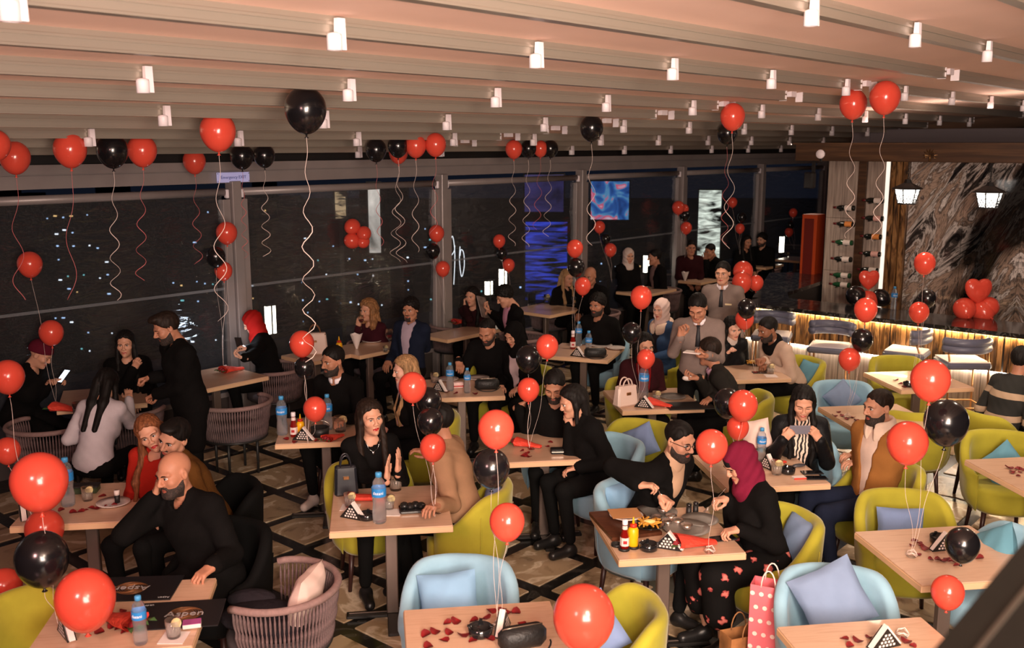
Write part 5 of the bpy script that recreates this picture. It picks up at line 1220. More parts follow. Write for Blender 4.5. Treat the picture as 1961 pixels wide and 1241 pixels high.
# ---------------------------------------------------------------- chairs without sitters, and every chair the photo shows
c2=tubpx(890,1060,-4,'blue','pale blue velvet chair behind the petal table at bottom centre'); seat_cushion(c2,-4,'blue','sky blue cushion leaning in the pale blue chair at bottom centre',dx=.06,dy=-.05,size=0.32,roll=8)
c3=tubpx(1262,1150,-82,'yellow','yellow velvet chair half hidden by the big red balloon at bottom centre'); seat_cushion(c3,-82,'lavender','lavender cushion standing on its corner behind the big red balloon',dy=.06,size=0.30,roll=38,turn=60)
c6=tubpx(1590,1078,-8,'blue','pale blue velvet chair beside the pink spotted bag'); seat_cushion(c6,-8,'grey_blue','grey blue cushion turned on its corner in the pale blue chair by the spotted bag',dx=.02,size=.35,roll=28,dy=-.06,dz=.0)
c7=tubpx(1718,934,-6,'yellow','yellow velvet chair with lavender cushion behind the petal table'); seat_cushion(c7,-6,'lavender','lavender cushion upright in the yellow chair behind the petal table',dx=.02,size=0.30,hs=.8,dy=-.08,dz=.03)
c10=tubpx(1908,822,-10,'yellow','yellow velvet chair with teal cushion near the edge of the view'); seat_cushion(c10,-10,'teal','teal cushion in the yellow chair near the edge of the view',roll=40,dx=.0,dy=0,dz=-.1)
c11=tubpx(1708,680,0,'yellow','yellow velvet chair between the bar stools and the brightly lit table'); seat_cushion(c11,0,'yellow','yellow cushion in the yellow chair below the bar stools',dx=.05,size=0.27,hs=.7,dy=-.05)
c9=tubpx(1768,792,172,'yellow','yellow velvet chair seen from behind, between balloon bunch and lit table')
c14=tubpx(1606,727,-3,'blue','pale blue velvet chair behind the woman taking a phone picture'); seat_cushion(c14,-3,'grey_blue','grey blue cushion in the blue chair behind the phone woman',roll=40,size=0.27)
c17=tubpx(1243,803,-30,'yellow','yellow velvet chair with lavender cushion behind the man in glasses'); seat_cushion(c17,-30,'lavender','lavender cushion in the yellow chair behind the man in glasses',roll=30,size=0.26)
c21=tubpx(1992,1022,-82,'blue','pale blue velvet chair mostly hidden by the stair rail'); seat_cushion(c21,-82,'teal','teal cushion in the chair behind the stair rail',roll=35,dx=.02,size=.32,dy=-.02)
c20=tubpx(-22,1150,75,'yellow','yellow velvet chair at the bottom corner beside the menu table')
woven(*P(205,800,.69).xy,178,'woven rope chair seen from behind under the woman in white top',True) if 0 else None
w1=wovenpx(203,800,172,'woven rope chair of the woman in white top, seen from behind',True)
w2=wovenpx(40,832,165,'woven rope chair in the dark behind the lowest hanging balloon',True)
w3=wovenpx(640,1128,-100,'large woven rope chair with cream cushion near the bottom edge',True); seat_cushion(w3,-100,'cream','cream cushion tucked in the large woven chair',dy=-.16,size=0.32,tilt=14,dx=.0,turn=0)
jk=MB(); jk.ball((0,0,0),(.22,.17,.06),18,8); jk.ball((.12,-.12,-.03),(.16,.10,.06),14,8); jk.ball((-.08,.14,.03),(.14,.08,.05),14,8); jo=jk.obj('folded_jacket',cloth('quilted',(.022,.019,.024),bs=30,bump=.8),loc=(w3.location.x-.1,w3.location.y-.02,.52),label='dark quilted jacket dropped on the large woven chair',cat='jacket')
for q in [(478,782,-140,'woven rope chair in the dark below the red headscarf table'),(808,640,-60,'woven rope chair of the man in navy blazer'),(846,630,150,'woven rope chair between navy blazer man and the couple at cake'),(1050,592,170,'woven rope chair in front of the blond woman\'s table'),
          (1203,556,150,'woven rope chair near side of the hooded woman\'s table'),(1310,528,-60,'grey woven chair at the end of the hooded woman\'s table'),(1345,535,160,'woven rope chair behind the standing waiter'),(1420,512,165,'woven rope chair near the far couple'),(1528,470,-40,'farthest woven rope chair beside the orange cabinet')]:
    wovenpx(*q)
stool(1478,640,-20,'bar stool beside the man in grey blazer, mostly hidden'); stool(1590,662,-25,'bar stool with black balloon before its backrest'); stool(1738,671,-124,'bar stool turned sideways beside the red balloon'); stool(1843,690,178,'bar stool with its padded back to the room')
# ---------------------------------------------------------------- people
Cx=lambda n,r,g,b,**k: cloth(n,srgb(r,g,b),**k)
def zebra(N,L,b):
    wv=N.new('ShaderNodeTexWave'); wv.inputs['Scale'].default_value=12; wv.inputs['Distortion'].default_value=7; wv.inputs['Detail'].default_value=2; wv.inputs['Detail Scale'].default_value=.9; L.new(texco(N,L,(1,1,1.2)),wv.inputs['Vector'])
    r=ramp(N,[(.48,(.012,.011,.011)),(.52,srgb(232,208,190))]); L.new(wv.outputs['Fac'],r.inputs[0]); L.new(r.outputs[0],b.inputs['Base Color'])
M_zebra=ramp_mat('zebra_cloth',zebra,.8)
def floral(N,L,b):
    vo=N.new('ShaderNodeTexVoronoi'); vo.inputs['Scale'].default_value=12; b.inputs['Specular IOR Level'].default_value=.1; n=N.new('ShaderNodeTexNoise'); n.inputs['Scale'].default_value=26; co=texco(N,L); L.new(co,n.inputs['Vector']); mx=N.new('ShaderNodeMixRGB'); mx.inputs[0].default_value=.06; L.new(co,mx.inputs[1]); L.new(n.outputs['Color'],mx.inputs[2]); L.new(mx.outputs[0],vo.inputs['Vector'])
    r=ramp(N,[(.16,srgb(210,120,110)),(.26,srgb(150,62,62)),(.30,(.005,.0045,.0045))]); L.new(vo.outputs['Distance'],r.inputs[0]); L.new(r.outputs[0],b.inputs['Base Color'])
M_floral=ramp_mat('floral_cloth',floral,.8)
def striped(N,L,b):
    sx=N.new('ShaderNodeSeparateXYZ'); L.new(texco(N,L),sx.inputs[0]); a=N.new('ShaderNodeMath'); a.operation='MULTIPLY'; a.inputs[1].default_value=5.2; L.new(sx.outputs['Z'],a.inputs[0]); fr=N.new('ShaderNodeMath'); fr.operation='FRACT'; L.new(a.outputs[0],fr.inputs[0])
    r=ramp(N,[(.70,(.014,.014,.012)),(.72,srgb(176,150,124))]); r.color_ramp.interpolation='CONSTANT'; L.new(fr.outputs[0],r.inputs[0]); L.new(r.outputs[0],b.inputs['Base Color'])
M_striped=ramp_mat('striped_knit',striped,.9)
M_blk=cloth('black_coat',(.0045,.004,.004)); M_sneak=mat('white_leather',srgb(226,204,196),.45)
PPL={}
def pp(key,*a,chair=None,cdist=.27,clabel=None,**k):
    o,i=person(*a,**k); PPL[key]=(o,i)
    if chair and k.get('pose','sit')=='sit':
        F=i['F']; q=i['o0']-F*(cdist-.28)-F*.03
        if chair=='woven': i['chair']=woven(q.x,q.y,k.get('fb',0),clabel)
        else: i['chair']=tub(q.x,q.y,k.get('fb',0),chair,clabel)
    return o,i
H_=lambda u,v,z,pose='relax',palm=(0,0,-1),dir=None,**k: dict(px=(u,v,z),pose=pose,palm=palm,**({'dir':dir} if dir else {}),**k)
pp('cap',78,678,fb=75,lean=22,fh=95,hp=32,sex='f',sk=1,hair=('cap',cloth('cap',(.10,.008,.02))),top=('coat',None),rh=H_(118,726,.93,'hold',(0,0,-1),(.7,.3,.1)),lh=H_(100,745,.86,'relax'),eyes='down',label='person in maroon beret looking down at a phone in the dark corner',dist=8.3,h=.018)
pp('shade',240,658,fb=20,lean=6,fh=10,hp=4,sex='f',sk=1,hair=('long','black'),top=('coat',None),mouth=1,rh=dict(pd=(266,706,-.26),pose='grip',palm=(0,1,0)),label='smiling woman with long black hair in the shadow beside the standing man',dist=9.3,h=.018)
pp('stand',318,627,'stand',fb=-50,lean=10,fh=-55,hp=22,sk=2,hair=('quiff','dkbrown'),beard='full',top=('coat',None),rh=H_(282,736,1.07,'grip',(.6,0,-.3)),lh=H_(292,765,.98,'grip',(-.3,0,-1)),eyes='down',label='standing man in long black coat bending over the dim table')
pp('white',205,735,fb=172,lean=24,fh=176,hp=35,sex='f',sk=1,hair=('long','black'),top=('sweater',Cx('white_top',196,186,192)),rh=H_(250,760,.95),label='woman in white top seen from behind in the woven chair, long dark hair')
pp('redscarf',483,617,fb=-75,lean=12,fh=-85,hp=26,sex='f',sk=0,hair=('hijab',Cx('red_hijab',150,24,20)),top=('coat',None),inner=Cx('red_top',140,20,26),rh=H_(432,690,.98,'hold',(.2,0,-1),(-.8,0,.3)),lh=H_(428,702,.93,'hold',(.2,0,1),(-.8,0,.25)),eyes='down',label='woman in red headscarf lit by the phone she reads beside the grey column',chair='woven',clabel='woven rope chair of the woman in red headscarf')
pp('curly',705,594,fb=-25,lean=8,fh=-38,hp=4,sex='f',sk=1,hair=('curls','ginger'),top=('sweater',cloth('wine_top',(.035,.006,.010))),rh=dict(pd=(688,612,-.20),pose='grip',palm=(.3,.8,0),dir=(.2,-.1,1)),push=0.60,label='woman with curly ginger hair drinking from a wine glass',dist=9.9,h=.018,chair='woven',clabel='woven rope chair of the curly haired woman')
pp('navy',786,592,fb=-32,lean=-4,fh=-18,hp=6,sk=2,hair=('curlytop','black'),beard='goatee',top=('blazer',cloth('navy_blazer',(.010,.014,.030))),inner=Cx('pale_shirt',178,160,176),lh=H_(785,648,.85,'relax'),label='man in navy blazer and pale shirt leaning back by the window table',dist=9.9,h=.018)
pp('sweater',637,690,fb=-20,lean=10,fh=-42,hp=8,sk=2,hair=('short','black'),beard='full',top=('sweater',M_blk),shoe=M_sneak,collar=('shirt',M_white),lh=H_(655,815,.8,'fist'),label='man in black sweater with white shirt collar looking sideways',chair='black',clabel='black velvet chair hidden under the man in black sweater')
pp('blonde',775,708,fb=-75,lean=10,fh=-72,hp=8,sex='f',sk=0,hair=('long','blond'),top=('coat',None),scarf=('neck',Cx('pink_check',206,170,176)),label='woman with blonde streaked hair and pink checked scarf in profile',dist=7.6,chair='yellow',clabel='yellow velvet chair of the blonde streaked woman')
pp('clap',709,798,fb=18,lean=4,fh=32,hp=2,hr=6,sex='f',sk=1,hair=('long','dkbrown'),mouth=1,lip=4,top=('sweater',M_blk),rh=dict(px=(742,893,.98),pose='flat',palm=(.9,-.1,0),dir=(.05,.1,1)),lh=dict(px=(763,880,.99),pose='flat',palm=(-.9,.2,0),dir=(.05,.1,1)),label='smiling woman with very long dark hair clapping her hands',dist=6.55,chair='yellow',clabel='yellow velvet chair of the clapping woman')
pp('tan',838,806,fb=-100,lean=14,fh=-110,hp=8,sk=2,hair=('short','black'),top=('jacket',Cx('tan_jacket',156,120,92)),rh=H_(815,880,.85,'relax'),lh=H_(835,985,.78,'relax'),label='man in tan jacket seen from behind, head hidden by a black balloon',dist=6.2,chair='yellow',clabel='yellow velvet chair with lavender cushion of the man in tan jacket')
pp('auburn',288,829,fb=-10,lean=6,side=-6,fh=15,hp=8,hr=22,sex='f',sk=1,hair=('wavy','auburn'),mouth=1,lip=4,top=('sweater',Cx('red_sweater',160,36,26)),label='woman with auburn hair and red top smiling against the man beside her',dist=7.1)
pp('brown',333,838,fb=-60,lean=22,fh=-22,hp=12,hr=-16,sk=1,hair=('quiff','black'),beard='goatee',top=('sweater',Cx('brown_knit',96,62,28,bs=90)),label='man in brown knit sweater leaning his face on the auburn haired woman',dist=6.9,chair='black',clabel='black velvet chair hidden under the man in brown sweater')
pp('bald',333,906,fb=-25,lean=14,side=8,fh=-33,hp=8,hr=6,sk=2,hair=('none','none'),beard='full',top=('coat',None),rh=dict(hd=(.105,.045,-.05),dir=(.25,.1,.95),palm=(.95,.3,.1),pose='hold'),lh=H_(386,1100,.785,'relax',(0,0,-1),(-.5,-.75,-.25)),label='bald bearded man in black coat talking on the phone, hand on the table',dist=5.55,h=.012,chair='black',clabel='black velvet chair hidden under the bald man')
pp('beard_d',933,634,fb=-12,lean=14,fh=-22,hp=28,sk=2,hair=('receding','black'),beard='full',top=('jacket',None),rh=H_(880,704,.86,'pinch',(0,0,-1),(.1,-.6,-.5)),lh=H_(942,690,.85),eyes='down',label='bearded man with receding hair in black jacket eating at the cake table',chair='yellow',clabel='yellow velvet chair of the receding haired man')
pp('hijab_b',984,640,fb=-25,lean=8,fh=-45,hp=24,sex='f',sk=1,hair=('hijab',cloth('black_hijab',(.0045,.004,.004))),top=('jacket',None),inner=Cx('lilac_shirt',190,168,172),eyes='down',label='woman in black hijab and pale blouse beside the receding haired man',dist=8.35,chair='yellow',clabel='yellow velvet chair of the woman in black hijab')
pp('ear',904,567,fb=-15,lean=6,fh=-28,hp=6,sex='f',sk=1,hair=('long','black'),top=('sweater',cloth('wine_top2',(.022,.006,.008))),rh=dict(hd=(.10,.03,-.05),dir=(-.1,.1,1),palm=(.9,0,0),pose='hold'),push=0.50,label='black haired woman resting a hand at her ear by the window',dist=11.2,h=.02)
pp('pink',966,567,fb=-65,lean=10,fh=-75,hp=30,sk=1,hair=('curlytop','black'),top=('jacket',None),inner=Cx('pink_shirt',206,150,176),rh=H_(930,598,.95,'hold',(.3,0,0)),lh=H_(938,600,.95,'hold'),eyes='down',label='man in pink shirt and black jacket reading a menu by the lantern',dist=10.8,h=.02,chair='woven',clabel='woven rope chair of the man in pink shirt')
pp('beard_l',1062,738,fb=-10,lean=18,fh=-12,hp=26,sk=2,hair=('short','black'),beard='full',top=('jacket',None),rh=H_(1012,772,.98,'hold',(0,-.6,-.5),(.5,0,.2)),lh=H_(1040,806,.84,'hold',(0,0,1),(-.8,-.2,.2)),eyes='down',push=0.06,label='man with dark beard looking down at a phone with the woman beside him',dist=7.2,chair='blue',clabel='blue velvet chair of the man with dark beard')
pp('cheek',1096,768,fb=-60,lean=22,fh=-75,hp=18,sex='f',sk=1,hair=('bob','black'),top=('coat',None),rh=dict(hd=(.035,.06,-.11),dir=(-.2,-.1,.9),palm=(.3,.7,0),pose='fist'),label='woman with black bob resting her cheek on her hand beside the bearded man',dist=6.75,chair='blue',clabel='blue velvet chair of the woman resting her cheek')
pp('beard_t',1144,583,fb=-30,lean=6,fh=-35,hp=8,sk=2,hair=('curlytop','black'),beard='full',top=('jacket',None),rh=H_(1152,632,.84,'pinch',(0,0,-1),(-.5,-.6,-.3)),lh=H_(1170,636,.84),push=0.10,label='bearded man in black jacket at the table behind the denim jacket woman',dist=10.1,h=.018,chair='blue',clabel='blue velvet chair of the bearded man in black jacket')
pp('blond_b',1086,532,fb=35,lean=10,fh=40,hp=8,sex='f',sk=1,hair=('long','blond'),top=('coat',None),push=0.50,label='blond woman half hidden behind a black balloon by the window',dist=12.2,h=.022)
pp('bald_b',1130,528,fb=-40,lean=10,fh=-35,hp=14,sk=2,hair=('none','none'),top=('jacket',None),label='bald man with bowed head beside the blond woman',dist=12.2,h=.022,chair='woven',clabel='woven rope chair of the bald man by the window')
pp('maroon',1234,662,fb=10,lean=8,fh=18,hp=8,sex='f',sk=1,hair=('bob','black'),top=('jacket',cloth('maroon_coat',(.030,.006,.008))),inner=cloth('red_blouse',(.16,.008,.010)),push=0.08,label='woman in maroon jacket and red blouse, face partly behind a black balloon',dist=7.9,chair='yellow',clabel='yellow velvet chair of the woman in maroon')
pp('denim',1266,592,fb=-55,lean=2,fh=-42,hp=6,sex='f',sk=0,hair=('hijab',Cx('white_hijab',222,196,188)),top=('jacket',Cx('denim',54,78,112,bs=120)),inner=cloth('dark_tee',(.03,.025,.03)),collar=('fleece',Cx('sherpa',214,190,172,bs=60)),legs=Cx('denim',54,78,112),label='woman in white hijab and blue denim jacket with fleece collar',dist=9.1,chair='yellow',clabel='yellow velvet chair of the woman in denim jacket')
gry=Cx('grey_sweater',128,112,106,bs=120)
pp('waiter2',1336,588,'stand',fb=-12,lean=6,fh=-22,hp=32,sk=2,hair=('short','black'),top=('sweater',gry),collar=('shirt',M_white),tie=mat('dark_tie',(.02,.02,.025),.6),rh=dict(pd=(1306,628,-.32),pose='pinch',palm=(.3,-.6,-.3),dir=(.1,-.1,1)),lh=dict(pd=(1338,682,-.34),pose='hold',palm=(0,0,1),dir=(-.9,-.2,0)),eyes='down',label='waiter in grey sweater raising a hand over a notepad, nearer of the two')
pp('waiter1',1384,522,'stand',fb=-20,lean=2,fh=-26,hp=6,sk=1,hair=('short','black'),top=('sweater',gry),collar=('shirt',M_white),tie=MATS['dark_tie'],label='waiter in grey sweater standing at the end of the bar, farther of the two')
pp('suit',1358,672,fb=-95,lean=24,fh=-120,hp=10,sk=2,hair=('short','dkbrown'),glasses=True,top=('blazer',cloth('charcoal_suit',(.018,.016,.014))),inner=Cx('lilac_shirt2',176,140,160),collar=('shirt',Cx('lilac_shirt2',176,140,160)),rh=H_(1320,724,1.0,'hold',(0,0,1),(-1,-.1,0)),lh=H_(1352,768,.785,'relax',(0,0,-1),(-.7,-.5,-.2)),label='man in dark suit and eyeglasses seen from behind, holding a tissue',dist=7.45,chair='yellow',clabel='yellow velvet chair of the man in dark suit')
pp('bob',1403,628,fb=15,lean=12,fh=20,hp=14,hr=8,sex='f',sk=0,hair=('bob','black'),top=('jacket',cloth('leather_blk',(.008,.008,.009),rough=.35)),collar=('turtle',Cx('white_knit',214,196,186)),lip=1,rh=H_(1402,685,.84,'fist'),mouth=1,push=0.27,label='woman with straight black bob in black jacket and white turtleneck',dist=8.8,chair='blue',clabel='blue velvet chair of the woman with black bob')
pp('blazer',1470,630,fb=-68,lean=30,fh=-72,hp=18,sk=3,hair=('short','black'),beard='full',top=('blazer',Cx('pale_blazer',190,164,146,bs=150)),collar=('hood',M_blk),rh=H_(1452,690,.86,'fist',(0,0,-1),(-.6,-.3,0)),lh=H_(1460,702,.80,'fist',(0,0,-1),(-.6,-.3,0)),label='man in pale grey blazer leaning on the table below the bar',dist=8.9,chair='yellow',clabel='yellow velvet chair with teal cushion of the man in pale blazer')
pp('zebra',1538,770,fb=-12,lean=2,fh=-10,hp=22,sex='f',sk=1,hair=('wavy','black'),top=('jacket',cloth('leather_blk',(.008,.008,.009))),inner=M_zebra,rh=dict(pd=(1516,826,-.28),pose='hold',palm=(.4,.5,.2),dir=(.5,0,.5)),lh=dict(pd=(1558,826,-.28),pose='hold',palm=(-.4,.5,.2),dir=(-.45,0,.6)),eyes='down',lip=1,push=0.12,label='woman in zebra print top and leather jacket holding up a phone',dist=7.2,chair='blue',clabel='pale blue velvet chair of the woman in zebra top')
tanj=Cx('camel_jacket',150,100,52,bs=140)
pp('camel',1682,778,fb=-62,lean=-4,fh=-72,hp=6,sk=1,hair=('crop','dkbrown'),beard='full',top=('jacket',tanj),inner=Cx('white_tee',214,190,176),collar=('sherpa',Cx('sherpa_w',222,198,180,bs=60)),legs=cloth('navy_jeans',(.012,.016,.035)),rh=H_(1622,872,.78,'relax',(0,0,-1),(-.6,-.3,.1)),lh=H_(1630,886,.78,'relax',(0,0,-1),(-.7,-.1,.1)),shoe=M_sneak,legfb=-80,knees={1:(.48,.02,.60,-.10),-1:(.44,-.14,.54,.08)},label='bearded man in camel jacket with fleece collar, hands folded on his knee',dist=7.05,chair='yellow',clabel='yellow velvet chair of the man in camel jacket')
pp('glasses',1302,842,fb=48,lean=22,fh=40,hp=14,sk=1,hair=('crop','black'),beard='full',glasses=True,top=('jacket',M_blk),inner=Cx('beige_knit',196,160,132),collar=('turtle',Cx('beige_knit',196,160,132)),rh=H_(1247,928,.95,'pinch',(.2,0,-1),(.8,-.2,.1),pole=(-1,-.2,-.4)),lh=H_(1283,962,.86,'fist',(-.2,-.3,-1),(.5,-.6,-.2)),label='man in eyeglasses, beige turtleneck and black jacket eating with a fork',dist=6.45,h=.012,chair='blue',clabel='pale blue velvet chair of the man in eyeglasses')
pp('magenta',1417,886,fb=-72,lean=14,fh=-78,hp=30,sex='f',sk=1,hair=('hijab',Cx('magenta_hijab',112,26,50)),extra='undercap',top=('jacket',M_blk),rh=H_(1372,958,.92,'pinch',(.2,0,-1),(-.7,-.3,0)),lh=H_(1392,1018,.82,'pinch',(0,0,-1),(-.9,-.2,-.1)),legs=('skirt',M_floral),eyes='down',label='woman in magenta headscarf and floral skirt looking down at her food',dist=5.9,h=.012,chair='yellow',clabel='yellow velvet chair of the woman in magenta headscarf')
pp('stripe',1958,690,fb=110,lean=20,fh=120,hp=8,sk=2,hair=('short','black'),top=('knit',M_striped),label='man in black knit with pale stripes at the edge of the view',dist=7.6,chair='yellow',clabel='yellow velvet chair of the man in striped knit')
pp('hood',1204,490,fb=20,lean=5,fh=15,hp=6,sex='f',sk=1,hair=('hijab',Cx('pale_hood',206,186,176)),mouth=1,top=('coat',None),rh=H_(1240,505,1.05),push=0.30,label='smiling woman in pale hood by the far window',dist=14,h=.024)
pp('profile',1253,492,fb=-70,lean=8,fh=-85,hp=6,sk=2,hair=('short','black'),top=('jacket',None),inner=Cx('dull_shirt',130,104,100),label='man in dark jacket turned to the woman in pale hood',dist=13.4,h=.024,chair='woven',clabel='woven rope chair of the man facing the pale hood')
pp('far1',1323,474,fb=10,lean=5,fh=5,hp=6,sk=2,hair=('short','black'),top=('jacket',cloth('maroon_coat',(.03,.006,.008))),push=0.60,label='far man facing the room in front of the bright rippled panel',dist=16.2,h=.026)
pp('far2',1360,480,fb=-60,lean=12,fh=-60,hp=20,sk=2,hair=('crop','black'),top=('jacket',None),rh=dict(hd=(.02,.10,-.05),dir=(0,0,1),palm=(0,1,0),pose='relax'),label='far man covering his face with a hand before the rippled panel',dist=15.8,h=.026,chair='woven',clabel='woven rope chair of the far man covering his face')
pp('far3',1430,463,fb=20,lean=8,fh=25,hp=10,sex='f',sk=2,hair=('long','black'),top=('coat',None),label='far woman with long black hair beside the bearded man by the last lantern',dist=17.2,h=.026)
pp('far4',1459,459,fb=-40,lean=4,fh=-45,hp=6,sk=1,hair=('curlytop','black'),beard='full',top=('coat',None),push=0.50,label='far bearded man in black by the last lantern',dist=17.0,h=.026,chair='woven',clabel='woven rope chair of the far bearded man')
# ---------------------------------------------------------------- cushions behind sitters
def cush_px(u,v,y,phi,color,label,size=0.29,roll=0,tilt=12,hs=1.): p=PD(u,v,y); cushion(p,phi,color,label,tilt,roll,size,hs)
for k_,c_,l_,kw in (('tan','lavender','lavender cushion behind the man in tan jacket',dict(dx=.06,dy=-.17,turn=20)),('magenta','grey_blue','grey blue cushion behind the woman in magenta headscarf',dict(dx=-.05,dy=-.19)),('glasses','blue','blue cushion behind the man in eyeglasses',dict(dx=-.05,dy=-.19)),
                  ('blazer','teal','teal cushion behind the man in pale blazer',dict(dx=-.05,dy=-.16)),('stripe','grey','dark grey cushion in the chair of the striped man',dict(dx=.1,dy=-.12))):
    ch=PPL[k_][1]['chair']; ph=math.degrees(ch.rotation_euler.z)-180; seat_cushion(ch,ph,c_,l_,size=.32,**kw)
cush_px(1448,832,7.15,-20,'cream','cream cushion behind the red balloons beside the zebra top woman',size=.22,roll=15)
# ---------------------------------------------------------------- ceiling balloons
CB=[(28,300,28,'R','red balloon at the ceiling, leftmost over the dark window',574,8,150,'p',14),(-8,276,26,'R','red balloon at the ceiling cut by the edge of the view',None),(134,285,30,'R','red balloon at the ceiling left of the black one over the dark window',572,7,210,'p',6),
(215,287,29,'K','black balloon at the ceiling between two red ones over the dark window',573,7,75,'w',10),(272,287,27,'R','red balloon at the ceiling right beside the black one over the dark window',537,7,70,'p',0),(372,308,21,'R','small red balloon at the ceiling near the blue sign',505,6,62,'p',10),
(417,250,33,'R','large red balloon hanging before the grey rafters above the column',612,9,120,'w',10),(463,298,22,'K','black balloon at the ceiling over the blue sign, left of its pair',494,4,40,'p',8),(506,297,20,'K','black balloon at the ceiling beside the blue sign, right of its pair',490,6,48,'w',6),
(585,208,39,'K','large black balloon high at the ceiling with a long curled ribbon',690,9,88,'w',10),(720,286,20,'K','black balloon at the ceiling over the tall pale reflection',470,4,60,'p',10),(763,292,18,'R','red balloon at the ceiling half behind a black one',500,7,58,'w',-6),
(762,279,19,'K','black balloon at the ceiling in front of a red one',502,7,62,'w',8),(796,278,20,'R','red balloon at the ceiling beside the black and red pair',482,5,70,'w',0),(834,276,20,'R','red balloon at the ceiling, right end of its bunch',452,5,70,'p',-4),
(984,285,16,'R','red balloon at the ceiling, left end of the far bunch of four',470,5,50,'w',-4),(1012,284,15,'K','first black balloon of the far bunch of four at the ceiling',472,5,52,'w',-6),(1035,284,14,'R','red balloon between black ones in the far bunch of four',440,5,60,'p',-8),(1054,284,15,'K','last black balloon of the far bunch of four at the ceiling',453,5,48,'w',-8),
(1133,244,22,'K','single black balloon below the rafters before the screen reflection',470,6,85,'w',-2),(1403,222,23,'R','red balloon at the ceiling above a black one beside the bar',476,7,95,'w',-12),(1393,254,19,'K','black balloon under the red one beside the bar',468,5,60,'p',-8),
(1634,198,25,'R','red balloon at the ceiling over the wooden beam, left of its pair',456,6,75,'w',-10),(1695,185,28,'R','red balloon at the ceiling over the wooden beam, right of its pair',462,6,80,'w',-20)]
for q in CB: ceil_balloon(*q)
# ---------------------------------------------------------------- bunches tied to table weights
def L(*a): return a
cluster((107,772),None,[(57,505,23,'R'),(98,636,23,'R')],['upper red balloon over the dim table in the dark corner','lower red balloon over the dim table in the dark corner'])
cluster((60,985),5.9,[(15,720,31,'R',.5),(14,862,25,'R',.3),(85,1012,38,'R',-.2)],['red balloon cut by the edge, level with the beret','smaller red balloon cut by the edge above the large one','red balloon peeping between the large red and black ones'])
cluster((112,1196),None,[(75,920,55,'R'),(80,1068,53,'K'),(163,1146,60,'R',-.2)],['large red balloon in front of the bottle beyond the bald man','large black balloon under the large red one near the bald man','large red balloon low over the menu table'])
cluster(None,5.2,[(8,1122,35,'R')],['red balloon cut by the edge above the yellow chair corner'])
cluster((428,704),None,[(434,445,20,'R'),(413,491,19,'K',-.1),(428,518,17,'R')],['top red balloon of the bunch by the grey column','black balloon of the bunch by the grey column','lower red balloon of the bunch by the grey column'])
cluster((590,850),None,[(578,657,24,'R',.3),(583,703,20,'K',.3),(603,782,23,'R',-.05)],['red balloon beside the white bag at the window table','black balloon beside the man in black sweater','red balloon right over the sauce bottles'])
cluster((833,990),None,[(790,740,28,'R',.2),(821,767,26,'K',.35),(824,806,26,'K',.12),(829,856,26,'R',-.15)],['red balloon in front of the blonde streaked woman','black balloon behind the red one by the blonde woman','black balloon over the tan jacket man\'s head','red balloon in front of the tan jacket'])
cluster((953,1200),None,[(950,820,36,'R'),(941,895,37,'K',.12),(971,998,36,'R',-.1)],['top red balloon of the bunch over the bottom centre table','black balloon of the bunch over the bottom centre table','lowest red balloon of the bunch before the yellow chair'])
cluster((1014,858),None,[(1048,662,22,'R',.1),(1012,686,25,'K',.3),(1012,745,22,'R',-.2)],['red balloon above the dark bearded man','black balloon beside the black hijab','red balloon at the dark bearded man\'s hand'])
cluster((1222,772),None,[(1228,568,21,'R'),(1210,636,19,'K'),(1237,686,18,'R',-.1)],['red balloon before the white hijab','black balloon before the face of the woman in maroon','red balloon over the tall bottle by the cream handbag'])
cluster((1098,662),None,[(1101,475,16,'R'),(1103,511,17,'K'),(1116,547,16,'R')],['upper red balloon before the blue reflection','black balloon hiding the blond woman','red balloon beside the bald man by the window'])
cluster((1172,541),None,[(1148,434,11,'R'),(1160,457,10,'K'),(1169,478,12,'R')],['top small red balloon under the screen reflection','small black balloon under the screen reflection','lower small red balloon beside the pale hood'])
cluster((853,602),None,[(836,446,15,'R'),(829,480,14,'K'),(848,514,14,'R')],['top red balloon at the second grey column','black balloon at the second grey column','lower red balloon at the second grey column'])
cluster((975,577),None,[(956,461,12,'R'),(961,485,11,'K'),(974,507,12,'R')],['top red balloon over the lantern by the pink shirt man','black balloon over the lantern by the pink shirt man','red balloon just above the lantern by the pink shirt man'])
cluster((1313,507),None,[(1299,397,12,'R'),(1310,400,9,'R',.3),(1311,412,10,'K'),(1314,436,11,'R')],['far red balloon overlapping another at the fourth column','far red balloon half hidden behind its neighbour at the fourth column','far black balloon at the fourth column','far lower red balloon at the fourth column'])
cluster((1417,487),None,[(1403,387,9,'R'),(1421,416,9,'K'),(1417,437,9,'R')],['far red balloon beside the rippled reflection','far black balloon right of the rippled reflection','far red balloon over the long haired far woman'])
cluster((1521,478),None,[(1519,407,8,'R'),(1513,431,8,'K'),(1511,444,8,'R')],['smallest far red balloon beside the orange cabinet','smallest far black balloon beside the orange cabinet','lower smallest red balloon beside the orange cabinet'])
cluster((1447,712),None,[(1430,590,18,'K',.0),(1426,611,18,'R',.12)],['black balloon between the bob woman and the blazer man','red balloon behind the black one near the blazer man'])
cluster((1622,797),None,[(1658,592,22,'R'),(1651,650,21,'K'),(1627,687,21,'R')],['top red balloon of the bunch before the bar planks','black balloon of the bunch before the bar stool','lowest red balloon of the bunch over the blue chair'])
cluster((1750,732),None,[(1771,503,20,'R'),(1776,571,17,'K',.2),(1760,597,19,'R')],['red balloon in front of the marble wall','black balloon in front of the marble wall','red balloon at the edge of the granite counter'])
cluster((1745,1062),None,[(1782,726,38,'R'),(1812,807,43,'K',.15),(1738,846,40,'R',-.1)],['large red balloon in front of the lit table by the stools','large black balloon over the yellow chair by the stools','large red balloon beside the camel jacket'])
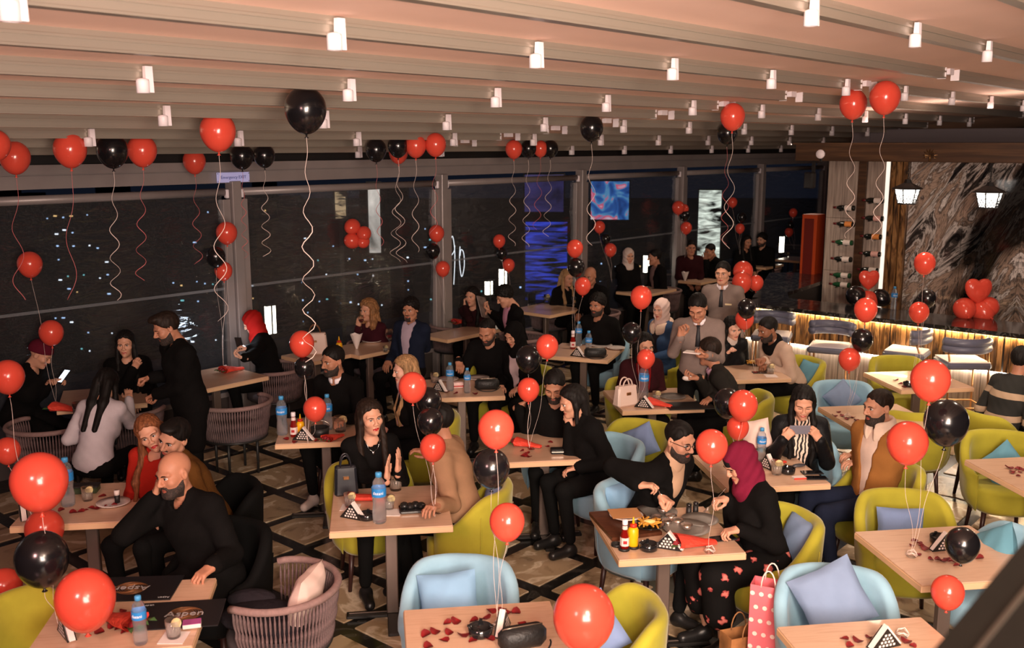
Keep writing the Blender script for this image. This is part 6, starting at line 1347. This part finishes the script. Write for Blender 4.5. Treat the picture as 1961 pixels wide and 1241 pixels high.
cluster((1412,905),None,[(1423,775,29,'R'),(1394,771,28,'K',.25),(1413,818,22,'R',.1)],['red balloon in front of the dark suit','black balloon half hidden by red behind the glasses man','smaller red balloon over the magenta headscarf'])
cluster((1358,1062),None,[(1363,853,32,'R')],['red balloon between the glasses man and the magenta headscarf'])
cluster((1727,1218),None,[(1843,1042,34,'K',.5),(1815,1133,33,'R',.3)],['shiny black balloon over the petal table by the stair rail','red balloon beside the stair rail'],string=False)
cluster((1092,1215),3.95,[(1118,1180,64,'R')],['largest red balloon, at the bottom edge before the lavender cushion'],string=False)
balloon(P(1917,1036,.13),.13,'R','dark red balloon lying on the floor under the right petal table',rot=(1.4,0,.4))
# bunch of four on the window sheet, bar-end bunch and the heart pieces on the counter
q=ray(685,450); k=9.05/(-WA[1]*q[0]+WA[0]*q[1]); yy=q[1]*k
for (u,v,rp),lb in zip([(675,434,15),(697,447,14),(674,461,15),(696,463,12)],['upper','right-hand','lower left','lower right']): balloon(PD(u,v,yy),rp*yy/1900,'R','%s red balloon of the four taped on the clear window sheet'%lb,rot=(1.2,0,random.random()*6),group='four balloons on the window sheet')
for (u,v,rp,c,dy),lb in zip([(1423,519,19,'R',.1),(1421,540,19,'R',-.1),(1448,541,14,'R',.1),(1441,547,9,'K',.2)],['rear red balloon of the bunch by the waiter at the counter end','front red balloon of the bunch by the waiter at the counter end','small red balloon on the granite counter end','small black balloon on the granite counter end']):
    yy=12.1+dy; balloon(PD(u,v,yy),rp*yy/1900,c,lb)
def barheart(u,v,rp,balls,lb):
    p=P(u,v,1.1); yy=(P(u,v+3,1.1)).y
    g='heart balloon pieces on the bar'
    for (bu,bv,br,c),l in balls:
        y2=yy+.02; balloon(PD(bu,bv,y2),br*y2/1900,c,l,rot=(1.1,0,random.random()*6),group=g)
    pp_=PD(u,v-rp-18,yy); o=link('heart_balloon',HEART,None,pp_,math.atan2(-pp_.x,pp_.y)*.3+R_(8),scale=rp*yy/1900/1.14,label=lb,cat='balloon',group=g)
barheart(1873,605,26,[((1847,591,21,'R'),'red balloon supporting the heart by the marble, left of three'),((1881,594,21,'R'),'red balloon supporting the heart by the marble, front of three'),((1892,588,20,'R'),'red balloon supporting the heart by the marble, right of three')],'red heart balloon on three red balloons on the bar')
barheart(1664,577,20,[((1639,566,19,'K'),'black balloon under the heart by the wood post, left of the pair'),((1686,570,17,'K'),'black balloon under the heart by the wood post, right of the pair'),((1662,574,18,'R'),'red balloon under the heart by the wood post')],'red heart balloon on black balloons by the wood post')
# ---------------------------------------------------------------- things on the tables
G=lambda k:dict(scale=k)
put('bottle',1711,592,'water bottle standing alone on the bar counter',z=1.1,**G(1.2))
# couple's table
sb=MB(); e=[P(1128,986,.752),P(1172,1036,.752),P(1268,1024,.752),P(1222,978,.752)]; cc=sum(e,Vector())/4; v_,f_=prism([(p-cc) for p in e],0,.022); sb.add(v_,f_); sbo=sb.obj('serving_board',mat('walnut',(.09,.03,.014),.3,var=.3,scale=8,stretch=(1,6,1)),loc=(cc.x,cc.y,TZ),label='dark walnut serving board under the plates on the laden table',cat='board')
put('plate',1199,990,'white plate with kraft paper on the laden table',z=.775); kp=MB(); kp.box((0,0,.001),(.19,.16,.002)); kp.obj('kraft_paper',mat('kraft',srgb(196,140,90),.8),loc=P(1197,983,.797),rz=R_(8),label='square of kraft paper with a drawn tree lying on the white plate',cat='paper')
put('fries',1243,1008,'dish of fries with cheese on the walnut board',z=.774)
for u,v,s_,l in((1257,984,1.15,'grey stoneware plate nearest the man in eyeglasses'),(1314,1016,1.25,'large grey stoneware plate in the middle of the laden table'),(1340,999,1.0,'grey stoneware plate nearest the woman in magenta')): put('stone_plate',u,v,l,scale=s_)
for i,(u,v) in enumerate([(1270,981),(1257,997),(1285,995),(1278,1005),(1298,1003),(1315,1013)]): put('bowl',u,v,['steel dip bowl on the plate of the man in eyeglasses','steel dip bowl beside the fries dish','upper middle steel dip bowl on the laden table','lower middle steel dip bowl on the laden table','steel dip bowl between the grey plates','steel dip bowl with red sauce on the big grey plate'][i],z=.768 if i in(0,5) else TZ)
put('ketchup',1196,1050,'ketchup bottle at the corner of the laden table'); put('mustard',1212,1046,'mustard bottle beside the ketchup on the laden table',scale=1.15)
for u,v in((1181,1045),(1195,1053),(1213,1049)):
    m=MB(); m.lathe([(.024,0),(.033,0),(.033,.014),(.028,.014),(.028,.003),(0,.003)],18); m.obj('sauce_stand',M_dark,loc=P(u,v,TZ),label='round black sauce stand at the laden table corner',cat='stand',group='black sauce stands')
put('ashtray',1242,1053,'black ashtray at the front edge of the laden table'); put('napkin_holder',1279,1050,'napkin holder between ashtray and bouquet on the laden table',rz=R_(-22)); put('bouquet',1330,1046,'roses wrapped in red paper on the laden table',rz=R_(10))
put('shaker',1319,984,'black shaker on the laden table, left of two'); put('shaker',1332,981,'black shaker on the laden table, right of two'); put('phone',1385,1032,'phone under the hand of the woman in magenta',rz=R_(15)); put('weight',1358,1058,'clear balloon weight beside the wrapped roses')
def fork(p,d,label):
    o=empty('fork',p,0,label=label,cat='fork',group='steel forks in hands'); o.rotation_euler=Vector(d).to_track_quat('Y','Z').to_euler(); m=MB(); m.tube([(0,-.10,0),(0,.0,.003),(0,.05,0)],[.004,.003,.0035],6,flat=.5); m.obj('handle',M_tin,o); m=MB()
    for k in range(4): m.tube([(0,.05,0),((k-1.5)*.006,.065,-.002),((k-1.5)*.006,.10,.004)],.0016,4)
    m.obj('tines',M_tin,o)
h=PPL['glasses'][1]['A'][1]; fork(h[2]+h[3]*.10,(.45,-.35,-.5),'fork in the hand of the man in eyeglasses')
h=PPL['magenta'][1]['A'][1]; fork(h[2]+h[3]*.09,(-.6,-.2,-.6),'fork in the hand of the woman in magenta')
# clapping woman's table
put('dark_bag',663,946,'dark handbag with brass zip on the clapping woman\'s table',rz=R_(15)); put('coaster',671,972,'paper coaster under the glass by the dark handbag',scale=1.2); put('tumbler',670,970,'glass with lemon by the dark handbag',z=.752); put('napkin_holder',676,992,'napkin holder at the front of the clapping woman\'s table',rz=R_(-25))
put('bottle',727,1000,'tall water bottle at the front of the clapping woman\'s table',scale=1.42); put('ashtray',703,994,'black ashtray behind the tall bottle'); put('tray',790,978,'black tray with crumpled film beside the tan jacket man',rz=R_(10)); put('tumbler',745,975,'glass of water right behind the tall bottle'); put('coaster',750,982,'paper coaster by the tall bottle'); put('tumbler',758,938,'milky drink glass by the clapping hands',scale=1.25); put('weight',838,982,'clear balloon weight with curled ribbon by the tan sleeve')
m=MB(); V=[[(.12*(i/5-.5)*2,.05*math.cos(a)*(1-.3*i/5),.02+.02*math.sin(a)) for a in[2*PI*k/10 for k in range(10)]] for i in range(6)]; m.grid(V,False,closev=True); m.obj('red_paper_roll',MATS['red_paper'],loc=P(700,958,TZ),label='rolled red paper behind the ashtray on the clapping woman\'s table',cat='paper')
# far-left tables
put('bottle',131,968,'tall water bottle half behind the large red balloon',scale=1.42); put('plate',217,966,'white plate with paper cup beside the bald man'); put('tumbler',168,958,'glass beside the plate beyond the bald man'); put('napkin_holder',45,990,'napkin holder behind the large red balloon',rz=R_(-60))
m=MB(); m.lathe([(0,0),(.016,0),(.018,.05),(0,.05)],12); o=m.obj('cup',M_dark,loc=P(225,962,.768),label='small dark cup with white sticks on the plate',cat='cup'); m=MB(); m.lathe([(0,.05),(.0165,.05),(.018,.082),(0,.08)],12); m.obj('paper_sticks',MATS['napkin_white'],o)
m=MB(); m.box((0,0,.02),(.2,.1,.04),.01); o=m.obj('box_purse',mat('olive_purse',(.03,.04,.015),.5),loc=P(160,942,TZ),rz=R_(8),label='olive and black purse behind the glass beyond the bald man',cat='purse'); m=MB(); m.box((0,0,.045),(.21,.09,.012),.004); m.obj('flap',M_dark,o)
put('bottle',270,1232,'small water bottle on the menu table',scale=1.05); put('coaster',333,1222,'paper coaster under the glass on the menus',scale=1.2); put('tumbler',333,1220,'water glass with lemon on the menu table',z=.752)
put('menu',342,1178,'black menu with copper rings under the glass',rz=R_(8)); put('menu',262,1128,'black menu with copper rings behind the small bottle',rz=R_(184))
m=MB(); m.box((0,0,.011),(.085,.055,.022),.002); o=m.obj('cigarette_box',MATS['napkin_white'],loc=P(368,1199,.756),rz=R_(15),label='white cigarette box with pink lid on the menu',cat='box'); m=MB(); m.box((.0,0,.0225),(.085,.056,.002)); m.obj('box_lid',mat('pink_card',srgb(170,80,140),.6),o)
put('bouquet',232,1196,'roses in red paper behind the low red balloon',rz=R_(150)); put('napkin_holder',128,1216,'napkin holder under the low red balloon on the menu table',rz=R_(-50))
# dim table, red scarf table
put('bouquet',125,788,'roses in red paper on the dim table',rz=R_(-10)); put('tumbler',153,800,'tall dark drink on the dim table',scale=1.5); put('bouquet',445,712,'dark roses on the table of the red headscarf',rz=R_(50)); put('weight',428,706,'balloon weight on the red headscarf table')
# sauce table
put('bottle',541,832,'tall water bottle at the corner of the sauce table',scale=1.4); put('ketchup',563,836,'ketchup bottle on the sauce table',scale=1.15); put('mustard',576,834,'mustard bottle on the sauce table',scale=1.15); put('napkin_holder',581,842,'napkin holder at the front of the sauce table',rz=R_(-10)); put('bottle',628,822,'second water bottle behind the balloon on the sauce table',scale=1.3); put('tumbler',652,826,'empty glass beside the clapping woman on the sauce table',scale=1.4); put('bouquet',640,842,'red wrapped roses at the end of the sauce table',rz=R_(60),scale=.8)
m=MB(); m.lathe([(0,0),(.07,0),(.075,.07),(.07,.07),(.066,.006),(0,.006)],22); o=m.obj('black_pot',M_dark,loc=P(613,834,TZ),label='round black pot on the sauce table under the balloon',cat='pot'); m=MB(); m.tube([(.075*math.cos(a),.02,.07+.05*math.sin(a)) for a in[PI*k/8 for k in range(9)]],.004,5); m.obj('wire_handle',M_tin,o)
# cake table
put('tumbler',832,732,'glass at the end of the cake table',scale=1.05); put('bottle',862,748,'small water bottle on the cake table, left of two'); put('bottle',895,752,'small water bottle on the cake table, right of two',scale=1.05); put('cake',877,742,'pink cake slice between the two small bottles',rz=R_(10)); put('plate',858,728,'white plate at the back of the cake table'); put('soft_bag',933,745,'black soft purse with chain on the cake table',rz=R_(5)); put('napkin_holder',842,748,'napkin holder by the black balloon on the cake table',rz=R_(-40)); put('plate',915,726,'white plate with vegetables on the cake table',scale=1.1)
# curly woman's table, navy blazer
put('wineglass',746,669,'glass of red wine beside the navy blazer man',scale=1.2); put('plate',712,655,'white plate at the curly woman\'s table',scale=1.1); put('napkin',683,668,'white folded napkin standing up behind the man in black sweater'); putp('mustard',PROT['mustard'],AB(6.88,8.52,TZ),0,'mustard bottle by the white bag',scale=1.3); put('phone',766,660,'phone at the corner of the curly woman\'s table',rz=R_(49)); put('tumbler',738,674,'small candle glass near the red wine',scale=.8)
putp('cream_bag',PROT['cream_bag'],AB(6.72,8.74,TZ),R_(10),'cream handbag with tan handles on the window side table')
h=PPL['curly'][1]['A'][1]; putp('wineglass',None,h[2]+h[3]*.06+Vector((.03,-.03,-.10)),0,'wine glass at the lips of the curly haired woman',scale=.9)
# others
for u,v,l in((836,598,'glass on the ear woman\'s table, by the column'),(848,604,'glass on the ear woman\'s table, by the red napkin'),(898,606,'tall glass before the menu reader')): put('tumbler',u,v,l,scale=1.1)
put('bouquet',884,620,'red napkin bunch on the ear woman\'s table',rz=R_(40)); put('tumbler',1047,578,'glass of pale drink before the blond woman',scale=1.2)
def laptop(u,v,rz,label,s=1.):
    o=empty('laptop',P(u,v,TZ),rz,label=label,cat='laptop'); m=MB(); m.box((0,0,.008),(.32*s,.22*s,.016),.004); m.obj('keyboard_deck',M_dark,o); m=MB(); m.box((0,.11*s,.11*s),(.32*s,.012,.21*s),.004); m.obj('screen_lid',M_dark,o)
laptop(1027,580,R_(60),'black tablet stand on the table before the blond woman',.7)
put('soft_bag',1085,582,'black bag on the table before the blond woman',scale=1.2)
put('bottle',1108,662,'water bottle on the black jacket man\'s table, left of two',scale=1.25); put('bottle',1127,680,'water bottle on the black jacket man\'s table, right of two'); put('ketchup',1097,668,'dark sauce bottle on the black jacket man\'s table',scale=1.2); put('napkin_holder',1106,682,'napkin holder on the black jacket man\'s table',rz=R_(-30)); put('plate',1152,664,'white plate before the bearded black jacket man',scale=1.2); put('soft_bag',1140,684,'black purse at the front of the black jacket man\'s table',scale=1.05); put('tumbler',1173,652,'glass with straw before the black jacket man'); put('plate',1180,668,'second white plate by the maroon sleeve')
m=MB(); V=[[(.09*(i/4-.5)*2,.03*(j/3-.5),.05*(1-abs(j/3-.5)*1.6)*(.6+.4*i/4)) for j in range(4)] for i in range(5)]; m.grid(V,True); m.obj('blue_napkin',mat('blue_cloth',srgb(90,125,170),.8),loc=P(1147,648,TZ),label='pale blue napkin under the hand of the black jacket man',cat='napkin',rz=R_(-10))
put('white_bag',1198,776,'cream handbag standing at the front of the maroon woman\'s table',rz=R_(30),scale=1.15); put('bottle',1232,766,'tall water bottle behind the napkin holder by the cream handbag',scale=1.5); put('napkin_holder',1233,780,'napkin holder beside the cream handbag',rz=R_(-25)); put('tumbler',1257,768,'lemon drink glass by the cream handbag'); put('bouquet',1262,778,'red wrapped roses beside the cream handbag',rz=R_(-28),scale=.9); put('stone_plate',1288,762,'dark plate with food before the man in dark suit',scale=1.05)
m=MB(); m.box((0,0,.005),(.42,.25,.008),.002); m.obj('menu_folder',M_dark,loc=P(1320,778,TZ),rz=R_(6),label='black menu folder under the hand of the man in dark suit',cat='folder')
m=MB(); m.ball((0,0,0),(.05,.03,.025),10,6); h=PPL['suit'][1]['A'][1]; m.obj('tissue',MATS['napkin_white'],loc=h[2]+h[3]*.1+Vector((0,0,.0)),label='crumpled tissue in the hand of the man in dark suit',cat='tissue')
put('tumbler',1475,716,'empty glass on the pale blazer man\'s table',scale=1.1); put('coaster',1476,720,'paper coaster on the pale blazer man\'s table'); put('phone',1455,714,'phone on the pale blazer man\'s table',rz=R_(5)); put('fries',1442,698,'dish of fries on the pale blazer man\'s table'); put('bottle',1412,690,'water bottle near the bob woman')
put('bottle',1457,882,'water bottle behind the magenta headscarf',scale=1.1); put('tumbler',1487,908,'glass on the zebra woman\'s table',scale=1.1); put('ashtray',1508,906,'black ashtray on the zebra woman\'s table'); put('phone',1555,906,'white phone on the zebra woman\'s table, upper of two',rz=R_(3)); put('phone',1563,916,'black phone on the zebra woman\'s table, lower of two',rz=R_(0)); put('napkin_holder',1470,896,'napkin holder behind the magenta headscarf',rz=R_(-65)); put('bouquet',1488,888,'small red wrapper on the zebra woman\'s table',scale=.55,rz=R_(15))
m=MB(); m.ball((0,0,.012),(.055,.022,.012),12,6); o=m.obj('car_key',mat('key_grey',(.06,.06,.07),.3),loc=P(1530,894,TZ),rz=R_(15),label='dark key fob beside the ashtray on the zebra woman\'s table',cat='key'); m=MB(); m.tube([(-.055+.014*math.cos(a),.014*math.sin(a),.01) for a in[2*PI*k/10 for k in range(10)]],.002,4,True); m.obj('key_ring',M_tin,o)
m=MB(); m.box((0,0,.006),(.09,.05,.012),.002); o=m.obj('card_box',MATS['napkin_white'],loc=P(1530,916,TZ),rz=R_(8),label='white and orange card box at the front of the zebra woman\'s table',cat='box'); m=MB(); m.box((0,-.0245,.006),(.09,.003,.011)); m.obj('orange_side',MATS['red_paper'],o)
m=MB(); m.box((0,0,.02),(.10,.07,.04),.008); o=m.obj('wallet',mat('black_leather_bag',(.01,.01,.01)),loc=P(1067,868,TZ),rz=R_(4),label='black wallet on the leaning couple\'s table',cat='wallet'); m=MB(); m.box((0,-.036,.02),(.09,.003,.006)); m.obj('zip',M_tin,o)
put('phone',1128,869,'phone at the front corner of the leaning couple\'s table',rz=R_(3)); put('bouquet',1010,856,'red paper bunch on the leaning couple\'s table',rz=R_(-20),scale=.85); put('weight',1000,852,'balloon weight with curled ribbon on the leaning couple\'s table')
for u,v,k,l in((1207,545,1.2,'water bottle before the pale hood woman'),(1363,528,1.2,'water bottle behind the standing waiter'),(1431,503,1.2,'water bottle before the far couple')): put('bottle',u,v,l,scale=k)
for u,v,l in((1198,550,'glass before the pale hood woman'),(1222,549,'second glass before the pale hood woman'),(1440,507,'glass before the far couple'),(1508,492,'glass on the farthest table')): put('tumbler',u,v,l)
put('napkin',1312,538,'cone napkin on the table behind the waiters',scale=.9)
# petal tables
put('ashtray',920,1216,'black ashtray among the petals on the bottom centre table',scale=1.1); put('napkin_holder',962,1208,'napkin holder among the petals on the bottom centre table',rz=R_(75)); put('soft_bag',1000,1238,'black quilted purse at the bottom edge of the centre table',rz=R_(20)); put('weight',953,1202,'balloon weight among the petals on the bottom centre table')
petals([(857,1194),(873,1192),(908,1190),(930,1186),(940,1172),(972,1176),(988,1174),(816,1217),(833,1212),(860,1213),(850,1228),(886,1219),(906,1229),(937,1226),(1000,1196),(1016,1205),(1030,1207),(1022,1213),(963,1170),(820,1240)],'crimson rose petal scattered on the bottom centre table','petals on the bottom centre table')
put('napkin_holder',1692,1238,'napkin holder on the petal table nearest the stair rail',rz=R_(20)); put('weight',1727,1219,'balloon weight on the petal table nearest the stair rail')
petals([(1617,1225),(1642,1229),(1664,1222),(1628,1238),(1735,1230),(1748,1238)],'crimson rose petal scattered on the table nearest the stair rail','petals on the table nearest the stair rail')
put('napkin_holder',1806,1052,'napkin holder beside the shiny black balloon on the petal table',rz=R_(12)); put('ashtray',1798,1038,'black ashtray behind the napkin holder on the petal table'); put('weight',1745,1066,'balloon weight among petals before the lavender cushion')
petals([(1752,1037),(1760,1041),(1748,1046),(1764,1047),(1772,1052),(1757,1063),(1782,1072),(1796,1073),(1806,1075),(1817,1073),(1826,1076),(1838,1078),(1832,1084),(1876,1070)],'crimson rose petal scattered on the table with the lavender cushion chair','petals on the table before the lavender cushion')
petals([(1932,897),(1940,904),(1948,899),(1938,907),(1955,905),(1950,912),(1958,900)],'crimson rose petal on the table before the teal cushion chair','petals on the table before the teal cushion')
petals([(1606,790),(1614,797),(1622,803),(1632,800),(1598,797),(1640,806)],'dark rose petal on the table behind the phone woman','petals on the table behind the phone woman'); put('weight',1622,800,'balloon weight on the table behind the phone woman')
put('ashtray',1740,740,'black ashtray on the brightly lit table'); petals([(1716,729),(1724,736),(1731,742),(1736,733)],'dark rose petal on the brightly lit table','petals on the brightly lit table'); put('weight',1750,735,'balloon weight on the brightly lit table')
petals([(140,983),(155,981),(165,978),(174,974),(182,976),(190,974),(206,972),(218,970),(118,978),(196,952)],'dark rose petal on the table beyond the bald man','petals on the table beyond the bald man')
petals([(190,1212),(212,1202),(226,1206),(238,1212),(246,1204),(236,1172),(252,1178)],'dark rose petal on the menu table','petals on the menu table')
petals([(1000,864),(1010,868),(1018,862),(1004,874),(1014,876),(1048,856),(1054,848),(1082,858)],'dark rose petal on the leaning couple\'s table','petals on the leaning couple\'s table')
petals([(857,752),(873,754),(910,755),(846,740)],'dark rose petal on the cake table','petals on the cake table'); petals([(566,848),(607,845),(604,838),(547,842)],'dark rose petal on the sauce table','petals on the sauce table')
# phones in hands
def heldphone(key,side,label,glow=0,off=(0,0,.02),nrm=None,col='phone_case',land=0):
    i=PPL[key][1]; h=i['A'][side]; p=h[2]+h[3]*.10+Vector(off); o=empty('phone',p,0,label=label,cat='phone'); 
    d=(i['H']-p).normalized() if nrm is None else Vector(nrm); o.rotation_euler=(d.to_track_quat('Z','Y').to_matrix()@Matrix.Rotation(R_(90*land),3,'Z')).to_euler(); m=MB(); m.box((0,0,.004),(.073,.15,.008),.003); m.obj('case',mat(col,(.02,.02,.022)),o); m=MB(); m.box((0,0,.0085),(.066,.135,.001)); m.obj('screen',mat('phone_glow',(.0,.0,.0),.2,emit=(.75,.85,1),es=2.6) if glow else MATS['phone_glass'],o); return o
heldphone('redscarf',1,'glowing phone in the hands of the woman in red headscarf',1); heldphone('cap',1,'glowing phone in the hand of the person in maroon beret',1); heldphone('bald',1,'phone at the ear of the bald man',0,(.03,0,.0),(.9,.3,.2)); heldphone('beard_l',-1,'phone in the hand of the man with dark beard')
mat('case_grey',srgb(120,118,130),.4); heldphone('zebra',1,'grey phone held up by the woman in zebra top',0,(.045,-.0,-.005),(0,.95,.3),'case_grey',1)
pl_=bpy.data.lights.new('phone_light','POINT'); pl_.energy=3.2; pl_.color=(.8,.9,1); pl_.shadow_soft_size=.05; o=bpy.data.objects.new('phone_light',pl_); C.objects.link(o); i=PPL['redscarf'][1]; h=i['A'][1]; pq=h[2]+h[3]*.10; o.location=pq+(i['H']-pq)*.18
# waiter's notepad and badges, watch, necklace
h=PPL['waiter2'][1]['A'][-1]; m=MB(); m.box((0,0,.006),(.10,.15,.010),.001); m.obj('notepad',MATS['napkin_white'],loc=h[2]+h[3]*.11+Vector((-.03,0,.03)),rz=R_(60),label='small white notepad in the hand of the nearer waiter',cat='notepad')
for k in('waiter1','waiter2'):
    i=PPL[k][1]; F,Rt=i['F'],i['Rt']; m=MB(); m.box((0,0,0),(.075,.006,.018),.001); q=i['che']+F*.142-Rt*.085+Vector((0,0,.0)); b=m.obj('name_badge',mat('badge_cream',srgb(225,205,165),.4),i and PPL[k][0]); b.location=q-i['o0']; b.rotation_euler=(0,0,math.atan2(-F.y,-F.x)-PI/2)
for k,s_ in(('bald',-1),('camel',-1)):
    i=PPL[k][1]; h=i['A'][s_]; m=MB(); ax=(h[2]-h[1]).normalized(); c_=h[2]-ax*.035-i['o0']; a=ax.cross(Vector((0,0,1))).normalized(); b_=a.cross(ax)
    m.tube([c_+a*.042*math.cos(t)+b_*.036*math.sin(t) for t in[2*PI*q/14 for q in range(14)]],.008,6,True,flat=1.4); m.ball(c_+b_*.042,(.02,.02,.012),12,6); m.obj('wristwatch',mat('watch_metal',(.12,.09,.06),.25,.8),PPL[k][0])
i=PPL['clap'][1]; m=MB(); m.ball((0,0,0),(.012,.005,.012),8,6); m.tube([(-.05,.0,.09),(-.03,-.0,.03),(0,0,.008),(.03,0,.03),(.05,.0,.09)],.0015,4); o=m.obj('necklace',mat('silver',(.6,.6,.6),.2,1),PPL['clap'][0]); o.location=i['nb']+i['F']*.105-Vector((0,0,.06))-i['o0']; o.rotation_euler=(0,0,math.atan2(-i['F'].y,-i['F'].x)-PI/2)
# menu read by the pink-shirt man
h=PPL['pink'][1]['A'][1]; m=MB(); m.box((0,0,0),(.21,.006,.29),.001); o=m.obj('menu_booklet',mat('menu_page',srgb(120,105,100),.5,var=.6,scale=12),loc=h[2]+h[3]*.08+Vector((-.02,0,.0)),rot=(R_(-25),R_(15),R_(60)),label='open menu booklet in the hands of the man in pink shirt',cat='menu'); m=MB(); m.box((0,.006,0),(.20,.004,.28)); m.obj('pages',MATS['napkin_white'],o)
# gift bags on the floor
def giftbag(u,v,w,h,d,rz,m1,label,dots=None):
    o=empty('gift_bag',P(u,v,0),rz,label=label,cat='bag'); m=MB(); v_=[(-w/2,-d/2,0),(w/2,-d/2,0),(w/2,d/2,0),(-w/2,d/2,0)]; t=[(x,y,h) for x,y,_ in v_]; ti=[(x*.97,y*.95,h) for x,y,_ in v_]; bi=[(x*.97,y*.95,.01) for x,y,_ in v_]
    m.add(v_+t+ti+bi,[(3,2,1,0)]+[(i,(i+1)%4,4+(i+1)%4,4+i) for i in range(4)]+[(4+i,4+(i+1)%4,8+(i+1)%4,8+i) for i in range(4)]+[(8+i,8+(i+1)%4,12+(i+1)%4,12+i) for i in range(4)]+[(12,13,14,15)]); m.obj('paper_bag',m1,o)
    for y in(-d/2,d/2):
        m=MB(); m.tube([(w*.2*math.cos(a),y*.95,h-.01+.10*math.sin(a)) for a in[PI*k/9 for k in range(10)]],.004,5); m.obj('cord_handle',M_rib['w'] if dots else mat('kraft_cord',srgb(150,105,65),.8),o)
    if dots:
        m=MB()
        for i in range(4):
            for j in range(9):
                x=-w/2+(i+.5+(.25 if j%2 else -.25)*.9)*w/4; z=.03+j*h/9
                for y,sg in((-d/2-.001,1),(d/2+.001,-1)): m.add([(x+.013*math.cos(a)*sg,y,z+.013*math.sin(a)) for a in[2*PI*k/10 for k in range(10)]],[tuple(range(10))])
        for i in range(3):
            for j in range(9):
                yy=-d/2+(i+.5)*d/3
                for x,sg in((-w/2-.001,-1),(w/2+.001,1)): m.add([(x,yy+.013*math.cos(a)*sg,.03+j*h/9+.013*math.sin(a)) for a in[2*PI*k/10 for k in range(10)]],[tuple(range(10))])
        q=m.obj('white_dots',dots,o); q['kind']='stuff'
giftbag(1464,1342,.19,.70,.12,R_(-25),mat('pink_paper',srgb(226,110,120),.6),'tall pink gift bag with white dots beside the blue chair',mat('dot_white',srgb(240,215,205),.6))
giftbag(1420,1322,.24,.36,.12,R_(20),mat('kraft_print',srgb(150,100,58),.7,var=.45,scale=9),'brown kraft shopping bag on the floor by the spotted gift bag')
# blue sign on the beam over the first column
p=AB(6.08,9.2,2.70); o=empty('wall_sign',p,WROT+0,label='small white and blue sign plate on the beam above the first column',cat='sign'); m=MB(); m.box((0,0,0),(.40,.012,.105),.004); m.obj('plate',mat('sign_blue_white',srgb(190,190,230),.35,emit=(.45,.5,1),es=.18),o); me=text_mesh('Emergency EXIT \u2022 EMERGENCY' if 0 else 'Emergency EXIT',.046); me.materials.append(mat('sign_print',srgb(60,70,150),.5)); link('lettering',me,o,(0,-.0075,0),rot=(PI/2,0,0))
m=MB()
for x in(-.19,.19):
    for z in(-.04,.04): m.ball((x,-.007,z),.005,6,4)
m.obj('screws',M_dark,o)
